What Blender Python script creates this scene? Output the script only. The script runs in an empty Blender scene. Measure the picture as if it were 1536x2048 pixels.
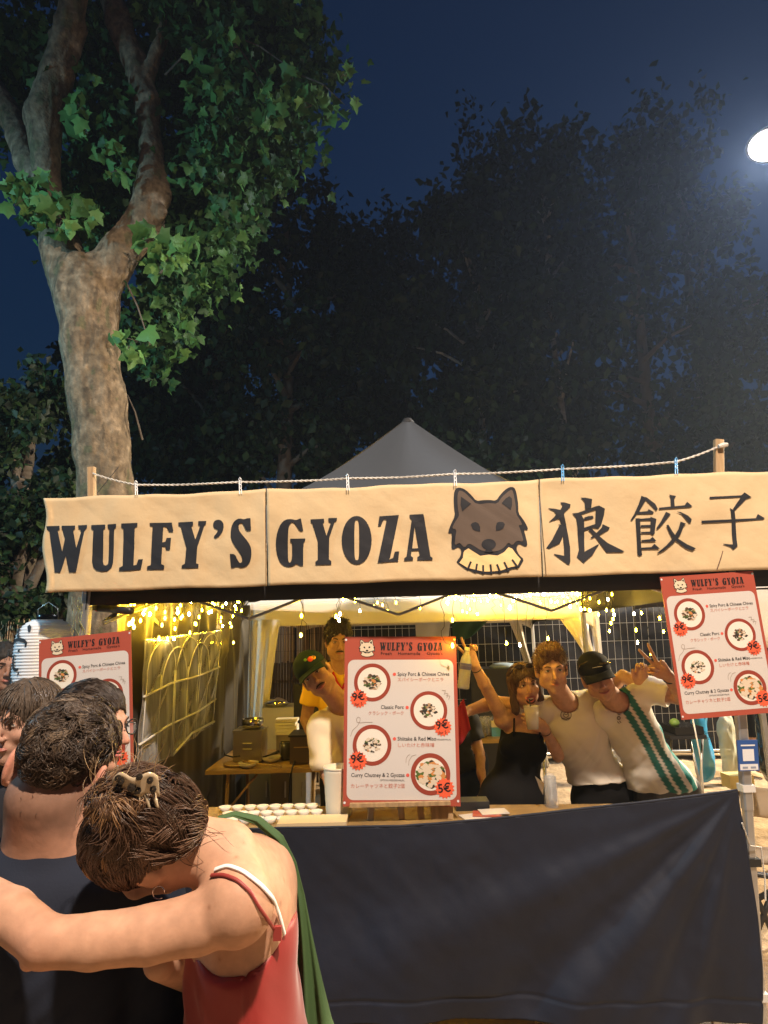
import bpy, bmesh, math, random
import numpy as np
from mathutils import Vector, Matrix, noise
R = math.radians
random.seed(7); rng = np.random.default_rng(7)
sc = bpy.context.scene
col = sc.collection
# ------------------------------------------------------------------ camera
CAM = Vector((0.0, 0.0, 1.75)); TILT = R(11.1); ROLL = R(1.4); FPX = 1250.0
_f = Vector((0, math.cos(TILT), math.sin(TILT)))
_r0 = Vector((1, 0, 0)); _u0 = Vector((0, -math.sin(TILT), math.cos(TILT)))
_r = _r0*math.cos(ROLL) - _u0*math.sin(ROLL)
_u = _u0*math.cos(ROLL) + _r0*math.sin(ROLL)
cd = bpy.data.cameras.new('camera'); cam = bpy.data.objects.new('camera', cd); col.objects.link(cam)
M = Matrix((( _r.x, _u.x, -_f.x, CAM.x), (_r.y, _u.y, -_f.y, CAM.y), (_r.z, _u.z, -_f.z, CAM.z), (0, 0, 0, 1)))
cam.matrix_world = M
cd.sensor_fit = 'VERTICAL'; cd.sensor_height = 36.0; cd.lens = FPX/2048*36.0
cd.clip_start = 0.05; cd.clip_end = 500
sc.camera = cam
# ------------------------------------------------------------------ sky
w = bpy.data.worlds.new('World'); sc.world = w; w.use_nodes = True
nt = w.node_tree; nt.nodes.clear()
bgn = nt.nodes.new('ShaderNodeBackground'); outn = nt.nodes.new('ShaderNodeOutputWorld')
sky = nt.nodes.new('ShaderNodeTexSky'); sky.sky_type = 'NISHITA'; sky.sun_disc = False
sky.sun_elevation = R(-0.55); sky.sun_rotation = R(200); sky.air_density = 1.2; sky.ozone_density = 3.0; sky.dust_density = 0.4
mixn = nt.nodes.new('ShaderNodeMix'); mixn.data_type = 'RGBA'; mixn.blend_type = 'MULTIPLY'; mixn.inputs[0].default_value = 1.0
mixn.inputs[7].default_value = (0.42, 0.84, 1.06, 1)
nt.links.new(sky.outputs[0], mixn.inputs[6]); nt.links.new(mixn.outputs[2], bgn.inputs[0])
nt.links.new(bgn.outputs[0], outn.inputs[0])
bgn.inputs[1].default_value = 0.115
sc.view_settings.view_transform = 'Standard'; sc.view_settings.look = 'None'
sc.view_settings.exposure = 0.36; sc.view_settings.gamma = 1.0
sc.view_settings.use_curve_mapping = False
sc.cycles.use_denoising = True
sc.cycles.max_bounces = 6; sc.cycles.diffuse_bounces = 3; sc.cycles.glossy_bounces = 3
sc.cycles.transparent_max_bounces = 16; sc.cycles.transmission_bounces = 6
sc.cycles.sample_clamp_indirect = 4.0
sc.cycles.volume_bounces = 0
sc.cycles.caustics_reflective = False; sc.cycles.caustics_refractive = False

def add_light(name, kind, loc, energy, color, size=0.3, target=None, spot=None, blend=0.5, parent=None):
    l = bpy.data.lights.new(name, kind); l.energy = energy; l.color = color
    if kind in ('POINT', 'SPOT'): l.shadow_soft_size = size
    if kind == 'AREA': l.size = size
    if kind == 'SUN': l.angle = size
    if kind == 'SPOT': l.spot_size = spot or R(120); l.spot_blend = blend
    o = bpy.data.objects.new(name, l); col.objects.link(o); o.location = loc
    if target is not None:
        o.rotation_euler = (Vector(target)-Vector(loc)).to_track_quat('-Z', 'Y').to_euler()
    return o
# unseen spot lights
# assumed warm spot behind the camera, assumed cool spot on the left, no lamps built; the white flood lamp in view follows below
KEY = Vector((1.1, -1.2, 6.9)); COOL = Vector((-7.0, 2.2, 4.6))
add_light('assumed_key_light', 'SPOT', KEY, 2700, (1.0, 0.79, 0.61), 0.12, (0.0, 2.6, 1.2), R(120), 0.5)
add_light('assumed_cool_light', 'SPOT', COOL, 850, (0.36, 0.76, 1.0), 0.15, (-3.4, 6.6, 2.8), R(130), 0.6)
# ------------------------------------------------------------------ pixel -> point on a real plane of the place
def ray(px, py):
    return (_f + _r*((px-768)/FPX) + _u*((1024-py)/FPX))
def P(px, py, Y):
    d = ray(px, py); return CAM + d*((Y-CAM.y)/d.y)
YF = 2.90; SL = -0.06            # front line of the stall  y = YF + SL*x
def FP(px, py, off=0.0):
    d = ray(px, py); t = (YF+off - CAM.y)/(d.y - SL*d.x); return CAM + d*t
def front(x, z, off=0.0): return Vector((x, YF+SL*x+off, z))
# ------------------------------------------------------------------ materials
MATS = {}
def mat(name, color=(.5, .5, .5), rough=0.6, metal=0.0, spec=None, emit=None, estr=0.0, bump=0.0, bscale=60.0, var=0.0, vscale=6.0,
        trans=0.0, alpha=1.0, ior=1.45, sss=0.0, sheen=0.0, coat=0.0, attr=None, dark=None, vdetail=4.0, stretch=None, bdist=0.004):
    if name in MATS: return MATS[name]
    m = bpy.data.materials.new(name); m.use_nodes = True; n = m.node_tree; N = n.nodes; L = n.links
    b = N['Principled BSDF']
    b.inputs['Base Color'].default_value = (*color, 1); b.inputs['Roughness'].default_value = rough
    b.inputs['Metallic'].default_value = metal; b.inputs['IOR'].default_value = ior
    if spec is not None: b.inputs['Specular IOR Level'].default_value = spec
    if emit: b.inputs['Emission Color'].default_value = (*emit, 1); b.inputs['Emission Strength'].default_value = estr
    if trans: b.inputs['Transmission Weight'].default_value = trans
    if alpha < 1: b.inputs['Alpha'].default_value = alpha
    if sss:
        b.inputs['Subsurface Weight'].default_value = sss; b.inputs['Subsurface Scale'].default_value = 0.012
        b.inputs['Subsurface Radius'].default_value = (1.0, .35, .2)
    if sheen: b.inputs['Sheen Weight'].default_value = sheen; b.inputs['Sheen Roughness'].default_value = .4
    if coat: b.inputs['Coat Weight'].default_value = coat; b.inputs['Coat Roughness'].default_value = .08
    tc = N.new('ShaderNodeTexCoord'); src = tc.outputs['Object']
    if stretch:
        mp = N.new('ShaderNodeMapping'); mp.inputs['Scale'].default_value = stretch; L.new(src, mp.inputs[0]); src = mp.outputs[0]
    base = None
    if attr:
        a = N.new('ShaderNodeAttribute'); a.attribute_name = attr; base = a.outputs['Color']
    if var:
        t = N.new('ShaderNodeTexNoise'); t.inputs['Scale'].default_value = vscale; t.inputs['Detail'].default_value = vdetail; L.new(src, t.inputs[0])
        r = N.new('ShaderNodeValToRGB'); r.color_ramp.elements[0].position = .35; r.color_ramp.elements[1].position = .68
        L.new(t.outputs[0], r.inputs[0])
        mx = N.new('ShaderNodeMix'); mx.data_type = 'RGBA'; mx.blend_type = 'MIX'
        dk = dark or tuple(c*(1-var) for c in color)
        if base is None:
            mx.inputs[6].default_value = (*dk, 1); mx.inputs[7].default_value = (*color, 1); L.new(r.outputs[0], mx.inputs[0]); base = mx.outputs[2]
        else:
            mx.blend_type = 'MULTIPLY'; mx.inputs[0].default_value = var; L.new(base, mx.inputs[6]); L.new(r.outputs[0], mx.inputs[7]); base = mx.outputs[2]
    if base is not None: L.new(base, b.inputs['Base Color'])
    if bump:
        t2 = N.new('ShaderNodeTexNoise'); t2.inputs['Scale'].default_value = bscale; t2.inputs['Detail'].default_value = 5; L.new(src, t2.inputs[0])
        bp = N.new('ShaderNodeBump'); bp.inputs['Strength'].default_value = bump; bp.inputs['Distance'].default_value = bdist
        L.new(t2.outputs[0], bp.inputs['Height']); L.new(bp.outputs[0], b.inputs['Normal'])
    MATS[name] = m; return m
# ------------------------------------------------------------------ objects
def link_mesh(name, verts, faces, m=None, parent=None, smooth=False, colors=None, center=True):
    me = bpy.data.meshes.new(name)
    v = np.asarray(verts, dtype=np.float32).reshape(-1, 3)
    base = np.array(parent.location if parent is not None and parent.parent is None else (0, 0, 0), dtype=np.float32)
    pc = np.zeros(3, np.float32)
    if parent is not None: pc = np.array(parent.get('_w', (0, 0, 0)), dtype=np.float32)
    c = (v.min(0)+v.max(0))/2 if (center and len(v)) else np.zeros(3, np.float32)
    v = v - c
    if isinstance(faces, np.ndarray) and faces.ndim == 2:
        k = faces.shape[1]; nf = len(faces)
        me.vertices.add(len(v)); me.vertices.foreach_set('co', v.ravel())
        me.loops.add(nf*k); me.loops.foreach_set('vertex_index', faces.astype(np.int32).ravel())
        me.polygons.add(nf); me.polygons.foreach_set('loop_start', np.arange(0, nf*k, k, dtype=np.int32))
        me.update(calc_edges=True); me.validate()
    else:
        me.from_pydata(v.tolist(), [], [tuple(int(i) for i in f) for f in faces]); me.update()
    if colors is not None:
        ca = me.color_attributes.new('col', 'FLOAT_COLOR', 'POINT')
        cc = np.ones((len(v), 4), np.float32); cc[:, :3] = colors; ca.data.foreach_set('color', cc.ravel())
    if smooth: me.polygons.foreach_set('use_smooth', np.ones(len(me.polygons), bool))
    if m: me.materials.append(m)
    o = bpy.data.objects.new(name, me); col.objects.link(o)
    o.location = c - pc; o['_w'] = [float(x) for x in c]
    if parent is not None: o.parent = parent
    return o
def tag(o, label=None, cat=None, group=None, kind=None):
    if label: o['label'] = label
    if cat: o['category'] = cat
    if group: o['group'] = group
    if kind: o['kind'] = kind
    return o
def thing(name, label, cat, loc, group=None):
    o = bpy.data.objects.new(name, None); col.objects.link(o); o.location = loc; o.empty_display_size = .1
    o['_w'] = [float(x) for x in loc]
    return tag(o, label, cat, group)
def copy_tree(o, parent=None):
    c = o.copy(); col.objects.link(c)
    if parent is not None: c.parent = parent
    for ch in o.children: copy_tree(ch, c)
    return c
class MB:
    """collects shapes into one mesh"""
    def __init__(s): s.v = []; s.f = []; s.n = 0
    def add(s, v, f):
        s.v.extend([tuple(x) for x in v]); s.f.extend([tuple(i+s.n for i in q) for q in f]); s.n = len(s.v); return s
    def box(s, c, size, rot=None):
        c = Vector(c); h = Vector(size)/2
        vs = [Vector((x*h.x, y*h.y, z*h.z)) for x in (-1, 1) for y in (-1, 1) for z in (-1, 1)]
        if rot is not None: vs = [rot @ q for q in vs]
        return s.add([q+c for q in vs], [(0, 1, 3, 2), (4, 6, 7, 5), (0, 4, 5, 1), (2, 3, 7, 6), (0, 2, 6, 4), (1, 5, 7, 3)])
    def bar(s, a, b, w, h=None, up=Vector((0, 0, 1)), bevel=True):
        a = Vector(a); b = Vector(b); h = h or w; d = (b-a).normalized()
        x = d.cross(up); x = x.normalized() if x.length > 1e-4 else Vector((1, 0, 0)); y = x.cross(d).normalized()
        k = min(w, h)*.14 if bevel else 0
        prof = [(-w/2+k, -h/2), (w/2-k, -h/2), (w/2, -h/2+k), (w/2, h/2-k), (w/2-k, h/2), (-w/2+k, h/2), (-w/2, h/2-k), (-w/2, -h/2+k)] if bevel else [(-w/2, -h/2), (w/2, -h/2), (w/2, h/2), (-w/2, h/2)]
        n = len(prof); vs = [a+x*p+y*q for p, q in prof]+[b+x*p+y*q for p, q in prof]
        return s.add(vs, [(i, (i+1) % n, n+(i+1) % n, n+i) for i in range(n)]+[tuple(range(n))[::-1], tuple(range(n, 2*n))])
    def tube(s, pts, r, n=6, caps=True):
        pts = [Vector(p) for p in pts]; rs = r if hasattr(r, '__len__') else [r]*len(pts)
        v = []; f = []; x = None
        for i, p in enumerate(pts):
            d = (pts[min(i+1, len(pts)-1)]-pts[max(i-1, 0)])
            d = d.normalized() if d.length > 1e-9 else Vector((0, 0, 1))
            if x is None:
                x = d.orthogonal().normalized()
            else:
                x = (x-d*x.dot(d)); x = x.normalized() if x.length > 1e-6 else d.orthogonal().normalized()
            y = d.cross(x)
            for k in range(n):
                a = 2*math.pi*k/n; v.append(p+(x*math.cos(a)+y*math.sin(a))*rs[i])
        for i in range(len(pts)-1):
            for k in range(n): f.append((i*n+k, i*n+(k+1) % n, (i+1)*n+(k+1) % n, (i+1)*n+k))
        if caps: f.append(tuple(range(n))[::-1]); f.append(tuple((len(pts)-1)*n+k for k in range(n)))
        return s.add(v, f)
    def lathe(s, c, prof, n=20, rot=None, close=True):
        c = Vector(c); v = []; f = []
        for (r, z) in prof:
            for k in range(n):
                a = 2*math.pi*k/n; q = Vector((r*math.cos(a), r*math.sin(a), z)); q = rot @ q if rot is not None else q; v.append(q+c)
        m = len(prof)
        for i in range(m-1):
            for k in range(n): f.append((i*n+k, i*n+(k+1) % n, (i+1)*n+(k+1) % n, (i+1)*n+k))
        if close: f.append(tuple(range(n))[::-1]); f.append(tuple((m-1)*n+k for k in range(n)))
        return s.add(v, f)
    def build(s, name, m, parent=None, smooth=False): return link_mesh(name, s.v, s.f, m, parent, smooth)
def sheet(fn, nu, nv, thick=0.0, nrm=(0, -1, 0)):
    """grid u,v in 0..1 -> point; optional thickness along nrm"""
    vs = [fn(i/nu, j/nv) for j in range(nv+1) for i in range(nu+1)]
    W = nu+1; f = [(j*W+i, j*W+i+1, (j+1)*W+i+1, (j+1)*W+i) for j in range(nv) for i in range(nu)]
    if thick:
        n = len(vs); nn = Vector(nrm)*thick; vs = vs+[Vector(v)-nn for v in vs]
        f += [tuple(q+n for q in reversed(t)) for t in f]
        rim = [j for j in range(W)]+[(j)*W+nu for j in range(1, nv+1)]+[nv*W+i for i in range(nu-1, -1, -1)]+[j*W for j in range(nv-1, 0, -1)]
        for a, b in zip(rim, rim[1:]+rim[:1]): f.append((b, a, a+n, b+n))
    return vs, f
# ------------------------------------------------------------------ flat print: polygons with holes, cut on a grid and laid on a surface
def flat_fill(loops, grid=None):
    """loops: list of 2d outlines (outer and holes) -> verts2d, tris"""
    cu = bpy.data.curves.new('t', 'CURVE'); cu.dimensions = '2D'; cu.fill_mode = 'BOTH'
    for lp in loops:
        s = cu.splines.new('POLY'); s.points.add(len(lp)-1)
        for i, p in enumerate(lp): s.points[i].co = (p[0], p[1], 0, 1)
        s.use_cyclic_u = True
    o = bpy.data.objects.new('t', cu); me = o.to_mesh()
    bm = bmesh.new(); bm.from_mesh(me); o.to_mesh_clear(); bpy.data.objects.remove(o); bpy.data.curves.remove(cu)
    if grid: cut_grid(bm, grid)
    vs = [tuple(v.co) for v in bm.verts]; bm.verts.ensure_lookup_table(); fs = [tuple(v.index for v in f.verts) for f in bm.faces]
    bm.free(); return vs, fs
def cut_grid(bm, grid):
    bm.verts.index_update()
    xs = [v.co.x for v in bm.verts]; ys = [v.co.y for v in bm.verts]
    if not xs: return
    for ax, lo, hi in ((0, min(xs), max(xs)), (1, min(ys), max(ys))):
        k = math.floor(lo/grid)+1
        while k*grid < hi:
            co = [0, 0, 0]; no = [0, 0, 0]; co[ax] = k*grid; no[ax] = 1
            bmesh.ops.bisect_plane(bm, geom=bm.verts[:]+bm.edges[:]+bm.faces[:], plane_co=co, plane_no=no, dist=1e-6); k += 1
    bm.verts.index_update()
_txt = {}
def text_fill(body, size=1.0, align='LEFT', bold=0.0):
    """-> verts2d, faces for a line of lettering in Blender's built-in face"""
    key = (body, align, bold)
    if key not in _txt:
        cu = bpy.data.curves.new('t', 'FONT'); cu.body = body; cu.size = 1.0; cu.align_x = align; cu.offset = bold; cu.resolution_u = 2
        o = bpy.data.objects.new('t', cu); col.objects.link(o)
        bpy.context.view_layer.update()
        ev = o.evaluated_get(bpy.context.evaluated_depsgraph_get()); me = ev.to_mesh()
        _txt[key] = ([tuple(v.co) for v in me.vertices], [tuple(p.vertices) for p in me.polygons])
        ev.to_mesh_clear(); bpy.data.objects.remove(o); bpy.data.curves.remove(cu)
    vs, fs = _txt[key]
    return [(x*size, y*size, 0) for x, y, z in vs], fs
def smooth_loop(pts, n=2):
    for _ in range(n):
        q = []
        for a, b in zip(pts, pts[1:]+pts[:1]):
            q.append((a[0]*.75+b[0]*.25, a[1]*.75+b[1]*.25)); q.append((a[0]*.25+b[0]*.75, a[1]*.25+b[1]*.75))
        pts = q
    return pts
def circle(cx, cy, r, n=40, ry=None):
    return [(cx+r*math.cos(2*math.pi*k/n), cy+(ry or r)*math.sin(2*math.pi*k/n)) for k in range(n)]
# ------------------------------------------------------------------ implicit bodies: blended round cones and ellipsoids -> one mesh (surface nets)
def _cone(p, a, b, ra, rb):
    a = np.asarray(a, np.float32); b = np.asarray(b, np.float32); ba = b-a; l2 = float((ba*ba).sum())+1e-9
    pa = p-a; h = np.clip((pa@ba)/l2, 0, 1)
    d = pa-h[..., None]*ba
    return np.sqrt((d*d).sum(-1))-(ra+(rb-ra)*h)
def _ell(p, c, r, rot):
    q = p-np.asarray(c, np.float32)
    if rot is not None: q = q@np.asarray(rot, np.float32)       # columns = axes
    r = np.asarray(r, np.float32); k0 = np.sqrt(((q/r)**2).sum(-1)); k1 = np.sqrt(((q/(r*r))**2).sum(-1))+1e-9
    return k0*(k0-1)/k1
class Body:
    def __init__(s): s.p = []
    def cone(s, a, b, ra, rb=None, k=.02, op='u', g=0): s.p.append(('c', a, b, ra, ra if rb is None else rb, k, op, g)); return s
    def ell(s, c, r, rot=None, k=.02, op='u', g=0): s.p.append(('e', c, r, rot, None, k, op, g)); return s
    def plane(s, c, n, k=.004): s.p.append(('p', c, n, None, None, k, 'i', 0)); return s     # keep the side the normal points away from
    def chain(s, pts, rs, k=.02, g=0):
        for i in range(len(pts)-1): s.cone(pts[i], pts[i+1], rs[i], rs[i+1], k, 'u', g)
        return s
    def mesh(s, res=.005, disp=None):
        lo = np.full(3, 1e9); hi = -lo
        for q in s.p:
            if q[6] != 'u': continue
            if q[0] == 'c':
                a = np.array(q[1]); b = np.array(q[2]); r = max(q[3], q[4])
                lo = np.minimum(lo, np.minimum(a, b)-r); hi = np.maximum(hi, np.maximum(a, b)+r)
            else:
                c = np.array(q[1]); r = max(q[2]); lo = np.minimum(lo, c-r); hi = np.maximum(hi, c+r)
        lo -= res*4+.012; hi += res*4+.012
        n = np.ceil((hi-lo)/res).astype(int)+1
        F = np.full(n, .05, np.float32)
        ax = [lo[i]+np.arange(n[i])*res for i in range(3)]
        for q in s.p:
            k = q[5]
            if q[0] == 'c':
                a = np.array(q[1]); b = np.array(q[2]); r = max(q[3], q[4]); l = np.minimum(a, b)-r; h = np.maximum(a, b)+r
            elif q[0] == 'e': c = np.array(q[1]); r = max(q[2]); l = c-r; h = c+r
            else: l = lo; h = hi
            i0 = np.maximum(0, np.floor((l-k-.012-lo)/res).astype(int)); i1 = np.minimum(n, np.ceil((h+k+.012-lo)/res).astype(int)+1)
            if (i1 <= i0).any(): continue
            sl = tuple(slice(i0[i], i1[i]) for i in range(3))
            g = np.stack(np.meshgrid(*[ax[i][sl[i]] for i in range(3)], indexing='ij'), -1).astype(np.float32)
            if q[0] == 'c': d = _cone(g, q[1], q[2], q[3], q[4])
            elif q[0] == 'e': d = _ell(g, q[1], q[2], q[3])
            else: d = (g-np.array(q[1], np.float32))@np.array(q[2], np.float32)
            f = F[sl]
            if q[6] == 'u':
                hh = np.clip(.5+.5*(f-d)/k, 0, 1); F[sl] = f*(1-hh)+d*hh-k*hh*(1-hh)
            else:
                if q[6] == 's': d = -d
                hh = np.clip(.5-.5*(f-d)/k, 0, 1); F[sl] = f*(1-hh)+d*hh+k*hh*(1-hh)
        v, quads = nets(F, res, lo)
        return v, quads
def nets(F, res, lo):
    S = F < 0
    c = [S[i:S.shape[0]-1+i, j:S.shape[1]-1+j, k:S.shape[2]-1+k] for i in (0, 1) for j in (0, 1) for k in (0, 1)]
    cnt = sum(x.astype(np.int8) for x in c); act = (cnt > 0) & (cnt < 8)
    I = np.argwhere(act); idx = np.full(act.shape, -1, np.int32); idx[tuple(I.T)] = np.arange(len(I))
    pos = np.zeros((len(I), 3), np.float32); num = np.zeros(len(I), np.float32)
    cor = [(i, j, k) for i in (0, 1) for j in (0, 1) for k in (0, 1)]
    vals = [F[I[:, 0]+a[0], I[:, 1]+a[1], I[:, 2]+a[2]] for a in cor]
    for x in range(8):
        for y in range(x+1, 8):
            A, B = cor[x], cor[y]
            if sum(abs(A[t]-B[t]) for t in range(3)) != 1: continue
            fa, fb = vals[x], vals[y]; m = (fa < 0) != (fb < 0)
            t = np.where(m, fa/(fa-fb+1e-12), 0)
            p = np.array(A, np.float32)[None]+t[:, None]*(np.array(B, np.float32)-np.array(A, np.float32))[None]
            pos[m] += p[m]; num[m] += 1
    pos = (I+pos/num[:, None])*res+lo
    Q = []
    for a in range(3):
        b, c2 = (a+1) % 3, (a+2) % 3
        s0 = [slice(None)]*3; s1 = [slice(None)]*3; s0[a] = slice(0, -1); s1[a] = slice(1, None)
        E = S[tuple(s0)] != S[tuple(s1)]; J = np.argwhere(E)
        J = J[(J[:, b] > 0) & (J[:, c2] > 0) & (J[:, b] < S.shape[b]-1) & (J[:, c2] < S.shape[c2]-1)]
        if not len(J): continue
        flip = S[tuple(J.T)]
        def at(db, dc):
            K = J.copy(); K[:, b] -= db; K[:, c2] -= dc; return idx[tuple(K.T)]
        q = np.stack([at(1, 1), at(0, 1), at(0, 0), at(1, 0)], 1)
        q[~flip] = q[~flip][:, ::-1]; Q.append(q)
    return pos.astype(np.float32), np.concatenate(Q).astype(np.int32)
def vnoise(v, scale, seed=0.0):
    return np.array([noise.noise(Vector((float(x)*scale+seed, float(y)*scale, float(z)*scale))) for x, y, z in v], np.float32)
_g3 = np.random.default_rng(3).random((32, 32, 32)).astype(np.float32)*2-1
def fnoise(v, scale, seed=0):
    """fast value noise, vectorised; scale may be a 3-vector"""
    q = np.asarray(v, np.float32)*np.asarray(scale, np.float32)+seed*7.31; i = np.floor(q).astype(int); f = q-i; f = f*f*(3-2*f)
    o = 0
    for a in (0, 1):
        for b in (0, 1):
            for c in (0, 1):
                wt = (f[..., 0] if a else 1-f[..., 0])*(f[..., 1] if b else 1-f[..., 1])*(f[..., 2] if c else 1-f[..., 2])
                o = o+wt*_g3[(i[..., 0]+a) % 32, (i[..., 1]+b) % 32, (i[..., 2]+c) % 32]
    return o
def vnormals(v, q):
    n = np.zeros_like(v); a, b, c, d = v[q[:, 0]], v[q[:, 1]], v[q[:, 2]], v[q[:, 3]]
    fn = np.cross(c-a, d-b)
    for k in range(4): np.add.at(n, q[:, k], fn)
    return n/(np.linalg.norm(n, axis=1, keepdims=True)+1e-9)
# ------------------------------------------------------------------ materials used widely
SAND = mat('sand', (.46, .34, .21), .95, bump=.9, bscale=14, var=.55, vscale=5, bdist=.03, dark=(.29, .205, .125), vdetail=9)
BARK = mat('plane_bark', (.25, .185, .105), .9, bump=.8, bscale=22, var=.5, vscale=5.5, dark=(.105, .08, .05), bdist=.02, vdetail=7)
DBARK = mat('dark_bark', (.11, .09, .07), .95, bump=.6, bscale=18, bdist=.02)
BIRCH = mat('pale_bark', (.42, .40, .36), .9, bump=.5, bscale=12, var=.6, vscale=7)
def leaf_mat(name, tint=1.0):
    m = bpy.data.materials.new(name); m.use_nodes = True; N = m.node_tree.nodes; L = m.node_tree.links; N.clear()
    a = N.new('ShaderNodeAttribute'); a.attribute_name = 'col'
    d = N.new('ShaderNodeBsdfPrincipled'); d.inputs['Roughness'].default_value = .55; d.inputs['Specular IOR Level'].default_value = .3
    t = N.new('ShaderNodeBsdfTranslucent'); mx = N.new('ShaderNodeMixShader'); mx.inputs[0].default_value = .3
    o = N.new('ShaderNodeOutputMaterial'); L.new(a.outputs['Color'], d.inputs['Base Color']); L.new(a.outputs['Color'], t.inputs[0])
    L.new(d.outputs[0], mx.inputs[1]); L.new(t.outputs[0], mx.inputs[2]); L.new(mx.outputs[0], o.inputs[0]); return m
LEAF = leaf_mat('leaf_green')
# ------------------------------------------------------------------ ground
def gz(x, y):
    q = np.array([x, y, 0.0]); return float(fnoise(q, 1.1)*.05+fnoise(q, 3.7, 2)*.022+fnoise(q, 9, 4)*.008)
vs = []; fs = []
xs = np.concatenate([np.linspace(-34, -9, 12), np.linspace(-8, 9, 150), np.linspace(10, 34, 12)]); ys = np.concatenate([np.linspace(-9, 0, 12), np.linspace(.5, 12, 110), np.linspace(13, 46, 16)])
gx, gy = np.meshgrid(xs, ys); g = np.stack([gx, gy, 0*gx], -1)
gzv = fnoise(g, 1.1)*.035+fnoise(g, 3.7, 2)*.018+fnoise(g, 9, 4)*.008-.03
g[..., 2] = gzv; W = len(xs); Hh = len(ys)
fq = np.array([(j*W+i, j*W+i+1, (j+1)*W+i+1, (j+1)*W+i) for j in range(Hh-1) for i in range(W-1)])
tag(link_mesh('ground', g.reshape(-1, 3), fq, SAND, smooth=True, center=False), 'trodden pale sand ground', kind='structure')
# ------------------------------------------------------------------ leaves
_lobe = [(0, 0), (.17, -.03), (.40, -.06), (.36, .10), (.60, .33), (.42, .40), (.27, .48), (.24, .66), (0, 1.0)]
_out = _lobe+[(-x, y) for x, y in _lobe[-2:0:-1]]
LV = np.array([(x, y, -.34*abs(x)+.05*math.sin(x*9)-.16*y*y+.12*y) for x, y in _out]+[(0, .32, .05)], np.float32)
LT = np.array([(i, (i+1) % len(_out), len(_out)) for i in range(len(_out))], np.int32)
QV = np.array([(0, 0, 0), (.34, .45, -.08), (0, 1, .1), (-.34, .45, -.08)], np.float32); QT = np.array([(0, 1, 2), (0, 2, 3)], np.int32)
def leaf_frames(n, droop=.6):
    """random rotations; leaf tip (local y) hangs down, faces vary"""
    tip = rng.normal(size=(n, 3)); tip[:, 2] -= droop*2; tip /= np.linalg.norm(tip, axis=1, keepdims=True)
    nr = rng.normal(size=(n, 3)); nr -= (nr*tip).sum(1, keepdims=True)*tip; nr /= np.linalg.norm(nr, axis=1, keepdims=True)
    x = np.cross(tip, nr); return np.stack([x, tip, nr], 1)     # rows = axes
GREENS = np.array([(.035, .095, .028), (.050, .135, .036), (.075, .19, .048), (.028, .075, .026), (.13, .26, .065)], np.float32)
def leaves(pos, size, tmpl=(LV, LT), droop=.6, greens=GREENS, wts=None):
    n = len(pos); V, T = tmpl; Fm = leaf_frames(n, droop); s = (size*rng.uniform(.6, 1.25, n))[:, None, None]
    v = np.einsum('vk,nkj->nvj', V, Fm)*s+pos[:, None, :]
    f = (T[None]+(np.arange(n)*len(V))[:, None, None]).reshape(-1, 3)
    c = greens[rng.choice(len(greens), n, p=wts)]*rng.uniform(.8, 1.2, (n, 1))
    return v.reshape(-1, 3), f, np.repeat(c, len(V), 0)
# ------------------------------------------------------------------ the big plane tree
TY = 6.3
tree = thing('plane_tree', 'tall plane tree with mottled forking trunk and lobed leaves rising behind the banner', 'tree', (P(212, 1000, TY).x, TY, 0))
def limb(pts): return [(P(px, py, Y), wd/FPX*Y/2) for px, py, wd, Y in pts]
bt = Body()
def addlimb(pts, k=.10, grow=True):
    L = limb(pts)
    for (a, ra), (b, rb) in zip(L, L[1:]): bt.cone(tuple(a), tuple(b), ra, rb, k)
base = P(215, 1000, TY)
bt.cone((base.x-.05, TY, -.1), tuple(base), .36, .24, .1)
addlimb([(215, 1000, 108, TY), (205, 900, 100, TY), (193, 800, 104, TY), (180, 690, 112, TY), (176, 610, 122, TY), (160, 560, 110, TY)])
addlimb([(150, 590, 92, TY), (118, 490, 82, TY), (97, 400, 62, TY-.05), (92, 320, 60, TY-.1), (88, 235, 78, TY-.1), (112, 150, 74, TY-.15), (140, 50, 66, TY-.2), (158, -90, 62, TY-.3)], .05)
addlimb([(100, 420, 55, TY), (62, 330, 58, TY+.15), (25, 240, 50, TY+.3), (-25, 160, 50, TY+.4)], .05)
addlimb([(195, 580, 95, TY), (240, 500, 78, TY+.05), (288, 450, 78, TY+.1), (304, 390, 72, TY+.1), (302, 300, 54, TY+.15), (292, 200, 52, TY+.2), (268, 120, 54, TY+.25), (235, 40, 58, TY+.3), (205, -60, 54, TY+.4)], .06)
addlimb([(290, 165, 30, TY+.2), (312, 100, 22, TY+.2), (325, 40, 16, TY+.2), (332, -40, 12, TY+.2)], .04)
addlimb([(290, 180, 20, TY+.2), (322, 92, 14, TY+.3), (400, -20, 12, TY+.4)], .03)
bt.ell(tuple(P(104, 70, TY-.2)), (.05, .05, .06), k=.05); bt.ell(tuple(P(72, 235, TY-.1)), (.09, .08, .10), k=.08)
bt.ell(tuple(P(322, 425, TY)), (.08, .07, .1), k=.08); bt.ell(tuple(P(178, 560, TY-.1)), (.17, .12, .14), k=.1)
v, q = bt.mesh(.018)
n = vnormals(v, q); v = v+n*(fnoise(v, (5, 5, 2.2))*.026+fnoise(v, (13, 13, 6), 3)*.010+fnoise(v, (34, 34, 12), 5)*.006)[:, None]
patch = fnoise(v, (9, 9, 5), 9)+.6*fnoise(v, (23, 23, 12), 4); fis = fnoise(v, (26, 26, 5), 6)
wp = np.clip((patch[:, None]-.0)/.5, 0, 1); cc = np.array([.36, .27, .17])*wp+np.array([.25, .18, .105])*(1-wp); cc = np.where(fis[:, None] < -.5, cc*.6, cc)
cc = np.where((patch < -.55)[:, None], np.array([.17, .15, .075]), cc)
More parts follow.
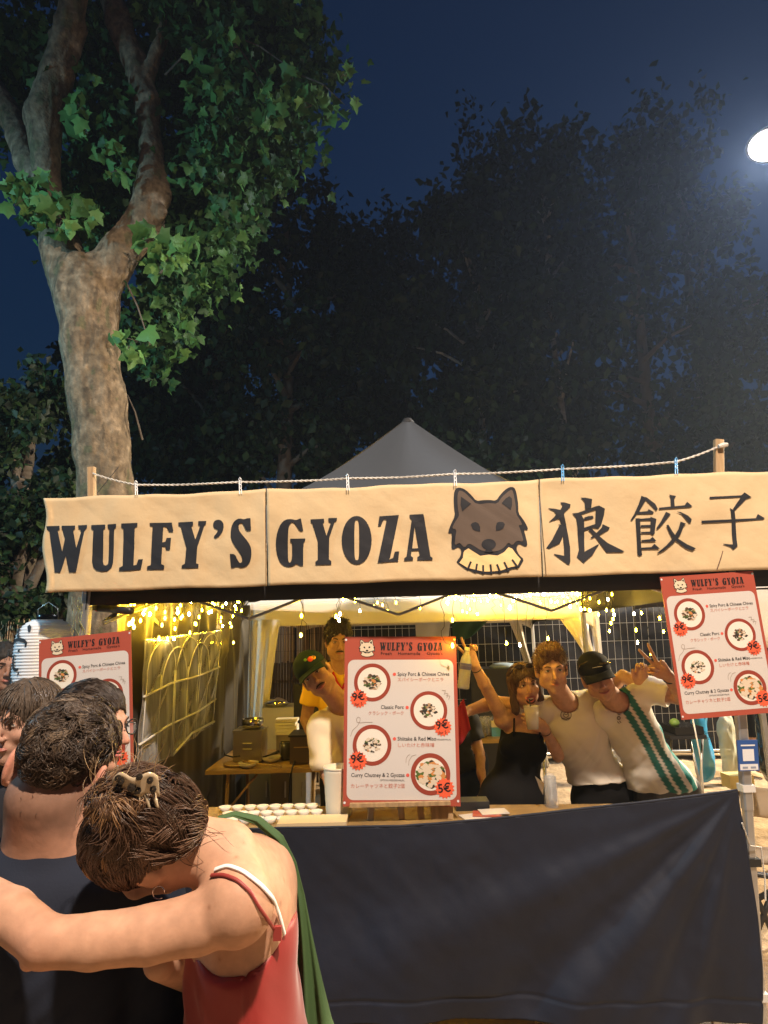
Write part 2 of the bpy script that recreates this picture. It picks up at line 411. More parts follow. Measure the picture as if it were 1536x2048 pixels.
cc = cc*.78*(1+.22*fnoise(v, (60, 60, 26), 12)+.14*fnoise(v, (130, 130, 60), 13))[:, None]
link_mesh('trunk', v, q, mat('plane_bark_skin', (.5, .5, .5), .9, attr='col', bump=.8, bscale=40, bdist=.012, var=.45, vscale=14), tree, True, cc)
# crown
blobs = [(55, 40, 120, 3), (70, 150, 95, 3), (20, 260, 50, .5), (190, 80, 60, 2), (200, 210, 60, 2), (190, 330, 60, 2), (350, 60, 120, 4), (460, 50, 110, 4), (400, 190, 120, 4), (500, 150, 100, 4),
         (560, 60, 70, 3), (370, 320, 110, 4), (470, 310, 95, 4), (545, 250, 70, 2.5), (600, 180, 55, 1.3), (590, 110, 55, 1.5), (420, 430, 85, 3), (350, 500, 85, 2), (430, 520, 55, .9), (340, 600, 70, 1.1),
         (395, 620, 40, .4), (300, 660, 55, .8), (330, 700, 36, .3), (240, 280, 60, 2), (220, 420, 60, 1.5), (160, 430, 60, 1.4), (300, 400, 60, 1.5), (480, 420, 40, .8), (520, 330, 45, 1)]
pos = []
for (px, py, r, wt) in blobs:
    for _ in range(int(4.6*wt)):
        a = rng.uniform(0, 6.283); rr = r*math.sqrt(rng.uniform(0, 1)); Y = rng.uniform(TY+.15, TY+2.6)
        c = np.array(P(px+rr*math.cos(a), py+rr*math.sin(a), Y)); m = int(rng.uniform(60, 110))
        pos.append(c+rng.normal(size=(m, 3))*np.array([.17, .2, .15])*rng.uniform(.7, 1.25))
pos = np.concatenate(pos)
v, f, c = leaves(pos.astype(np.float32), .135, droop=.7, wts=[.3, .3, .15, .2, .05])
tag(link_mesh('crown', v, f, LEAF, tree, colors=c), kind='stuff')
# the nearest leaf sprays, each leaf a piece of its own
sprays = [(70, 395, 55, 46, -.45), (25, 370, 25, 10, -.4), (110, 440, 45, 26, -.4), (165, 430, 38, 22, -.35), (330, 520, 45, 26, -.3), (300, 480, 35, 16, -.3), (375, 490, 25, 8, -.3), (240, 345, 30, 14, -.2), (215, 310, 30, 10, -.2),
          (150, 215, 28, 12, -.3), (165, 265, 18, 6, -.3), (545, 230, 26, 16, -.3), (530, 200, 30, 10, -.3), (670, 235, 26, 10, 0), (620, 210, 40, 14, 0), (690, 150, 20, 5, 0), (715, 205, 14, 4, 0), (580, 170, 40, 12, 0),
          (400, 165, 40, 10, -.2), (470, 90, 35, 8, -.2), (265, 690, 42, 22, -.35), (235, 730, 20, 6, -.3), (105, 690, 26, 12, -.2), (285, 840, 26, 8, -.2), (300, 810, 18, 4, -.2), (480, 480, 20, 6, .1), (50, 60, 40, 12, -.1), (90, 110, 40, 8, -.1)]
lm = None; npc = 0; twigs = MB()
for (px, py, r, n, dy) in sprays:
    c0 = P(px, py, TY+dy)
    for i in range(n):
        if npc >= 298: break
        a = random.uniform(0, 6.283); rr = r*math.sqrt(random.random()); p = P(px+rr*math.cos(a), py+rr*math.sin(a)*.8, TY+dy+random.uniform(-.12, .2))
        vv, ff, ccol = leaves(np.array([p], np.float32), .175, droop=.9, wts=[.0, .15, .4, .0, .45])  # front leaves draw on the paler greens, lamplight put into their colour
        if lm is None: lm = []
        if len(lm) < 14:
            o = link_mesh('leaf', vv, ff, LEAF, tree, colors=ccol); lm.append(o.data)
        else:
            o = bpy.data.objects.new('leaf', random.choice(lm)); col.objects.link(o); o.parent = tree; o.location = p-tree.location
            o.rotation_euler = (random.uniform(-.7, .7), random.uniform(-.7, .7), random.uniform(0, 6.28)); s = random.uniform(.7, 1.2); o.scale = (s, s, s)
        npc += 1
        if i % 4 == 0: twigs.tube([tuple(c0+Vector((0, .12, .1))), tuple((c0+p)/2+Vector((0, .02, .06))), tuple(p)], [.006, .004, .002], 4)
for (a, b) in (((285, 880), (255, 790)), ((330, 150), (440, 60)), ((440, 60), (600, 150)), ((600, 150), (690, 210)), ((310, 560), (375, 500)), ((250, 560), (300, 690)), ((430, 40), (545, 200))):
    twigs.tube([tuple(P(a[0], a[1], TY+.1)), tuple(P((a[0]+b[0])/2, (a[1]+b[1])/2-12, TY)), tuple(P(b[0], b[1], TY+.05))], [.012, .009, .004], 5)
tag(twigs.build('twig', DBARK, tree), kind='stuff')
# ------------------------------------------------------------------ background trees
def bg_tree(label, px, Y, top, spread, trunk=None, n=5200, size=.26, pale=False, name='tall_tree', low=900, group='dark trees behind the market', seed=0):
    base = P(px, 1300, Y); t = thing(name, label, 'tree', (base.x, Y, 0), group)
    topz = P(px, top, Y).z; lowz = max(1.2, P(px, low, Y).z); sw = spread/FPX*Y
    H = topz-lowz; pts = []
    lean = random.uniform(-.06, .06)*Y*.3
    nb = 16
    tb = MB(); r0 = .11 if pale else .20
    tp = [(base.x, Y, -.1), (base.x+lean*.3, Y, lowz), (base.x+lean, Y+.2, lowz+H*.5), (base.x+lean*1.1, Y, topz-.3)]
    tb.tube(tp, [r0*1.3, r0, r0*.6, .03], 9)
    for k in range(nb):
        hz = lowz+H*(k+.5)/nb*.95; a = random.uniform(0, 6.28); L = sw*math.sin(math.pi*min(.95, max(.18, (k+.5)/nb)))*random.uniform(.6, 1.0)
        e = Vector((base.x+lean*.8+L*math.cos(a), Y+L*.6*math.sin(a), hz+random.uniform(.1, .9)))
        tb.tube([(base.x+lean*.6, Y, hz-.3), tuple((Vector((base.x+lean*.6, Y, hz-.3))+e)/2+Vector((0, 0, .15))), tuple(e)], [r0*.45, r0*.25, .02], 6)
        for _ in range(9):
            c = e+Vector((random.gauss(0, sw*.22), random.gauss(0, sw*.2), random.gauss(0, H*.05)))
            m = n//(nb*9); pts.append(np.array(c)+rng.normal(size=(m, 3))*np.array([sw*.09, sw*.09, H*.035]))
    pts = np.concatenate(pts); v, f, c = leaves(pts.astype(np.float32), size, (QV, QT), .5)
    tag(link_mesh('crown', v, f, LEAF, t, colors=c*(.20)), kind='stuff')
    link_mesh('trunk', tb.v, tb.f, BIRCH if pale else DBARK, t, True)
    return t
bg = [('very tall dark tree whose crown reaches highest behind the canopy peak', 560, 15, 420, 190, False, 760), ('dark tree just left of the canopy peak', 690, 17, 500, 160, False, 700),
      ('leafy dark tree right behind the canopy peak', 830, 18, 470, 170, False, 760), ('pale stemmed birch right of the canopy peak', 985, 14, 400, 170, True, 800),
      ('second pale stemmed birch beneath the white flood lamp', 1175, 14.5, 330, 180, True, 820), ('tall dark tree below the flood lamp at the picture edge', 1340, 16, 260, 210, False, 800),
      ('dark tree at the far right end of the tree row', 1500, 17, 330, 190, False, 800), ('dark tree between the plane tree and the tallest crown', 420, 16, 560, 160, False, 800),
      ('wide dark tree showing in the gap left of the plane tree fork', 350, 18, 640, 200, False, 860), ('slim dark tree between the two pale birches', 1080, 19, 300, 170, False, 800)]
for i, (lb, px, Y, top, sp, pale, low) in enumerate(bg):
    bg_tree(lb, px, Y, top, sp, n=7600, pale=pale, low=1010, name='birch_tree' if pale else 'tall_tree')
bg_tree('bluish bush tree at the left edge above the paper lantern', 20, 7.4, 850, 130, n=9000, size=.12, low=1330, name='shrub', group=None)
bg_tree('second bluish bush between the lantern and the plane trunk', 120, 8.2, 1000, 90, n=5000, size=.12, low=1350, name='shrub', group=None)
# ------------------------------------------------------------------ stall materials
CANVAS = mat('cream_canvas', (.63, .48, .28), .8, bump=.35, bscale=9, var=.12, vscale=2.5, bdist=.02)
INK = mat('dark_print', (.010, .011, .016), .7)
INKBR = mat('brown_print', (.115, .082, .062), .75, var=.2, vscale=5)
INKCR = mat('cream_print', (.80, .56, .26), .75)
BLACKF = mat('black_canopy_cloth', (.018, .018, .02), .75, bump=.3, bscale=25, var=.3, vscale=3)
ALU = mat('grey_aluminium', (.50, .50, .50), .38, .75, var=.18, vscale=14, bump=.1, bscale=50)
WOOD = mat('pale_wood', (.50, .34, .18), .7, bump=.3, bscale=8, var=.35, vscale=5, stretch=(9, 9, 1))
ROPE = mat('white_rope', (.62, .60, .55), .8, bump=.9, bscale=160)
TIE = mat('clear_plastic_tie', (.75, .78, .82), .25)
WHITEF = mat('white_tent_cloth', (.74, .70, .62), .8, bump=.3, bscale=12, bdist=.01)
WIRE = mat('black_wire', (.012, .012, .012), .5)
STEEL = mat('galvanised_wire', (.62, .62, .60), .4, .7)
# ------------------------------------------------------------------ banner
def bwave(x, z):
    q = np.array([x, 0, z]); return float(.004*math.sin(x*7+z*9)+fnoise(q, (4, 1, 6))*.006+fnoise(q, (11, 1, 8), 3)*.0035+fnoise(q+np.array([z*1.3, 0, 0]), (22, 1, 5), 5)*.0022)
def bpt(px, py, lift=0.0):
    p = FP(px, py, -.035); o = bwave(p.x, p.z); return Vector((p.x, p.y+o-lift, p.z))
def bcorner(u, v, x0, x1):
    px = x0+(x1-x0)*u
    t = 997+(941-997)*(px-90)/(1560-90); b = 1186+(1139-1186)*(px-86)/(1560-86)
    t += 1.2*math.sin(px*.021)+.9*math.sin(px*.055); b += 1.0*math.sin(px*.028+1)
    return px + (10 if px > 900 else 4)*(v)*(0 if x0 < 100 and u == 0 else 1)*.6, t+(b-t)*v
ban = thing('banner', 'long cream canvas banner with big dark lettering and a wolf head across the stall front', 'banner', front(0, 1.95))
edges = [88, 533, 1078, 1560]
for a, b in zip(edges, edges[1:]):
    def fn(u, v, a=a, b=b):
        px, py = bcorner(u, v, a+1.2, b-1.2)
        if a < 100 and u < .03: px += 5*math.sin(v*9)
        return bpt(px, py, .004*math.exp(-((u*(b-a))/9)**2)+.004*math.exp(-(((1-u)*(b-a))/9)**2))
    v, f = sheet(fn, 90, 26, .0015)
    link_mesh('banner_panel', v, f, CANVAS, ban, True)
def ztr(ox, oy, s): return lambda pts: [(ox+x/s, oy+y/s) for x, y in pts]
Z1 = ztr(80, 980, 3.339); Z2 = ztr(530, 960, 4.1514); ZW = ztr(880, 960, 6.982); Z4 = ztr(1080, 960, 6.678); Z5 = ztr(1290, 960, 6.244)
GL = {}
GL['W'] = [Z1([(45,243),(133,240),(136,266),(122,272),(152,412),(172,325),(160,290),(156,270),(150,262),(148,240),(238,238),(238,262),(226,270),(248,388),(279,282),(272,265),(262,262),(258,237),(318,234),(318,255),(302,272),(243,550),(197,550),(176,440),(138,552),(100,552),(66,280),(50,268)])]
GL['U'] = [Z1([(347,236),(440,232),(442,258),(430,266),(422,480),(428,500),(442,505),(456,495),(460,470),(468,268),(458,258),(456,232),(514,228),(514,250),(500,262),(494,440),(491,485),(480,520),(455,542),(415,546),(380,538),(360,518),(351,480),(353,420),(362,272),(348,262)])]
GL['L'] = [Z1([(548,226),(655,221),(655,245),(638,256),(628,505),(648,500),(660,465),(690,462),(686,490),(676,532),(600,540),(532,542),(532,520),(556,508),(562,262),(548,252)])]
GL['F'] = [Z1([(732,220),(878,216),(888,270),(886,282),(860,280),(845,248),(822,243),(818,350),(838,345),(845,320),(875,318),(870,402),(845,402),(838,380),(818,376),(812,495),(832,505),(830,532),(718,534),(718,512),(742,502),(752,245),(735,240)])]
GL['Y'] = [Z1([(920,214),(1020,210),(1022,235),(1008,242),(1038,330),(1068,242),(1056,232),(1056,208),(1110,206),(1108,228),(1096,238),(1052,380),(1044,490),(1060,496),(1058,522),(948,524),(948,505),(970,492),(978,385),(938,245),(922,238)])]
GL["'"] = [smooth_loop(Z1([(1155,232),(1160,210),(1178,198),(1200,198),(1220,212),(1228,240),(1222,275),(1200,308),(1172,326),(1158,312),(1180,290),(1190,265),(1175,262),(1160,250)]),1)]
GL['S'] = [smooth_loop(Z1([(1408,190),(1408,191),(1412,272),(1411,273),(1380,275),(1365,240),(1350,220),(1330,225),(1325,250),(1335,280),(1395,350),(1412,390),(1414,440),(1402,485),(1375,512),(1345,520),(1312,512),(1285,522),(1275,518),(1270,428),(1271,427),(1305,430),(1318,465),(1335,490),(1350,480),(1352,455),(1340,425),(1295,365),(1275,320),(1274,265),(1285,225),(1308,200),(1335,190),(1365,198),(1385,190)]),1)]
GL['G'] = [smooth_loop(Z2([(300,322),(301,323),(320,424),(319,425),(292,432),(255,372),(235,352),(208,368),(195,430),(190,560),(192,660),(200,688),(212,685),(225,655),(228,525),(212,515),(211,514),(212,490),(213,489),(335,487),(336,488),(335,510),(320,525),(318,714),(317,715),(290,715),(262,695),(235,715),(190,724),(150,712),(115,670),(95,600),(90,510),(105,430),(135,365),(175,332),(225,328),(262,338),(280,328)]),1)]
GL['Y2'] = [Z2([(380,330),(492,325),(494,355),(482,365),(512,465),(548,360),(528,348),(528,320),(600,318),(598,342),(580,352),(535,480),(532,660),(552,675),(552,705),(420,708),(420,680),(440,665),(440,510),(395,365),(382,355)])]
def sup(cx, cy, rx, ry, n=36, e=1.0): return [(cx+rx*math.copysign(abs(math.cos(a))**e, math.cos(a)), cy+ry*math.copysign(abs(math.sin(a))**e, math.sin(a))) for a in [2*math.pi*k/n for k in range(n)]]
GL['O'] = [Z2(sup(762, 502, 124, 202)), Z2(sup(763, 500, 20, 168, 36, .55))]
GL['Z'] = [Z2([(950,300),(1112,290),(1040,640),(1030,662),(1062,650),(1078,595),(1115,592),(1105,678),(935,690),(1010,330),(990,325),(975,345),(960,385),(938,382)])]
GL['A'] = [Z2([(1200,288),(1315,282),(1322,310),(1375,635),(1392,645),(1390,665),(1265,668),(1265,640),(1285,625),(1278,585),(1218,588),(1212,630),(1230,645),(1228,668),(1155,672),(1155,650),(1175,635),(1218,330),(1202,315)]), Z2([(1243,385),(1223,567),(1274,565)])]
KJ = [[Z4([(270,298),(330,300),(408,325),(400,365),(330,430),(318,460),(345,580),(375,740),(398,900),(398,1090),(385,1135),(360,1130),(180,995),(185,988),(318,1015),(318,920),(305,750),(260,850),(120,918),(80,912),(160,800),(215,690),(262,600),(240,595),(255,590),(285,600),(262,530),(250,518),(125,560),(118,560),(190,495),(215,455),(180,415),(110,382),(115,376),(200,385),(270,400),(300,345)])],
 [Z4([(537,240),(600,240),(690,258),(680,370),(600,395),(590,300),(560,262)])], [Z4([(425,448),(500,440),(620,400),(730,358),(785,345),(862,385),(852,470),(815,600),(775,650),(712,640),(590,680),(585,640),(735,590),(740,400),(545,465),(440,462)])],
 [Z4([(440,462),(545,462),(585,530),(590,680),(590,960),(790,850),(760,900),(690,1010),(600,1085),(572,1112),(485,1030),(515,930),(500,650),(480,510)])], [Z4([(585,505),(640,485),(700,480),(715,500),(690,520),(590,540)])],
 [Z4([(835,590),(930,635),(915,665),(800,735),(690,780),(668,775),(760,700),(820,640)])], [Z4([(640,670),(690,650),(790,750),(900,840),(1125,955),(1090,968),(885,970),(820,880),(740,770)])],
 [Z4([(1345,215),(1415,240),(1400,280),(1320,420),(1225,545),(1198,545),(1250,460),(1310,330)])], [Z5([(0,215),(20,225),(120,300),(152,365),(130,390),(85,340),(10,265),(-25,250)])],
 [Z4([(1310,430),(1430,418),(1445,392),(1515,430),(1500,455),(1290,460)])], [Z4([(1268,515),(1330,515),(1335,600),(1350,900),(1365,1000),(1330,1018),(1300,1000),(1290,800)])],
 [Z4([(1330,520),(1500,505),(1500,540),(1330,545)])], [Z5([(60,460),(135,490),(115,670),(90,692),(60,670),(65,500)])], [Z4([(1340,605),(1480,600),(1480,630),(1340,635)])], [Z4([(1345,695),(1480,690),(1480,718),(1345,720)])],
 [Z5([(-48,752),(60,740),(90,710),(138,762),(110,770),(-48,775)])], [Z5([(-48,845),(80,838),(115,798),(185,858),(150,862),(-48,868)])],
 [Z5([(290,188),(380,205),(352,235),(358,335),(312,340),(308,230)])], [Z5([(162,350),(480,322),(512,278),(578,335),(540,345),(165,372)])], [Z5([(250,402),(310,430),(290,450),(200,570),(150,618),(132,608),(190,520),(235,430)])],
 [Z5([(380,400),(430,405),(520,450),(568,495),(560,535),(535,540),(500,500),(440,430)])], [Z5([(255,570),(280,560),(330,640),(400,730),(520,805),(628,855),(585,888),(500,855),(390,770),(330,720),(290,650)])],
 [Z5([(430,525),(498,550),(470,580),(430,690),(350,790),(240,880),(160,922),(152,912),(260,820),(350,720),(405,620)])],
 [Z5([(792,215),(1200,192),(1240,155),(1332,215),(1260,240),(1115,385),(1085,370),(1195,215),(795,242)])], [Z5([(1045,352),(1110,385),(1125,500),(1145,830),(1090,875),(1060,840),(968,805),(970,798),(1085,808),(1088,780),(1075,500),(1060,380)])],
 [Z5([(692,512),(1380,478),(1405,425),(1490,480),(1465,495),(1130,520),(700,545)])]]
WOLF_OUT = [(190,250),(200,150),(235,110),(290,108),(360,140),(440,215),(505,295),(600,282),(690,278),(785,290),(830,220),(900,140),(970,95),(1020,92),(1055,120),(1080,220),(1095,350),(1092,465),(1160,550),(1205,625),(1228,680),(1215,705),(1170,692),(1195,790),(1215,880),(1210,928),(1180,935),(1095,885),(1060,960),(1100,1050),(1170,1110),(1130,1180),(1090,1240),(970,1255),(960,1290),(855,1295),(845,1312),(735,1305),(715,1325),(610,1310),(600,1325),(495,1290),(485,1305),(395,1255),(375,1262),(235,1155),(235,1135),(290,1060),(300,975),(250,930),(200,970),(165,965),(160,890),(170,740),(120,745),(115,720),(150,620),(210,500),(195,380)]
WOLF_HEAD = [(240,240),(255,165),(280,145),(350,180),(430,260),(510,345),(690,322),(800,335),(860,240),(980,135),(1015,135),(1035,220),(1055,350),(1060,480),(1110,550),(1150,630),(1090,632),(1115,680),(1140,760),(1165,870),(1065,845),(1010,920),(950,870),(900,940),(830,985),(760,1000),(700,1003),(640,1000),(560,980),(480,925),(400,880),(340,950),(300,900),(270,875),(205,915),(215,790),(232,690),(165,680),(200,600),(255,520),(265,490),(245,380)]
WOLF_EARS = [[(290,235),(430,335),(310,440),(285,350)], [(970,225),(1005,260),(1005,350),(985,420),(860,325),(920,255)]]
WOLF_EYES = [[(425,630),(450,600),(495,590),(535,610),(558,660),(558,720),(500,712),(455,690),(440,645)], [(905,620),(880,590),(830,585),(790,600),(778,650),(778,710),(830,705),(880,680)]]
WOLF_COLLAR = [(345,985),(395,955),(480,1010),(560,1060),(680,1045),(800,1057),(890,1012),(955,940),(1005,960),(1060,1040),(1120,1110),(1075,1200),(960,1225),(850,1265),(720,1280),(600,1280),(500,1255),(380,1225),(270,1155),(320,1085),(330,1010)]
WOLF_LINES = [((430,1140),(385,1250)), ((515,1170),(495,1290)), ((600,1190),(600,1310)), ((700,1180),(715,1310)), ((790,1180),(835,1300)), ((890,1150),(950,1280)), ((1000,1115),(1080,1230))]
def line_poly(a, b, w):
    dx, dy = b[0]-a[0], b[1]-a[1]; l = math.hypot(dx, dy); nx, ny = -dy/l*w/2, dx/l*w/2
    return [(a[0]+nx, a[1]+ny), (b[0]+nx, b[1]+ny), (b[0]-nx, b[1]-ny), (a[0]-nx, a[1]-ny)]
def print_on(name, polys, m, place, parent, grid, lift0, step=.00012):
    """polys: list of loop-lists in flat coordinates; place(x, y, lift) -> point"""
    V = []; Fc = []
    for i, lp in enumerate(polys):
        v, f = flat_fill(lp, grid); n = len(V); V += [place(x, y, lift0+i*step) for x, y, _ in v]; Fc += [tuple(a+n for a in t) for t in f]
    return link_mesh(name, V, Fc, m, parent)
for ch in ['W', 'U', 'L', 'F', 'Y', "'", 'S', 'G', 'Y2', 'O', 'Z', 'A']:
    print_on('letter', [GL[ch]], INK, bpt, ban, 9, .004)
for a, b in ((0, 7), (7, 23), (23, 26)): print_on('written_character', KJ[a:b], INK, bpt, ban, 9, .004)
wl = print_on('wolf_emblem', [[ZW(smooth_loop(WOLF_OUT, 1))]], INK, bpt, ban, 9, .003)
print_on('wolf_face', [[ZW(smooth_loop(WOLF_HEAD, 1))]], INKBR, bpt, ban, 9, .005)
print_on('wolf_collar', [[ZW(WOLF_COLLAR)]], INKCR, bpt, ban, 9, .005)
for l in WOLF_EARS: print_on('wolf_inner_ear', [[ZW(l)]], INK, bpt, ban, 9, .007)
for l in WOLF_EYES: print_on('wolf_eye', [[ZW(l)]], INK, bpt, ban, 9, .007)
print_on('wolf_nose', [[ZW(circle(678, 900, 100, 24, 75))], [ZW([(655,960),(700,960),(740,1005),(690,1015),(610,1005)])]], INK, bpt, ban, 9, .007)
for a, b in WOLF_LINES: print_on('collar_stroke', [[ZW(line_poly(a, b, 27))]], INK, bpt, ban, 9, .007)
print_on('seam', [[line_poly((533, 983), (533, 1172), 1.1)], [line_poly((1077, 966), (1091, 1152), 1.1)]], mat('seam_thread', (.12, .07, .03), .9), bpt, ban, 30, .0105)
# small tear / cord hanging on the banner
print_on('cord', [[line_poly((1444, 1102), (1432, 1140), 1.6)]], mat('brown_cord', (.10, .04, .03), .8), bpt, ban, 30, .006)
# ------------------------------------------------------------------ wooden posts, rope and ties holding the banner
for i, (px, pt, wd, lb) in enumerate([(183, 935, .036, 'short pale wooden post above the left end of the banner'), (1437, 880, .040, 'pale wooden post sticking up highest above the right end of the banner')]):
    b0 = FP(px+3, 1140, -.0); t0 = FP(px, pt, -.0); m = MB(); m.bar(b0, t0, wd, .03, Vector((0, 1, 0)))
    tag(m.build('wooden_post', WOOD), lb, 'post', 'wooden posts holding the banner rope')
tag(MB().tube([FP(1437, 893, -.03), FP(1448, 890, -.03), FP(1455, 889, -.03)], [.009, .012, .009], 8).build('rope_knot', ROPE), 'frayed white rope knot on the tall right post', 'knot')
rp = [(186, 947), (272, 970), (480, 964), (695, 957), (910, 948), (1125, 938), (1352, 924), (1437, 893)]
pts = []
for a, b in zip(rp, rp[1:]):
    for k in range(8): t = k/8; pts.append(FP(a[0]+(b[0]-a[0])*t, a[1]+(b[1]-a[1])*t+2.0*math.sin(math.pi*t), -.02))
pts.append(FP(*rp[-1], -.02))
rope = MB()
for ph in (0, math.pi):
    sub = []
    L = 0
    for p, q in zip(pts, pts[1:]):
        n = max(2, int((q-p).length/.008))
        for k in range(n):
            c = p.lerp(q, k/n); L += (q-p).length/n; a = L*260/2+ph; sub.append(c+Vector((0, math.cos(a), math.sin(a)))*.0028)
    rope.tube(sub, .0034, 4)
tag(rope.build('rope', ROPE), 'twisted white rope strung between the two wooden posts above the banner', 'rope')
TIEL = ['leftmost clear tie beside the short wooden post', 'clear tie above the letter Y of the banner', 'clear tie in front of the canopy slope above GYOZA', 'clear tie just left of the wolf ears', 'bluish tie between the wolf and the first written character', 'bluish tie at the bend of the rope by the tall post']
for (px, py), lb in zip(rp[1:7], TIEL):
    top = FP(px, py-5, -.03); bot = FP(px+1, py+24 if px > 400 else py+20, -.045); m = MB()
    for s in (-1, 1): m.bar(top+Vector((s*.004, 0, 0)), bot+Vector((s*.005, 0, 0)), .0035, .002, bevel=False)
    m.tube([top+Vector((-.006, 0, 0)), top+Vector((0, -.006, .008)), top+Vector((.006, 0, 0))], .003, 5)
    for k in (.35, .6): c = top.lerp(bot, k); m.box(c, (.012, .003, .006))
    tag(m.build('plastic_tie', TIE if px < 1000 else mat('blue_plastic_tie', (.15, .45, .85), .25)), lb, 'tie', 'ties hanging the banner from the rope')
# ------------------------------------------------------------------ canopy tent: frame, roof, valance
XL, XR = FP(172, 1200).x, FP(1464, 1200).x
DEP = 3.02
FLt, FRt = front(XL, 2.12), front(XR, 2.12)
BLt, BRt = Vector((XL+.06, FLt.y+DEP, 2.12)), Vector((XR+.27, FRt.y+DEP, 2.12))
APEX = P(815, 836, 4.4)
tent = thing('canopy_tent', 'black pop up canopy with a pointed roof over the gyoza stall', 'tent', ((XL+XR)/2, 4.3, 0))
def roof_side(A, B):
    def fn(u, v):
        e = A.lerp(B, u); e = e+Vector((0, 0, -.02*math.sin(u*math.pi)))
        p = e.lerp(APEX, v); h = v
        sag = -.16*math.sin(math.pi*h)*(.55+.45*abs(2*u-1)) if True else 0
        p.z += sag*.95 + .012*math.sin(u*9+v*5)*math.sin(math.pi*v)
        return p
    v, f = sheet(fn, 22, 22); link_mesh('roof_panel', v, f, mat('grey_roof_cloth', (.036, .038, .042), .6, bump=.2, bscale=18, sheen=.3), tent, True)
roof_side(FLt, FRt); roof_side(FRt, BRt); roof_side(BRt, BLt); roof_side(BLt, FLt)
MB().lathe(APEX+Vector((0, 0, -.03)), [(.05, -.03), (.046, 0), (.03, .022), (.001, .03)], 14).build('roof_cap', BLACKF, tent, True)
def valance(A, B, h=.20, name='valance', m=BLACKF, n=40, amp=.006, off=Vector((0, 0, 0))):
    def fn(u, v):
        p = A.lerp(B, u)+off; p = p+Vector((0, -amp*math.sin(u*60)*v, -h*v)); return p
    v, f = sheet(fn, n, 4, .002); return link_mesh(name, v, f, m, tent, True)
h0 = FLt.z-FP(400, 1202).z
valance(front(XL-.02, 2.12, .02), front(XR+.35, 2.12, .02), h0+.005)
valance(FLt, BLt, .22); valance(FRt, BRt, .22)
# poles
def pole(name, a, b, w, m=ALU): return MB().bar(a, b, w, w, Vector((0, 1, 0))).build(name, m, tent)
rt, rb = FP(1464, 1140, .03), FP(1520, 2010, .03); rb2 = rt+(rb-rt)*((rt.z+.02)/(rt.z-rb.z))
pole('pole', rt+Vector((0, 0, .2)), rt.lerp(rb2, .5), .040); rl = pole('pole', rt.lerp(rb2, .36)+Vector((0, 0, 0)), rb2, .034)
def rpole(py): 
    t = (py-1140)/(2010-1140); return FP(1464+56*t, py, .03)
for py in (1575, 1990):
    MB().box(rpole(py), (.052, .052, .028)).build('pole_joint', mat('white_plastic', (.66, .65, .62), .4), tent)
c = rpole(1722); m = MB().box(c, (.058, .055, .03)); m.box(c+Vector((-.035, -.01, 0)), (.03, .03, .02)); m.build('pole_clamp', mat('black_plastic', (.02, .02, .02), .4), tent)
MB().box(rb2, (.09, .09, .01)).build('foot_plate', ALU, tent)
lt, lb_ = FP(176, 1185, .03), FP(168, 1290, .03); lb2 = lt+(lb_-lt)*((lt.z)/(lt.z-lb_.z)); lb2.x = XL-.02
pole('pole', lt+Vector((0, 0, .2)), lb2, .040)
pole('pole', BLt, Vector((BLt.x+.05, BLt.y, 0)), .038); pole('pole', BRt, Vector((BRt.x, BRt.y, 0)), .038)
# scissor truss behind the valance
def truss(A, B, n=3, h=.32):
    for k in range(n):
        a = A.lerp(B, k/n); b = A.lerp(B, (k+1)/n)
        for s in (0, 1):
            p, q = (a+Vector((0, 0, -h)), b) if s else (a, b+Vector((0, 0, -h)))
            MB().bar(p+Vector((0, .012*s, 0)), q+Vector((0, .012*s, 0)), .012, .026, Vector((0, 1, 0))).build('truss_bar', ALU, tent)
truss(front(XL+.05, 2.10, .10), front(XR-.05, 2.10, .10), 4, .26); truss(FLt+Vector((.04, .1, -.02)), BLt+Vector((.04, 0, -.02)), 4, .26)

# red marked black strap on the left truss
# ------------------------------------------------------------------ left side wall with a plastic window
SWx = -1.32
wall = thing('tent_side_wall', 'black gathered side wall with a clear arched window closing the left side of the stall', 'side wall', (SWx, 4.4, 0))
def wf(u, v):
    y = FLt.y+.12+u*(DEP-.15); z = 2.05*v; d = .028*math.sin(u*46+math.sin(v*3)*2)*(.35+.65*v)+.016*math.sin(u*97+1.7*v)*v
    d += .02*math.sin(v*4+u*7)*.6
    if .19 < u < .72 and .3 < v < .80: d *= .25
    return Vector((SWx-.03+.05*u+d, y, z))
v, f = sheet(wf, 190, 40); link_mesh('wall_cloth', v, f, mat('black_wall_cloth', (.030, .026, .022), .42, bump=.25, bscale=30, sheen=.2), wall, True)
WX = SWx+.045
def WPt(px, py, off=0.0):
    d = ray(px, py); t = (WX+off-CAM.x)/d.x; return CAM+d*t
WINM = mat('window_film', (.40, .42, .46), .22, coat=1.0, bump=.55, bscale=3.5, var=.75, vscale=3.2, stretch=(1, 3, .45), bdist=.02, dark=(.13, .13, .14))  # pale and dark streaks put the plastic's reflections into its colour
cor = [(288, 1279), (443, 1260), (428, 1447), (273, 1560)]
def winf(u, v, off=0.0):
    a = WPt(*cor[0]).lerp(WPt(*cor[1]), u); b = WPt(*cor[3]).lerp(WPt(*cor[2]), u); p = a.lerp(b, v); return Vector((WX+off+.006*math.sin(u*7+v*5)+.004*math.sin(u*31+v*17), p.y, p.z))
v, f = sheet(winf, 60, 50, .001, (1, 0, 0)); link_mesh('window_film', v, f, WINM, wall, True)
TR = mat('white_tracery_tape', (.45, .47, .50), .5)
def wtube(uv, r=.0032, name='tracery_bar'): return MB().tube([winf(u, v, .006) for u, v in uv], r, 6).build(name, TR, wall, True)
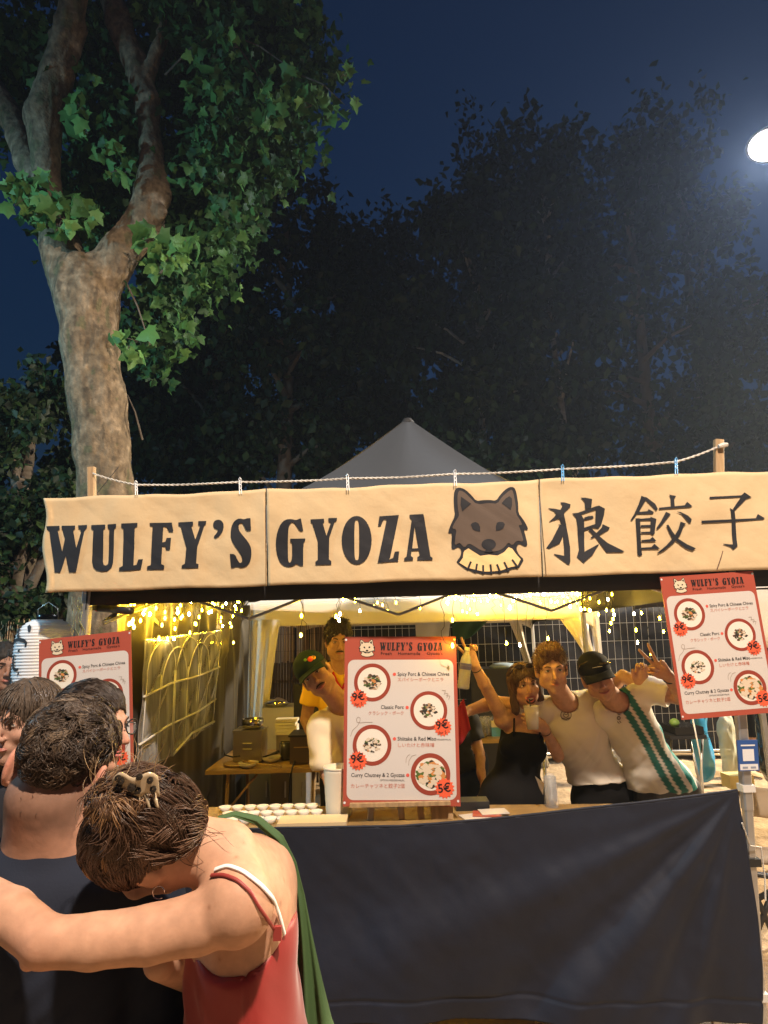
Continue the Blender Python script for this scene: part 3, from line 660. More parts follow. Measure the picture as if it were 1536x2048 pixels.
for k in range(3):
    u0 = .03+k*.32; w = .30
    wtube([(u0+w*.5-w*.5*math.cos(a), .30-.27*math.sin(a)) for a in [math.pi*i/14 for i in range(15)]])
    wtube([(u0, .30), (u0-.0, 1.0)]); wtube([(u0+w, .30), (u0+w, 1.0)]); wtube([(u0+w*.5, .30), (u0+w*.5, .98)])
for k in range(2):
    u0 = .19+k*.32; wtube([(u0+.15-.15*math.cos(a), .42-.32*math.sin(a)) for a in [math.pi*i/12 for i in range(13)]], .0036)
for vv in (.42, .76): wtube([(0, vv), (.3, vv-.02), (.65, vv), (1, vv-.01)], .006)
wtube([(.35, 1.0), (.6, .93), (1, .98)], .008)
# ------------------------------------------------------------------ counter with its navy cloth
CTZ = P(620, 1655, 3.0).z
counter = thing('counter_table', 'long folding counter table behind the navy cloth', 'table', (0, 3.1, 0))
YC0, YC1 = 2.93, 3.33
def ctop(x, y): return Vector((x, y+SL*x, CTZ))
v, f = sheet(lambda u, v: ctop(-1.32+u*2.72, YC0+v*(YC1-YC0)), 2, 1, .03, (0, 0, 1)); link_mesh('tabletop', v, f, mat('worn_table_wood', (.34, .22, .09), .5, var=.3, vscale=8), counter)
for x in (-1.25, 0, 1.3):
    for y in (YC0+.05, YC1-.05): MB().bar(ctop(x, y)-Vector((0, 0, .03)), Vector((x, y+SL*x, 0)), .03).build('leg', ALU, counter)
cw = Vector(FP(1472, 1580, -.03)); cwx, cwz = cw.x, cw.z
NAVY = mat('navy_cloth', (.0075, .012, .028), .68, bump=.25, bscale=90, sheen=.12, var=.25, vscale=2, bdist=.002)
EDGE = [(150, 1672), (560, 1656), (800, 1652), (960, 1640), (1120, 1622), (1280, 1604), (1400, 1590), (1472, 1580)]
def edge_y(px):
    for a, b in zip(EDGE, EDGE[1:]):
        if px <= b[0]: return a[1]+(b[1]-a[1])*(px-a[0])/(b[0]-a[0])
    return EDGE[-1][1]
def navf(u, v):
    px = 150+(1472-150)*u; top = FP(px, edge_y(px), -.03); 
    bx = top.x+(.035+.03*math.sin(v*3))*v*(u**6)-.05*v*v*u**10
    z = top.z*(1-v)+.22*v
    p = front(bx, z, -.035)
    dx = cwx-bx; dz = cwz-z; r = math.hypot(dx, dz); a = math.atan2(dz, dx)      # folds fan out of the tied corner
    amp = min(1, r/.35)*math.exp(-((a-.95)/.62)**2)
    d = amp*(.017*math.sin(a*15+.6+r*.6)+.007*math.sin(a*31+r*1.5)+.016*math.sin(a*8-r*1.2))*(.5+.7*min(1, r))
    d += .012*math.sin(bx*8+1)*v+.010*math.sin(bx*19+2*z)*v
    q = np.array([bx, 0, z]); d += float(fnoise(q, (3, 1, 2.2), 8))*.018*v+float(fnoise(q+np.array([z*.8, 0, 0]), (13, 1, 7), 9))*.0035+float(fnoise(q, (34, 1, 26), 10))*.0012-.006*math.exp(-((z-.30)/.006)**2)
    d -= .018*math.exp(-((z-top.z)/.02)**2)*0
    p.y -= d+.01; return p
v, f = sheet(navf, 240, 120, .002)
tag(link_mesh('counter_cloth', v, f, NAVY, None, True), 'dark navy cloth stretched along the counter front and tied to the right pole', 'cloth')
hem = MB().tube([navf(i/80, 0)+Vector((0, .004, .002)) for i in range(81)], .006, 6); tag(hem.build('cloth_hem', NAVY, None, True), 'rolled upper hem of the navy counter cloth', 'hem')
# string tying the cloth
m = MB(); c = rpole(1690); m.tube([navf(1, .14)+Vector((-.01, -.01, 0)), c+Vector((-.02, -.04, .01)), c+Vector((.03, -.03, .0)), c+Vector((.035, -.02, -.12)), c+Vector((.02, -.03, -.2))], .0035, 5)
m.tube([c+Vector((-.03, -.03, 0)), c+Vector((-.06, -.03, -.01)), c+Vector((-.09, -.02, -.03))], .003, 5)
tag(m.build('tie_string', ROPE), 'white string knotted round the right pole beside the navy cloth', 'string')
# ------------------------------------------------------------------ printed menu boards
RED = mat('menu_red', (.40, .085, .055), .4); PAPER = mat('menu_paper', (.64, .61, .59), .32, coat=.25); RING = mat('menu_ring', (.30, .055, .035), .4)
BURST = mat('menu_orange', (.85, .13, .06), .4); TXT = mat('menu_black', (.012, .012, .014), .5); JTX = mat('menu_red_text', (.55, .16, .10), .5)
PLATE = mat('menu_plate', (.80, .76, .68), .4); WOLFW = mat('menu_wolf_cream', (.72, .62, .46), .45); DOT = mat('menu_dot', (.75, .12, .09), .4)
FOODC = [mat('food_brown', (.10, .055, .03), .6), mat('food_tan', (.42, .27, .16), .6), mat('food_green', (.08, .14, .03), .6), mat('food_dark', (.03, .03, .025), .6), mat('food_orange', (.6, .25, .07), .6), mat('food_cream', (.68, .58, .45), .6)]
MW, MH = .594, .841
def mz(x, y):     # enlarged reading coordinates -> metres on the board, centred
    v = (y-95)/1865; l = 48-26*v; r = 1257+71*v; return ((x-l)/(r-l)-.5)*MW, (.5-v)*MH
_wd = bpy.data.objects
menu = thing('menu_board', 'large menu board on the wooden easel in the middle of the counter', 'menu board', (0, 0, 0), 'menu boards')
MB().box((0, 0, 0), (MW, .006, MH)).build('board', RED, menu)
def mpl(layer): return lambda x, y, lift: Vector((x, -.0034-layer*.0004-lift, y))
def mprint(name, loops, m, layer, parent=menu, step=.00001): return print_on(name, loops, m, mpl(layer), parent, None, 0, step)
def mp(pts): return [mz(x, y) for x, y in pts]
def rrect(x0, y0, x1, y1, r):
    q = []
    for cx, cy, a0 in ((x1-r, y0+r, -90), (x1-r, y1-r, 0), (x0+r, y1-r, 90), (x0+r, y0+r, 180)):
        for k in range(7): a = R(a0+15*k); q.append((cx+r*math.cos(a), cy+r*math.sin(a)))
    return q
def rr(x0, y0, x1, y1, r):
    a = mz(x0, y0); b = mz(x1, y1); return rrect(min(a[0], b[0]), min(a[1], b[1]), max(a[0], b[0]), max(a[1], b[1]), r)
panel = mprint('menu_panel', [[rr(83, 358, 1226, 1240, .033)[0:0] or rrect(-MW/2+.018, -MH/2+.030, MW/2-.018, MH/2-.120, .034)]], PAPER, 1)
kx = MW/1245; 
for (cx, cy, ro, ri, kind) in ((348, 618, 203, 163, 0), (968, 933, 203, 165, 1), (345, 1310, 210, 168, 2), (992, 1622, 212, 165, 3)):
    c = mz(cx, cy); pic = mprint('plate_picture', [[circle(c[0], c[1], ri*kx)]], PLATE, 2)
    mprint('plate_ring', [[circle(c[0], c[1], ro*kx), circle(c[0], c[1], ri*kx)]], RING, 3, pic)
    rad = (100, 92, 92, 155)[kind]*kx; nn = (70, 60, 60, 170)[kind]
    for ci in range(6):
        wts = [(9, 7, 5, 6, 1, 3), (9, 5, 2, 8, 0, 2), (5, 4, 3, 9, 0, 9), (6, 4, 12, 5, 4, 6)][kind][ci]
        polys = []
        for k in range(int(nn*wts/28)+1):
            a = random.uniform(0, 6.28); r_ = rad*math.sqrt(random.random())*.9; x = c[0]+r_*math.cos(a); y = c[1]+r_*math.sin(a)*.85; s = rad*random.uniform(.15, .30); b0 = random.uniform(0, 6.28)
            polys.append([[(x+s*random.uniform(.5, 1.1)*math.cos(b0+j*1.05), y+s*random.uniform(.35, .8)*math.sin(b0+j*1.05)) for j in range(6)]])
        mprint('food_print', polys, FOODC[ci], 4+ci*.35, pic, .000004)
def burst(cx, cy, r, top, bot):
    c = mz(cx, cy); r *= kx; out = []
    for k in range(32): a = 2*math.pi*k/32; rr_ = r*(1.0 if k % 2 else .80); out.append((c[0]+rr_*math.cos(a), c[1]+rr_*math.sin(a)))
    b = mprint('price_burst', [[out]], BURST, 7)
    V = []; Fc = []
    for body, size, dy, ln in ((top, .058, -.008 if bot else -.018, .12), (bot, .021, -.034, .12)):
        if not body: continue
        v, f = text_fill(body, size, 'CENTER', .02 if body == top else .01); n = len(V); ca, sa = math.cos(ln), math.sin(ln)
        V += [(c[0]+(x*ca-y*sa), -.0034-.0036, c[1]+dy+(x*sa+y*ca)) for x, y, _ in v]; Fc += [tuple(i+n for i in t) for t in f]
    link_mesh('price_lettering', V, Fc, TXT, b)
burst(200, 800, 100, '9€', 'for 5'); burst(1122, 1115, 100, '9€', 'for 5'); burst(187, 1478, 102, '9€', 'for 5'); burst(1150, 1770, 106, '5€', '')
def mtext(name, body, x, y, width, m, layer=4, align='LEFT', hx=None, bold=0.0):
    """lettering stretched to a given width; x,y = baseline start (or end) in reading coordinates"""
    v, f = text_fill(body, 1.0, 'LEFT', bold); xs = [q[0] for q in v]; w0 = max(xs)-min(xs); x0 = min(xs)
    s = width*kx/w0; sy = hx*kx if hx else s; c = mz(x, y); ox = c[0]-(width*kx if align == 'RIGHT' else 0)
    return link_mesh(name, [(ox+(a-x0)*s, -.0034-layer*.0004, c[1]+b*sy) for a, b, _ in v], f, m, menu)
mtext('dish_name', 'Spicy Porc & Chinese Chives', 625, 545, 572, TXT, hx=56, bold=.008); mtext('dish_name', 'Classic Porc', 693, 915, 250, TXT, align='RIGHT', hx=56, bold=.008)
mtext('dish_name', 'Shiitake & Red Miso', 627, 1262, 418, TXT, hx=56, bold=.008); mtext('dish_name', 'Curry Chutney & 2 Gyozas', 705, 1650, 570, TXT, align='RIGHT', hx=56, bold=.008)
mtext('small_note', 'VEGGIE/HALAL', 1058, 1260, 155, TXT, hx=22); mtext('small_note', 'OPTION VEGGIE/HALAL', 705, 1695, 262, TXT, align='RIGHT', hx=26)
mtext('translated_name', 'スパイシーポークとニラ', 625, 606, 505, JTX, hx=46); mtext('translated_name', 'クラシック・ポーク', 693, 980, 385, JTX, align='RIGHT', hx=46)
mtext('translated_name', 'しいたけと赤味噌', 632, 1330, 390, JTX, hx=48); mtext('translated_name', 'カレーチャツネと餃子2個', 705, 1765, 572, JTX, align='RIGHT', hx=50)
for i, (s_, x) in enumerate((('Fresh', 442), ('Homemade', 630), ('Gyoza\'s', 945))): mtext('slogan_word', s_, x, 306, (120, 245, 175)[i], TXT, hx=48)
_bd = mprint('bullet_dot', [[circle(*mz(x, y), 18*kx, 16)] for x, y in ((590, 527), (731, 900), (592, 1243), (740, 1632))], DOT, 4); tag(_bd, kind='stuff')
SKL = mat('menu_thin_line', (.25, .17, .12), .5)
def sk(pts, w=4): return [[[mz(*q) for q in line_poly(a, b, w)]] for a, b in zip(pts, pts[1:])]
mprint('doodle_line', sk([(108, 1215), (130, 1150), (185, 1100), (212, 1050), (215, 1015), (190, 1003), (172, 1030), (180, 1060), (215, 1068), (280, 1062), (350, 1062)])+sk([(720, 1500), (722, 1455), (745, 1420), (765, 1413)])+sk([(748, 1530), (755, 1475), (785, 1430), (830, 1415)])
       +sk([(1110, 712), (1150, 712), (1135, 760)], 4)+sk([(1140, 745), (1180, 748), (1165, 795)])+sk([(1158, 768), (1200, 775), (1185, 815)]), SKL, 4)
# header: the stall name in the banner's letters, and the wolf head in cream
xs0, xs1, yb0, yb1 = 93, 865, 1020, 1160
def hd(pts, x0=93, x1=504, ox=430, w=355):
    return [mz(ox+(x-x0)/(x1-x0)*w, 252+((y-(1145-.038*(x-93)))/97.0)*95) for x, y in pts]
for ch in ['W', 'U', 'L', 'F', 'Y', "'", 'S']: mprint('letter', [[hd(l) for l in GL[ch]]], TXT, 4)
for ch in ['G', 'Y2', 'O', 'Z', 'A']: mprint('letter', [[hd(l, 552, 866, 840, 275) for l in GL[ch]]], TXT, 4)
def wz(pts): return [mz(200+(x-120)/1100*178, 125+(y-95)/1230*207) for x, y in pts]
mprint('wolf_emblem', [[wz(WOLF_OUT)]], TXT, 2.5); mprint('wolf_face', [[wz(WOLF_HEAD)], [wz(WOLF_COLLAR)]], WOLFW, 3.5, step=.00005)
_wf = mprint('wolf_features', [[wz(l)] for l in WOLF_EARS+WOLF_EYES]+[[wz(circle(678, 880, 90, 12, 65))], [wz(line_poly((480, 930), (680, 1010), 30))], [wz(line_poly((680, 1010), (890, 930), 30))]], TXT, 4.5); tag(_wf, kind='stuff')
mprint('fixing_screw', [[circle(*mz(x, y), 13*kx, 10)] for x, y in ((40, 1920), (1300, 1905), (62, 130), (1242, 130))], TIE, 4)
def place_menu(o, centre, roll=0.0, yaw=0.0, tilt=0.0, s=1.0):
    o.location = centre; o.scale = (s, s, s)
    o.rotation_euler = (Matrix.Rotation(yaw, 4, 'Z') @ Matrix.Rotation(tilt, 4, 'X') @ Matrix.Rotation(-roll, 4, 'Y')).to_euler()
menu_l = copy_tree(menu); menu_r = copy_tree(menu)
place_menu(menu, P(802, 1438, 3.06), R(-1.2), 0, R(-2), .90)
place_menu(menu_l, P(171, 1408, 2.86), R(4.4), R(-3), 0, .712); menu_l['label'] = 'menu board on the left pole beside the paper lantern, half hidden by heads'
place_menu(menu_r, P(1436, 1287, 2.77), R(2.6), R(3), 0, .716); menu_r['label'] = 'tilted menu board on the right pole, above the blue payment card'
# ------------------------------------------------------------------ white flood lamp in view
LP = P(1537, 288, 7.5)
fl = thing('flood_lamp', 'round white flood lamp glaring at the upper right edge of the night sky', 'lamp', LP)
aim = Vector((-.30, -.20, -.93)).normalized(); rotl = aim.to_track_quat('-Z', 'Y').to_matrix()
MB().lathe(LP, [(.06, .22), (.10, .20), (.20, .10), (.262, .0), (.275, -.02), (.262, -.03)], 32, rotl).build('housing', mat('lamp_housing', (.25, .25, .26), .4, .6), fl, True)
MB().lathe(LP, [(.255, -.012), (.20, -.06), (.10, -.09), (.001, -.10)], 32, rotl).build('lens', mat('lamp_glow', (1, 1, 1), .3, emit=(.93, .90, 1.0), estr=160), fl, True)
MB().tube([LP-aim*.2, LP-aim*.2+Vector((.3, .1, .1)), LP+Vector((.62, .25, .3))], .025, 8).build('bracket', ALU, fl, True)
MB().tube([LP+Vector((.62, .25, -8)), LP+Vector((.62, .25, .5))], .05, 12).build('mast', ALU, fl, True)
add_light('flood_light', 'SPOT', LP+aim*.13, 1450, (.86, .92, 1.0), .2, LP+aim*5, R(160), .4)
# added spot out of view, no lamp built, brightening the sand behind the stalls
add_light('added_sand_light', 'SPOT', (9.5, 8.5, 5.5), 7500, (1.0, .80, .52), .2, (3.4, 7.4, 0), R(100), .6)
# ------------------------------------------------------------------ fences at the back
YFN = 9.0
SHADE = mat('black_shade_net', (.022, .022, .025), .85, bump=.5, bscale=7, bdist=.03, var=.4, vscale=3)
def fence_panel(x0, x1, y0, y1, label, lean=.0):
    t = thing('fence_panel', label, 'fence', ((x0+x1)/2, (y0+y1)/2, 0), 'wire site fence panels'); H = 2.08
    def q(u, z, off=0): return Vector((x0+(x1-x0)*u+lean*z, y0+(y1-y0)*u+off, z))
    fr = MB()
    for a, b in (((0, .05), (0, H)), ((1, .05), (1, H)), ((0, H), (1, H)), ((0, .1), (1, .1))): fr.tube([q(*a), q(*b)], .019, 8)
    fr.build('frame', STEEL, t, True)
    L = abs(x1-x0); wr = MB(); n = int(L/.095)
    for i in range(1, n): wr.tube([q(i/n, .1, -.002), q(i/n, H, -.002)], .0030, 4, False)
    for k in range(1, 8): wr.tube([q(0, .1+k*(H-.1)/8, .004), q(1, .1+k*(H-.1)/8, .004)], .0036, 4, False)
    tag(wr.build('wire_grid', STEEL, t), kind='stuff')
    v, f = sheet(lambda u, z: q(u, .06+z*(H-.08), .05+.02*math.sin(u*23+z*5)+.015*math.sin(z*9)), 60, 14, .002); link_mesh('shade_net', v, f, SHADE, t, True)
    MB().box(q(0, .07), (.6, .22, .14)).build('concrete_foot', mat('concrete', (.3, .29, .27), .9, bump=.3), t)
fence_panel(P(668, 1300, YFN).x, P(1178, 1300, YFN).x, YFN+.05, YFN, 'black netted wire fence panel behind the white gazebo')
fence_panel(P(1184, 1300, YFN).x, P(1640, 1300, YFN).x, YFN, YFN-.05, 'black netted wire fence panel behind the green striped shirt man', .02)
def reed_screen(name, label, x0, x1, Y, z0, z1, m, w=.012, n=None):
    t = thing(name, label, 'fence', ((x0+x1)/2, Y, 0)); r = MB(); n = n or int((x1-x0)/w)
    cols = []
    for i in range(n):
        x = x0+(x1-x0)*(i+random.random()*.9)/n; h = z1+random.uniform(-.05, .06); k = random.uniform(-.015, .015); rr = random.uniform(.003, .0075)
        n0 = r.n; r.tube([(x, Y+random.uniform(-.02, .02), z0), (x+k, Y+random.uniform(-.02, .02), h)], [rr, rr*.8], 5, False)
        c = random.choice([(.50, .36, .20), (.60, .46, .28), (.36, .25, .14), (.66, .50, .34), (.22, .14, .08)]); cols += [c]*(r.n-n0)
    tag(link_mesh('reed', r.v, r.f, m, t, True, np.array(cols)), kind='stuff')
    for z in (z0+.15, (z0+z1)/2, z1-.12): MB().tube([(x0, Y-.022, z), (x1, Y-.022, z)], .002, 4).build('binding_wire', WIRE, t)
    return t
REED = mat('reed_cane', (.6, .45, .28), .6, attr='col')
reed_screen('reed_screen', 'light reed screen standing above the added dark slats at the back left of the stall', P(470, 1300, 8.3).x, P(690, 1300, 8.3).x, 8.3, 1.42, P(560, 1212, 8.3).z, REED, .014)
sl = thing('shaded_reed_slats', 'added dark brown slats standing in for shade on the lower reed screen', 'fence', (P(560, 1400, 8.1).x, 8.1, 0))  # added slats: the shade on the screen's lower half as dark colour
for i in range(44):
    x = P(455, 1400, 8.1).x+i*.034
    MB().bar((x, 8.1+.01*(i % 2), 0), (x+random.uniform(-.006, .006), 8.1+.01*(i % 2), 1.44+random.uniform(-.02, .02)), .027, .012, Vector((0, 1, 0)), bevel=False).build('slat', mat('shaded_reed_tone', (.115, .08, .05), .8, var=.5, vscale=9, stretch=(8, 8, 1)), sl)
for z in (.4, 1.2): MB().bar((P(455, 1400, 8.1).x, 8.13, z), (P(455, 1400, 8.1).x+1.5, 8.13, z), .03, .03).build('rail', WOOD, sl)
reed_screen('reed_screen', 'brownish reed screen behind the paper lantern at the left edge', P(-60, 1300, 7.0).x, P(95, 1300, 7.0).x, 7.0, 0, P(20, 1248, 7.0).z, REED, .014)
# ------------------------------------------------------------------ white gazebo behind the stall
GY = 6.15
gaz = thing('white_gazebo', 'cream white party gazebo standing behind the stall with gathered corner drapes', 'gazebo', (P(840, 1300, GY).x, GY+1.4, 0))
gl, gr = P(498, 1212, GY), P(1190, 1196, GY); gz0 = gl.z+.02
def gv(A, B, h, amp=.012, n=60):
    def fn(u, v):
        p = A.lerp(B, u); arch = .10*max(0, 1-min(u, 1-u)/.09)**2*(1 if v > 0 else 0)
        return Vector((p.x, p.y+amp*math.sin(u*40)*v, p.z-h*v-arch*v))
    v, f = sheet(fn, n, 8, .002); return link_mesh('valance', v, f, WHITEF, gaz, True)
A_, B_ = Vector((gl.x, GY, gz0)), Vector((gr.x, GY, gz0)); C_, D_ = A_+Vector((.1, 2.75, .0)), B_+Vector((.0, 2.75, .0))
gv(A_, B_, .22); gv(C_, D_, .2); gv(A_, C_, .2); gv(B_, D_, .2)
AP = (A_+B_+C_+D_)/4+Vector((0, 0, .95))
for a, b in ((A_, B_), (B_, D_), (D_, C_), (C_, A_)):
    def fn(u, v, a=a, b=b):
        p = a.lerp(b, u).lerp(AP, v); p.z -= .12*math.sin(math.pi*v); return p
    v, f = sheet(fn, 12, 10); link_mesh('roof_panel', v, f, WHITEF, gaz, True)
WP = mat('white_pole', (.72, .72, .70), .35)
for p in (A_, B_, C_, D_): MB().bar(Vector((p.x, p.y, 0)), Vector((p.x, p.y, gz0)), .038, .038).build('pole', WP, gaz)
for a, b in ((A_, B_), (C_, D_), (A_, C_), (B_, D_)): MB().bar(a+Vector((0, .02, 0)), b+Vector((0, .02, 0)), .03, .03).build('top_rail', WP, gaz)
def drape(top0, top1, bot0, bot1, Y, name='corner_drape', Y2=None):
    a, b, c, d = P(*top0, Y), P(*top1, Y), P(*bot0, Y2 or Y), P(*bot1, Y2 or Y)
    def fn(u, v):
        p = a.lerp(b, u).lerp(c.lerp(d, u), v); p.y += .035*math.sin(u*15+v)*(.4+v*.6)+.03*math.sin(u*6); p.x += .03*math.sin(v*3.1)*(.5-u)*1.0; return p
    v, f = sheet(fn, 26, 20, .002); link_mesh(name, v, f, WHITEF, gaz, True)
drape((505, 1238), (560, 1240), (488, 1600), (520, 1600), GY-.03); drape((503, 1238), (508, 1240), (486, 1600), (500, 1600), GY+.05)
drape((1120, 1238), (1172, 1236), (1192, 1345), (1202, 1345), GY-.03); drape((1178, 1234), (1188, 1232), (1196, 1345), (1208, 1345), GY+.02)
drape((1192, 1345), (1206, 1345), (1225, 1600), (1240, 1600), GY-.01)
drape((592, 1238), (608, 1238), (600, 1560), (612, 1560), GY+2.7); drape((1016, 1238), (1042, 1238), (1052, 1335), (1066, 1335), GY+2.72); drape((1052, 1335), (1066, 1335), (1085, 1540), (1100, 1540), GY+2.72)
tl = thing('assumed_tube_light', 'assumed white tube light under the front edge of the white gazebo', 'lamp', P(1010, 1202, GY+.1))  # assumed lamp: bright gazebo edge taken as a tube, added to light the reeds
a, b = P(885, 1203, GY+.1), P(1150, 1199, GY+.1)
MB().tube([a, b], .014, 10).build('tube', mat('tube_glow', (1, 1, 1), .4, emit=(1.0, .93, .82), estr=2.2), tl, True); MB().bar(a+Vector((-.03, .02, .02)), b+Vector((.03, .02, .02)), .03, .02).build('fitting', WP, tl)
# ------------------------------------------------------------------ cloth hung on the fence
def hung(name, label, pts, Y, m, cat):
    a, b, c, d = [P(*p, Y) for p in pts]
    v, f = sheet(lambda u, w_: (lambda p: Vector((p.x, p.y+.02*math.sin(u*11+w_*2), p.z-.05*math.sin(u*math.pi)*w_)))(a.lerp(b, u).lerp(d.lerp(c, u), w_)), 20, 12, .003)
    return tag(link_mesh(name, v, f, m, None, True), label, cat)
hung('white_towel', 'white cloth hanging on the fence just above the middle menu board', ((830, 1236), (900, 1236), (898, 1272), (832, 1272)), 8.8, mat('white_cotton', (.75, .75, .74), .85), 'cloth')
hung('green_cloth', 'dark green cloth draped beside the white one under the gazebo edge', ((903, 1234), (985, 1232), (950, 1268), (906, 1275)), 8.75, mat('green_cotton', (.03, .09, .05), .85, bump=.4, bscale=12), 'cloth')
# ------------------------------------------------------------------ string lights
GLOW = mat('bulb_glow', (1, .8, .4), .3, emit=(1.0, .56, .012), estr=280); GLOWW = mat('bulb_glow_pale', (1, .8, .5), .3, emit=(1.0, .74, .30), estr=200)
def strings(label, pts, group, place, hang=True, rb=.0062):
    t = thing('string_lights', label, 'string lights', place(pts[0][0], pts[0][1]), group); cable = []; me = {}
    for i, (px, py) in enumerate(pts):
        p = place(px, py); g = i % 4 == 3
        if g not in me:
            o = MB().lathe(p, [(.001, -1.6*rb), (.7*rb, -1.2*rb), (rb, 0), (.7*rb, 1.2*rb), (.3*rb, 1.8*rb), (.001, 2.0*rb)], 8, close=False).build('bulb', GLOWW if g else GLOW, t, True); me[g] = o.data
        else:
            o = bpy.data.objects.new('bulb', me[g]); col.objects.link(o); o.parent = t; o.location = p-t.location
    return t
def cable_obj(lines, parent, r=.0016):
    m = MB()
    for ln in lines: m.tube(ln, r, 4, False)
    return tag(m.build('cable', WIRE, parent), kind='stuff')
def wob(a, b, n=7, s=.012): return [a.lerp(b, k/n)+Vector((random.uniform(-s, s), random.uniform(-s, s), random.uniform(-s, s)*.4)) for k in range(n+1)]
# along the left wall
LB = [(262, 1208), (268, 1203), (258, 1195), (275, 1194), (305, 1203), (330, 1196), (358, 1200), (382, 1203), (262, 1220), (290, 1218), (330, 1224), (300, 1228), (355, 1217), (357, 1224), (365, 1232), (378, 1228), (362, 1236), (258, 1248), (266, 1240), (264, 1245), (268, 1254),
      (350, 1257), (390, 1247), (418, 1225), (425, 1205), (430, 1200), (430, 1188), (445, 1196), (462, 1191), (470, 1200), (475, 1203), (470, 1212), (433, 1218), (438, 1228), (442, 1235), (456, 1232), (483, 1221), (469, 1227), (436, 1252), (445, 1252), (463, 1253), (467, 1285), (318, 1276), (348, 1277), (380, 1265), (335, 1277), (445, 1213), (452, 1207)]
def wl_place(px, py): return WPt(px, py, .02+random.uniform(0, .02 if px < 320 else .06)) if px < 430 else P(px, py, 5.0+random.uniform(-.3, .3))
LB += [(256+(i*37) % 228, 1190+(i*23) % 62) for i in range(26)]
s1 = strings('warm string lights bunched along the top of the black left side wall', LB, 'strings of warm fairy lights', wl_place)
cl = []
for (px, py) in LB[::2]:
    if px < 300: continue
    b = wl_place(px, py); cl.append(wob(Vector((b.x, b.y, 2.06)), b, 6, .012))
cl.append([WPt(270+i*8, 1198+6*math.sin(i*1.3), .05) for i in range(20)]); cl.append([WPt(275+i*8, 1212+6*math.sin(i*1.7+1), .06) for i in range(16)])
cable_obj(cl, s1)
# over the middle and along the gazebo
MBL = [(655, 1193), (686, 1198), (710, 1201), (720, 1222), (765, 1210), (775, 1222), (748, 1213), (808, 1182), (845, 1178), (755, 1205), (792, 1205), (680, 1228), (672, 1233), (603, 1231), (602, 1270), (678, 1240), (840, 1216), (925, 1222), (934, 1225), (895, 1205), (940, 1218), (912, 1190), (924, 1195), (985, 1175), (1010, 1185), (1040, 1172), (1060, 1190), (1080, 1205), (1098, 1220), (1120, 1180), (1135, 1195), (1150, 1172),
       (960, 1182), (975, 1200), (1002, 1210), (1026, 1200), (1050, 1182), (1090, 1186), (1110, 1205), (1140, 1212), (1155, 1188), (1165, 1198), (1070, 1178), (935, 1205), (948, 1188), (1130, 1168), (1145, 1180), (1020, 1215), (880, 1180), (892, 1186), (905, 1240), (955, 1228)]
def ymid(px, py): return 3.2 if (px < 700 or (px+py) % 3 == 0) else (5.85 if px > 930 else 4.4)
MBL += [(880+(i*41) % 300, 1168+(i*17) % 40) for i in range(44)]
s2 = strings('warm string lights hanging across the middle under the banner', MBL, 'strings of warm fairy lights', lambda px, py: P(px, py, ymid(px, py)))
cl = []
for (px, py) in MBL:
    Y = ymid(px, py); b = P(px, py, Y); cl.append(wob(Vector((b.x+random.uniform(-.03, .03), b.y, P(px, 1168, Y).z)), b, 6, .010))
cl += [wob(P(602, 1195, 3.25), P(610, 1262, 3.25), 9, .012), wob(P(885, 1195, 3.0), P(885, 1270, 3.0), 9, .01)+[P(890, 1285, 2.98), P(903, 1291, 2.98)]]
for px in (985, 1010, 1030, 1048, 1070, 1085, 1115, 1150): cl.append(wob(P(px, 1170, 4.6), P(px+random.uniform(-6, 6), 1170+random.uniform(40, 90), 4.6), 9, .018))
cl.append([P(500+i*22, 1190+5*math.sin(i), 3.3) for i in range(30)])
cable_obj(cl, s2)
RBL = [(1163, 1170), (1160, 1188), (1168, 1196), (1216, 1199), (1198, 1204), (1170, 1218), (1178, 1220), (1180, 1220), (1197, 1229), (1213, 1220), (1226, 1220), (1228, 1229), (1226, 1238), (1222, 1246), (1219, 1262), (1268, 1227), (1283, 1226), (1319, 1236), (1272, 1260), (1275, 1285), (1327, 1263), (1302, 1307), (1180, 1196), (1162, 1218), (1224, 1188), (1284, 1185), (1295, 1186), (1040, 1290), (1013, 1286), (1096, 1277), (905, 1291)]
s3 = strings('warm string lights scattered before the right fence panel', RBL, 'strings of warm fairy lights', lambda px, py: P(px, py, 4.3 if px > 1100 else 3.6) if px > 910 else P(px, py, 2.98), rb=.0065)
cl = []
for (px, py) in RBL[:-1]:
    Y = 4.3 if px > 1100 else 3.6; b = P(px, py, Y); cl.append(wob(Vector((b.x, b.y, P(px, 1160, Y).z)), b, 7, .010))
cable_obj(cl, s3)
# ------------------------------------------------------------------ table at the left with its load
TZ = P(520, 1538, 4.55).z
tb = thing('work_table', 'yellowish wooden folding table with a steel box against the left wall', 'table', (P(520, 1538, 4.6).x, 4.9, 0))
x0, x1 = -1.27, P(655, 1538, 4.55).x
MB().box(((x0+x1)/2, 4.92, TZ-.014), (x1-x0, .76, .028)).build('tabletop', mat('table_wood', (.50, .33, .13), .45, var=.25, vscale=4, stretch=(1, 9, 9)), tb)
for x in (x0+.14, x1-.1):
    for y, dx in ((4.62, -.03), (5.22, .03)): MB().tube([(x, y, TZ-.03), (x+dx, y, 0)], .013, 8).build('leg', WOOD, tb, True)
MB().tube([(x0+.14, 4.62, TZ-.28), (x0+.34, 4.63, TZ-.05)], .009, 6).build('brace', WOOD, tb, True)
def on(px, Y): return P(px, 1500, Y).x
BR = mat('brushed_steel', (.46, .42, .36), .32, .9, bump=.05, bscale=200)
bx = on(501, 4.85); bw = .205
sb = thing('steel_box', 'brushed steel steamer box with two vent slots on the yellow table', 'steamer', (bx, 4.85, TZ))
m = MB(); m.box((bx, 4.85, TZ+.115), (bw, .22, .20)); m.build('case', BR, sb)
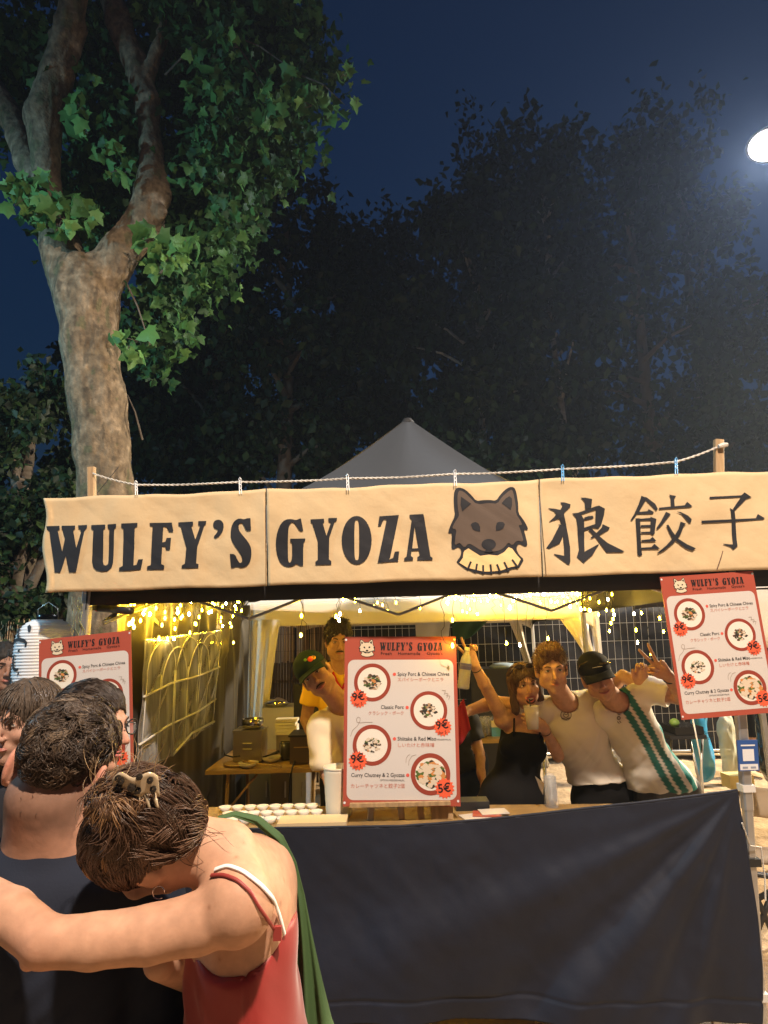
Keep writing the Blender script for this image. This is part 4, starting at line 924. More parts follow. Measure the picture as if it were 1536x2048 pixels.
MB().box((bx, 4.85, TZ+.222), (bw+.012, .232, .012)).build('lid', BR, sb)
for z in (.14, .10): MB().tube([(bx-.03, 4.738, TZ+z), (bx-.028, 4.728, TZ+z), (bx+.028, 4.728, TZ+z), (bx+.03, 4.738, TZ+z)], .005, 6).build('handle', STEEL, sb, True)
for dx in (-.08, .08): MB().box((bx+dx, 4.85, TZ+.008), (.03, .18, .015)).build('foot', mat('black_plastic', (.02, .02, .02), .4), sb)
tag(MB().lathe((bx+.015, 4.84, TZ+.229), [(.055, 0), (.075, .01), (.082, .04), (.078, .068), (.074, .07), (.07, .035), (.05, .012)], 24).build('steel_pot', mat('polished_steel', (.6, .58, .55), .12, 1.0), None, True), 'shiny round steel pot on top of the steamer box', 'pot')
wx = on(470, 4.75); tag(MB().lathe((wx+.05, 4.72, TZ+.001), [(.10, 0), (.12, .006), (.122, .014), (.11, .014), (.10, .008)], 24).build('wooden_plate', WOOD, None, True), 'round wooden plate partly under the steamer box', 'plate')
RB = mat('white_enamel', (.72, .66, .58), .3)
for px, Y, lb, nm in ((497, 4.60, 'white bowl holding a dark spoon at the table edge', 'bowl'), (543, 4.78, 'white bowl with black tongs near the dark cup', 'bowl')):
    t = thing(nm, lb, 'bowl', (on(px, Y), Y, TZ)); MB().lathe((on(px, Y), Y, TZ+.001), [(.03, 0), (.055, .012), (.072, .035), (.069, .037), (.05, .016), (.02, .008)], 22).build('body', RB, t, True)
    MB().lathe((on(px, Y), Y, TZ+.018), [(.05, 0), (.03, .006), (.001, .009)], 14, close=False).build('contents', mat('dark_sauce', (.08, .03, .015), .25), t, True)
cx = on(492, 4.60); m = MB(); m.lathe((cx+.005, 4.58, TZ+.05), [(.001, -.012), (.02, -.008), (.027, 0), (.024, .0)], 12, close=False); m.tube([(cx+.02, 4.575, TZ+.045), (cx+.12, 4.56, TZ+.028), (cx+.26, 4.55, TZ+.012)], [.008, .006, .008], 8)
tag(m.build('wooden_spoon', WOOD, None, True), 'wooden spoon lying out of the bowl across the table', 'spoon')
cx = on(543, 4.78); m = MB(); m.tube([(cx-.06, 4.76, TZ+.04), (cx+.05, 4.75, TZ+.07)], [.004, .009], 6); m.tube([(cx-.05, 4.79, TZ+.035), (cx+.055, 4.78, TZ+.075)], [.004, .009], 6); tag(m.build('tongs', mat('black_plastic', (.02, .02, .02), .4), None, True), 'black tongs resting in the second bowl', 'tongs')
cx = on(571, 4.85); tag(MB().lathe((cx, 4.85, TZ+.001), [(.036, 0), (.044, .06), (.045, .125), (.041, .126), (.038, .05)], 22).build('dark_cup', mat('smoked_glass', (.05, .045, .035), .1, coat=1), None, True), 'tall dark glass cup beside the white foam boxes', 'cup')
FO = mat('foam_white', (.74, .70, .62), .6)
for k in range(5):
    t = MB().box((on(572, 5.12)+random.uniform(-.01, .01), 5.15, TZ+.15+k*.024), (.17-.012*(k % 2), .13, .02)); o = t.build('foam_box', FO)
    tag(o, ['lowest white foam box of the stack behind the cup', 'second white foam box from the bottom of the stack', 'middle white foam box of the stack', 'white foam box second from the top of the stack', 'topmost white foam box of the stack behind the cup'][k], 'box', 'stacked foam boxes')
tag(MB().box((on(572, 5.12), 5.17, TZ+.07), (.15, .12, .138)).build('carton', mat('grey_carton', (.30, .26, .22), .8)), 'greyish carton under the white foam box stack', 'box')
t = thing('counter_oven', 'dark counter oven half hidden behind the cream tee shirt', 'oven', (on(603, 4.75), 4.75, TZ)); ox = on(606, 4.75)
MB().box((ox+.02, 4.78, TZ+.10), (.20, .26, .18)).build('case', mat('oven_brown', (.13, .10, .075), .35, .5), t); MB().box((ox+.02, 4.78, TZ+.195), (.22, .28, .012)).build('lid', mat('black_plastic', (.02, .02, .02), .4), t)
MB().tube([(ox-.05, 4.64, TZ+.12), (ox+.09, 4.64, TZ+.12)], .004, 6).build('handle', mat('brass', (.6, .4, .12), .3, 1), t)
# chalk board
t = thing('chalk_board', 'black chalk board with white scribbles behind the capped man', 'board', (P(620, 1420, 5.4).x, 5.4, 1.2))
a, b = P(588, 1368, 5.4), P(668, 1472, 5.4)
MB().box(((a.x+b.x)/2, 5.4, (a.z+b.z)/2), (b.x-a.x, .02, a.z-b.z)).build('board', mat('chalk_black', (.012, .012, .012), .6), t)
m = MB(); random.seed(4)
for k in range(5):
    yy = 1385+k*14; m.tube([P(604+i*2.6+random.uniform(-2, 2), yy+random.uniform(-6, 6), 5.385) for i in range(9)], .0022, 4)
m.build('chalk_scribble', mat('chalk_white', (.6, .6, .56), .9), t)
MB().box((b.x-.1, 5.46, a.z-.6), (.04, .04, 1.2)).build('support', WOOD, t)
# appliances below and behind the table
GRW = mat('white_appliance', (.55, .57, .58), .4); GRB = mat('brown_carton', (.20, .17, .13), .8)
for px0, px1, y0, y1, Y, m_, lb, nm in ((492, 540, 1545, 1640, 5.5, mat('bluegrey_appliance', (.30, .33, .36), .45), 'blue grey cool box under the yellow table', 'cool_box'), (541, 578, 1545, 1640, 5.45, GRB, 'brown carton standing under the yellow table', 'carton'),
        (584, 612, 1545, 1640, 5.5, GRW, 'narrow white appliance under the yellow table', 'freezer'), (524, 588, 1420, 1640, 6.0, mat('white_fridge', (.62, .60, .58), .4), 'white fridge behind the yellow table', 'fridge')):
    a, b = P(px0, y0, Y), P(px1, y1, Y); t = thing(nm, lb, 'box' if 'box' in nm or 'carton' in nm else 'appliance', ((a.x+b.x)/2, Y, 0)); zt = a.z
    MB().box(((a.x+b.x)/2, Y+.2, zt/2), (b.x-a.x, .4, zt)).build('body', m_, t); MB().box(((a.x+b.x)/2, Y+.2, zt+.008), (b.x-a.x+.01, .41, .016)).build('lid', m_, t)
    MB().box((b.x-.03, Y-.01, zt*.8), (.012, .015, .12)).build('handle', ALU, t)
cx = P(548, 1412, 5.95); tag(MB().lathe((cx.x, 6.1, P(524, 1420, 6.0).z+.02), [(.09, 0), (.12, .03), (.125, .035), (.05, .07), (.02, .08)], 22).build('pot_cover', mat('polished_steel', (.6, .58, .55), .12, 1.0), None, True), 'domed steel lid lying on the white fridge', 'lid')
m = MB(); m.tube([P(590, 1522, 4.6), P(585, 1535, 4.5), P(580, 1560, 4.5), P(578, 1600, 4.55), P(584, 1640, 4.6)], .006, 6); tag(m.build('power_cable', WIRE, None, True), 'black power cable hanging over the yellow table edge', 'cable')
m = MB(); m.tube([P(448, 1502, 4.6)+Vector((0, 0, 0)), P(450, 1510, 4.55), P(465, 1514, 4.55), P(480, 1512, 4.6)], .005, 6); tag(m.build('short_cable', WIRE, None, True), 'short black cable lying by the wooden plate', 'cable')
# ------------------------------------------------------------------ on the counter
def cz(x, y): return CTZ+.001
BOW = mat('white_bowl', (.70, .66, .58), .35)
bi = 0; proto = None
rows = [(3.28, 8), (3.17, 8), (3.07, 6)]; bl = ['back row', 'middle row', 'front row']; od = ['first', 'second', 'third', 'fourth', 'fifth', 'sixth', 'seventh', 'eighth']
for r_, (Y, n) in enumerate(rows):
    for k in range(n):
        x = P(450+k*25+(r_*8), 1630, Y).x; z = CTZ+.001
        if proto is None:
            proto = MB().lathe((x, Y, z), [(.014, 0), (.016, .004), (.031, .026), (.029, .026), (.012, .007)], 18).build('small_bowl', BOW, None, True); o = proto
            base_loc = Vector((x, Y, z)); off = o.location-base_loc
        else: o = proto.copy(); col.objects.link(o); o.location = Vector((x, Y, z))+off
        tag(o, f'small white dipping bowl, {od[k]} from the wall in the {bl[r_]} on the counter', 'bowl', 'small dipping bowls on the counter')
a = P(556, 1652, 2.99); b = P(694, 1652, 2.99)
tag(MB().box(((a.x+b.x)/2, 3.02, CTZ+.016), (b.x-a.x, .13, .03)).build('cream_tray', mat('cream_board', (.70, .55, .33), .5)), 'cream coloured tray lying at the counter edge left of the easel', 'tray')
c = P(676, 1600, 3.12); t = thing('tall_tub', 'tall white ribbed paper tub standing on the counter beside the menu board', 'tub', (c.x, 3.16, CTZ))
hh = P(676, 1537, 3.12).z-CTZ
MB().lathe((c.x, 3.16, CTZ+.001), [(.050, 0), (.058, .006), (.060, .02)]+[(.060+.010*k/10+(.0012 if k % 2 else 0), .02+(hh-.02)*k/10) for k in range(1, 11)]+[(.067, hh), (.064, hh-.04)], 28).build('body', mat('tub_white', (.66, .60, .48), .5), t, True)
MB().lathe((c.x, 3.16, CTZ+.001), [(.0725, hh-.006), (.074, hh), (.071, hh+.003), (.069, hh-.003)], 28, close=False).build('rim', mat('tub_white', (.66, .60, .48), .5), t, True)
ez = thing('easel', 'light wooden table easel carrying the large menu board', 'easel', (P(800, 1640, 3.1).x, 3.1, CTZ))
lz = P(800, 1606, 3.05)
MB().box((lz.x, 3.045, lz.z), (P(898, 1606, 3.05).x-P(698, 1606, 3.05).x, .05, .016)).build('ledge', WOOD, ez)
for px in (745, 802, 838):
    a = P(px, 1600, 3.09); MB().bar((a.x+(a.x-lz.x)*.1, 3.09, CTZ), (lz.x+(a.x-lz.x)*.6, 3.13, lz.z+.35), .028, .014, Vector((0, 1, 0))).build('leg', WOOD, ez)
MB().bar((lz.x, 3.26, CTZ), (lz.x, 3.14, lz.z+.3), .022, .014, Vector((0, 1, 0))).build('rear_leg', WOOD, ez)
for px0, px1, y0, lb, m_ in ((862, 905, 3.12, 'pale wooden block on the counter behind the easel foot', WOOD),):
    a, b = P(px0, 1640, y0), P(px1, 1640, y0); tag(MB().box(((a.x+b.x)/2, y0, CTZ+.045), (b.x-a.x, .1, .088)).build('wooden_block', m_), lb, 'block')
for k, (px, rz, m_, lb) in enumerate(((950, .3, PAPER, 'white leaflet lying flat on the counter'), (975, -.15, RED, 'red and white card on top of the leaflet'), (990, .1, PAPER, 'small white card beside the red card'))):
    c = P(px, 1632, 3.10); o = MB().box((0, 0, 0), (.13, .09, .003)).build('leaflet', m_); o.location = (c.x, 3.10+.02*k, CTZ+.003+.004*k); o.rotation_euler = (0, 0, rz); tag(o, lb, 'leaflet')
c = P(945, 1620, 3.22); tag(MB().box((c.x, 3.25, CTZ+.02), (.16, .1, .04)).build('black_tray', mat('black_plastic', (.02, .02, .02), .4)), 'low black box on the counter behind the leaflets', 'tray')
CLEAR = mat('clear_plastic', (.85, .88, .9), .15, trans=.75, alpha=.55, ior=1.3)
t = thing('cup_stack', 'stack of clear plastic cups in a wrapper by the black dress', 'cups', (P(1098, 1560, 3.2).x, 3.24, CTZ)); c = P(1100, 1560, 3.24)
for k in range(9):
    MB().lathe((c.x, 3.24, CTZ+.004+k*.011), [(.020, 0), (.027, .045), (.029, .045), (.022, .0)], 16).build('cup', CLEAR, t, True)
m = MB(); m.lathe((c.x, 3.24, CTZ), [(.034, 0), (.033, .06), (.034, .10), (.031, .135), (.018, .15), (.010, .155)], 9); m.build('wrapper', mat('clear_film', (.8, .82, .85), .2, alpha=.22), t)
tag(MB().add([P(1070, 1552, 3.2), P(1088, 1566, 3.15), P(1086, 1590, 3.2), P(1080, 1580, 3.25)], [(0, 1, 2), (0, 2, 3)]).build('napkin', PAPER), 'crumpled white napkin below the cup stack', 'napkin')
# ------------------------------------------------------------------ second table further back with cups
T2 = P(960, 1478, 5.2); t = thing('side_table', 'small folding table with clear cups behind the woman in black', 'table', (T2.x, 5.3, 0)); z2 = T2.z
MB().box((P(985, 1478, 5.2).x, 5.4, z2-.015), (.9, .45, .03)).build('tabletop', mat('table_wood'), t)
for dx in (-.4, .4):
    for y in (5.22, 5.58): MB().tube([(P(985, 1478, 5.2).x+dx, y, z2-.03), (P(985, 1478, 5.2).x+dx, y, 0)], .014, 8).build('leg', ALU, t, True)
for i, px in enumerate((965, 978)):
    o = MB().lathe((P(px, 1478, 5.3).x, 5.3+.05*i, z2+.001), [(.036, 0), (.05, .15), (.053, .15), (.04, 0)], 18).build('clear_tub', CLEAR, None, True); tag(o, ['clear tub on the back table nearer the menu board', 'clear tub on the back table next to the blue white box'][i], 'tub')
o = MB().box((P(997, 1478, 5.3).x, 5.35, z2+.035), (.10, .10, .07)); o = o.build('blue_box', mat('blue_card', (.10, .32, .55), .5)); tag(o, 'light blue carton on the back table', 'box')
tag(MB().box((P(997, 1478, 5.3).x, 5.35, z2+.095), (.10, .10, .048)).build('cream_box', mat('cream_card', (.7, .62, .45), .5)), 'cream carton stacked on the light blue carton', 'box')
# parked black bins / dark boxes at the fence
t = thing('black_bin', 'black wheeled bin against the fence with a pale bag on its lid', 'bin', (P(1000, 1400, 7.6).x, 7.6, 0)); a, b = P(940, 1345, 7.6), P(1040, 1345, 7.6)
MB().box(((a.x+b.x)/2, 7.8, a.z/2), (b.x-a.x, .5, a.z)).build('body', mat('black_plastic', (.02, .02, .02), .4), t); MB().box(((a.x+b.x)/2, 7.8, a.z+.02), (b.x-a.x+.06, .56, .04)).build('lid', mat('black_plastic', (.02, .02, .02), .4), t)
c = P(1010, 1340, 7.6); tag(MB().lathe((c.x, 7.7, a.z+.04), [(.15, 0), (.17, .02), (.12, .05), (.05, .06)], 12).build('pale_bag', mat('blue_white_film', (.4, .55, .75), .3), None, True), 'bluish white bag lying on the black bin', 'bag')
# ------------------------------------------------------------------ right side: trays, bags, barrier, other stall
t = thing('tray_table', 'small table with black trays right of the striped shirt', 'table', (P(1365, 1470, 5.6).x, 5.6, 0)); a = P(1330, 1472, 5.6); b = P(1402, 1472, 5.6)
MB().box(((a.x+b.x)/2, 5.7, a.z), (b.x-a.x, .4, .03)).build('tabletop', BLACKF, t)
for x in (a.x+.02, b.x-.02):
    for dx in (-.06, .06): MB().tube([(x+dx, 5.65, a.z), (x-dx, 5.7, 0)], .010, 6).build('leg', ALU, t, True)
tag(MB().box(((a.x+b.x)/2+.02, 5.66, a.z+.05), (.24, .3, .06)).build('black_tray', mat('glossy_black', (.015, .015, .015), .15)), 'glossy black food tray on the small table', 'tray')
tag(MB().lathe((a.x+.1, 5.62, a.z+.08), [(.03, 0), (.045, .02), (.035, .045), (.01, .06)], 10).build('green_bag', mat('green_film', (.20, .34, .08), .35), None, True), 'bright green bag on the black tray', 'bag')
def bag(name, label, px0, px1, py0, py1, Y, m_, cat='bag'):
    a, b = P(px0, py0, Y), P(px1, py1, Y); cx = (a.x+b.x)/2; r_ = (b.x-a.x)/2; H = a.z; v = []
    bd = Body(); bd.ell((cx, Y+r_*.5, H*.36), (r_, r_*.7, H*.38), k=.03); bd.ell((cx, Y+r_*.5, H*.72), (r_*.86, r_*.55, H*.3), k=.05); vv, q = bd.mesh(.02)
    n = vnormals(vv, q); vv = vv+n*(fnoise(vv, (14, 14, 5))*.03+fnoise(vv, (30, 30, 12), 2)*.012)[:, None]; vv[:, 2] = np.maximum(vv[:, 2], .002)
    return tag(link_mesh(name, vv, q, m_, None, True), label, cat)
bb = bag('blue_bag', 'glossy blue rubbish bag hanging full on its stand', 1378, 1432, 1405, 1508, 7.6, mat('blue_film', (.05, .32, .62), .22, coat=.6))
v, f = text_fill('Bio\nGarten', .06, 'CENTER'); c = P(1404, 1466, 7.6)
print_cx = [(c.x+x, 7.6+.5*(P(1432, 1405, 7.6).x-P(1378, 1405, 7.6).x)*.5-.13, c.z+y) for x, y, _ in v]; link_mesh('lettering', [(x, y-.05, z) for x, y, z in print_cx], f, mat('blue_print', (.01, .05, .12), .5), bb)
bag('clear_bag', 'pale translucent rubbish bag beside the blue one', 1434, 1482, 1425, 1508, 7.7, mat('pale_film', (.62, .66, .55), .3, alpha=.8))
bag('black_bag', 'black rubbish bag at the far right edge behind the bare legs', 1512, 1570, 1415, 1508, 7.3, mat('black_film', (.015, .015, .015), .2, coat=.5))
tag(MB().box((P(1458, 1500, 7.5).x, 7.4, .07), (.26, .2, .14)).build('yellow_crate', mat('pale_yellow', (.66, .55, .22), .6)), 'pale yellow box below the translucent bag', 'box')
m = MB(); m.tube([P(1383, 1425, 5.0), P(1402, 1520, 5.0), P(1408, 1600, 5.0)], .006, 6); tag(m.build('tent_pole_thin', WP, None, True), 'thin white rod slanting in front of the blue bag', 'rod')
t = thing('canvas_barrier', 'low beige canvas barrier on dark crossed legs behind the right pole', 'barrier', (P(1540, 1620, 4.6).x, 4.6, 0))
def bar_sheet(y0, y1, Y, px0=1490):
    a, b, c, d = P(px0, y0, Y), P(1720, y0+25, Y), P(1720, y1+30, Y), P(px0, y1, Y)
    v, f = sheet(lambda u, w_: (lambda p: Vector((p.x, p.y+.02*math.sin(w_*5+u*4), p.z)))(a.lerp(b, u).lerp(d.lerp(c, u), w_)), 14, 8, .003); link_mesh('canvas', v, f, mat('beige_canvas', (.40, .33, .25), .8, bump=.3, bscale=12), t, True)
bar_sheet(1572, 1630, 5.6); bar_sheet(1690, 1722, 3.9, 1476)
for (a, b) in (((1490, 1742), (1560, 1900)), ((1560, 1745), (1500, 1900)), ((1510, 1800), (1620, 1740)), ((1480, 1742), (1530, 2000))): MB().tube([P(*a, 3.9), P(*b, 3.9)], .016, 8).build('leg', mat('dark_tube', (.05, .05, .05), .4, .5), t, True)
MB().tube([P(1476, 1742, 3.9), P(1640, 1770, 3.9)], .016, 8).build('rail', mat('dark_tube'), t, True)
t = thing('neighbour_tent', 'cream tent edge of the next stall at the right side', 'tent', (P(1620, 1200, 5.0).x, 5.6, 0))
a = P(1488, 1180, 5.0)
def fn(u, v): return Vector((a.x+u*2.2, 5.0+v*2.2, a.z+.0+v*.6+.02*math.sin(u*20)))
v, f = sheet(fn, 20, 8, .004, (0, 0, 1)); link_mesh('roof_panel', v, f, WHITEF, t, True)
v, f = sheet(lambda u, v: Vector((a.x+u*2.2, 5.0+.01*math.sin(u*40), a.z-v*.45)), 30, 4, .003); link_mesh('valance', v, f, WHITEF, t, True)
for x in (a.x+.03, a.x+2.1): MB().bar((x, 5.03, 0), (x, 5.03, a.z), .04, .04).build('pole', ALU, t)
tag(MB().tube([FP(1517, 1130, .05), P(1532, 1165, 4.2)], .0045, 5).build('guy_line', ROPE), 'white guy line below the right end of the banner', 'line')
# black sign cloth with yellow letters
t = thing('letter_sign', 'black cloth sign with large yellow letters partly hidden under the banner', 'sign', (P(1300, 1180, 5.6).x, 5.6, 1.8)); a, b = P(1256, 1120, 5.6), P(1420, 1216, 5.6)
v, f = sheet(lambda u, v: Vector((a.x+(b.x-a.x)*u, 5.6+.01*math.sin(u*9), a.z+(b.z-a.z)*v+.02*math.sin(u*5)*v)), 20, 6, .003); link_mesh('cloth', v, f, mat('sign_black', (.02, .018, .018), .8), t, True)
YL = mat('sign_yellow', (.75, .52, .20), .6)
for ch, px, s in (('R', 1266, .30), ('o', 1318, .30), ('o', 1366, .30)):
    v, f = text_fill(ch, s, 'LEFT', .03); c = P(px, 1190, 5.58); link_mesh('letter', [(c.x+x, 5.575, c.z+y) for x, y, _ in v], f, YL, t)
# blue card on the right pole (its square code is left out)
c = rpole(1508); dr = (rpole(1700)-rpole(1400)).normalized(); t = thing('payment_card', 'blue payment card with a pale square fixed to the right pole', 'card', c); o = Vector((-.0, -.034, 0))
def cardpt(x, z): return c+o+Vector((x, 0, 0))+dr*(-z)
hw, hz = .043, .062
cb = MB(); q = [cardpt(-hw, hz), cardpt(hw, hz), cardpt(hw, -hz), cardpt(-hw, -hz)]; cb.add(q+[p+Vector((0, .006, 0)) for p in q], [(3, 2, 1, 0), (4, 5, 6, 7), (0, 1, 5, 4), (1, 2, 6, 5), (2, 3, 7, 6), (3, 0, 4, 7)]); cb.build('board', mat('card_blue', (.03, .09, .30), .35), t)
def patch(x0, x1, z0, z1, m_, nm, l): q = [cardpt(x0, z1), cardpt(x1, z1), cardpt(x1, z0), cardpt(x0, z0)]; MB().add([p+Vector((0, -l, 0)) for p in q], [(3, 2, 1, 0)]).build(nm, m_, t)
patch(-.024, .024, -.022, .026, mat('card_white', (.7, .72, .75), .4), 'pale_square', .001); patch(-.038, .038, -.058, -.034, mat('card_white'), 'foot_strip', .001); patch(-.028, -.006, -.052, -.044, mat('card_grey', (.25, .3, .4), .4), 'mark', .002); patch(.006, .028, -.052, -.044, mat('card_grey'), 'mark', .002); patch(-.03, .03, .038, .044, mat('card_white'), 'text_line', .001)
# ------------------------------------------------------------------ paper lantern
LY = 3.25; lc = P(90, 1300, LY); t0 = P(90, 1222, LY).z; rad = (P(148, 1400, LY).x-P(32, 1400, LY).x)/2*.96; hL = .72
lan = thing('paper_lantern', 'tall ribbed white paper lantern with black brush characters hanging at the left', 'lantern', (lc.x, LY, t0-hL))
def lr(z):   # z from top 0..1
    e = min(z, 1-z); return rad*(1.0-.55*math.exp(-e*hL/.035)) if e > 0 else rad*.5
prof = []; NR = 42
for i in range(NR*4+1):
    z = i/(NR*4); prof.append((lr(z)*(1+.0)-.0028*math.cos(i/4*2*math.pi)*-1, t0-.045-z*(hL-.07)))
lx = lc.x
MB().lathe((lx, LY, 0), prof, 48, close=False).build('paper_body', mat('lantern_paper', (.62, .66, .70), .7, emit=(.6, .75, .9), estr=.03), lan, True)
for zc in (t0-.035, t0-hL+.035): MB().lathe((lx, LY, zc), [(.046, -.014), (.050, -.012), (.050, .014), (.046, .016), (.040, .014)], 24).build('cap_ring', mat('black_lacquer', (.015, .015, .017), .25), lan, True)
MB().tube([(lx-.05, LY, t0-.02), (lx-.052, LY, t0+.01), (lx, LY, t0+.045), (lx+.05, LY, t0+.01), (lx+.05, LY, t0-.02)], .0025, 6).build('hanger_wire', STEEL, lan, True)
MB().tube([(lx, LY, t0+.04), (lx+.01, LY+.12, t0+.45), (lx+.1, LY+.5, t0+.9)], .002, 5).build('cord', WIRE, lan, True)
def lsurf(px, py, lift=0.0):
    d = ray(px, py); p = P(px, py, LY); dx = p.x-lx; z = p.z; r = max(.01, lr(min(1, max(0, (t0-.045-z)/(hL-.07)))))+.0045+lift
    dx = max(-r*.97, min(r*.97, dx*.985)); return Vector((lx+dx, LY-math.sqrt(max(1e-6, r*r-dx*dx)), z))
def ZL(pts): return [(x/5.12, 1200+y/5.12) for x, y in pts]
STR = [[(325, 240), (285, 275), (272, 330), (300, 325), (318, 300)], [(412, 262), (440, 290), (450, 330)], [(295, 358), (318, 368), (330, 378)], [(262, 445), (270, 410), (330, 400), (395, 412), (425, 435), (422, 475)], [(275, 550), (258, 610), (265, 680), (300, 705), (345, 690)],
       [(245, 785), (220, 825), (225, 880), (240, 870)], [(340, 810), (352, 850), (355, 885)], [(335, 505), (350, 520)], [(335, 735), (350, 745)]]
for s in STR:
    pts = ZL(s); L = []
    for a, b in zip(pts, pts[1:]):
        for k in range(6): L.append((a[0]+(b[0]-a[0])*k/6, a[1]+(b[1]-a[1])*k/6))
    L.append(pts[-1]); n = len(L); V = []; F_ = []
    for i, (x, y) in enumerate(L):
        a = L[max(0, i-1)]; b = L[min(n-1, i+1)]; dx, dy = b[0]-a[0], b[1]-a[1]; l = math.hypot(dx, dy)+1e-6; wv = 3.6*(.45+.55*math.sin(math.pi*(i+.6)/(n+.2)))
        V += [lsurf(x-dy/l*wv, y+dx/l*wv), lsurf(x+dy/l*wv, y-dx/l*wv)]
    F_ = [(2*i, 2*i+2, 2*i+3, 2*i+1) for i in range(n-1)]; link_mesh('brush_stroke', V, F_, INK, lan)
# loose cables beside the left pole
m = MB()
for k in range(5): m.tube(wob(P(146+k*4, 1195, 2.95), P(150+k*4+random.uniform(-4, 4), 1300, 2.95), 8, .008), .0028, 5)
tag(m.build('cable_bundle', mat('grey_green_cable', (.12, .15, .12), .6)), 'bundle of thin grey cables hanging beside the left pole', 'cables', kind='stuff')
t = thing('black_tube', 'black tube with a red end pointing out beneath the left end of the banner', 'tube', WPt(230, 1215)); a, b = FP(198, 1216, .14), WPt(262, 1222, .08)
MB().tube([a, b], .018, 10).build('body', mat('black_plastic'), t, True); MB().tube([a+(a-b).normalized()*.02, a], .019, 10).build('red_cap', mat('red_plastic', (.5, .03, .05), .4), t, True)
random.seed(11)
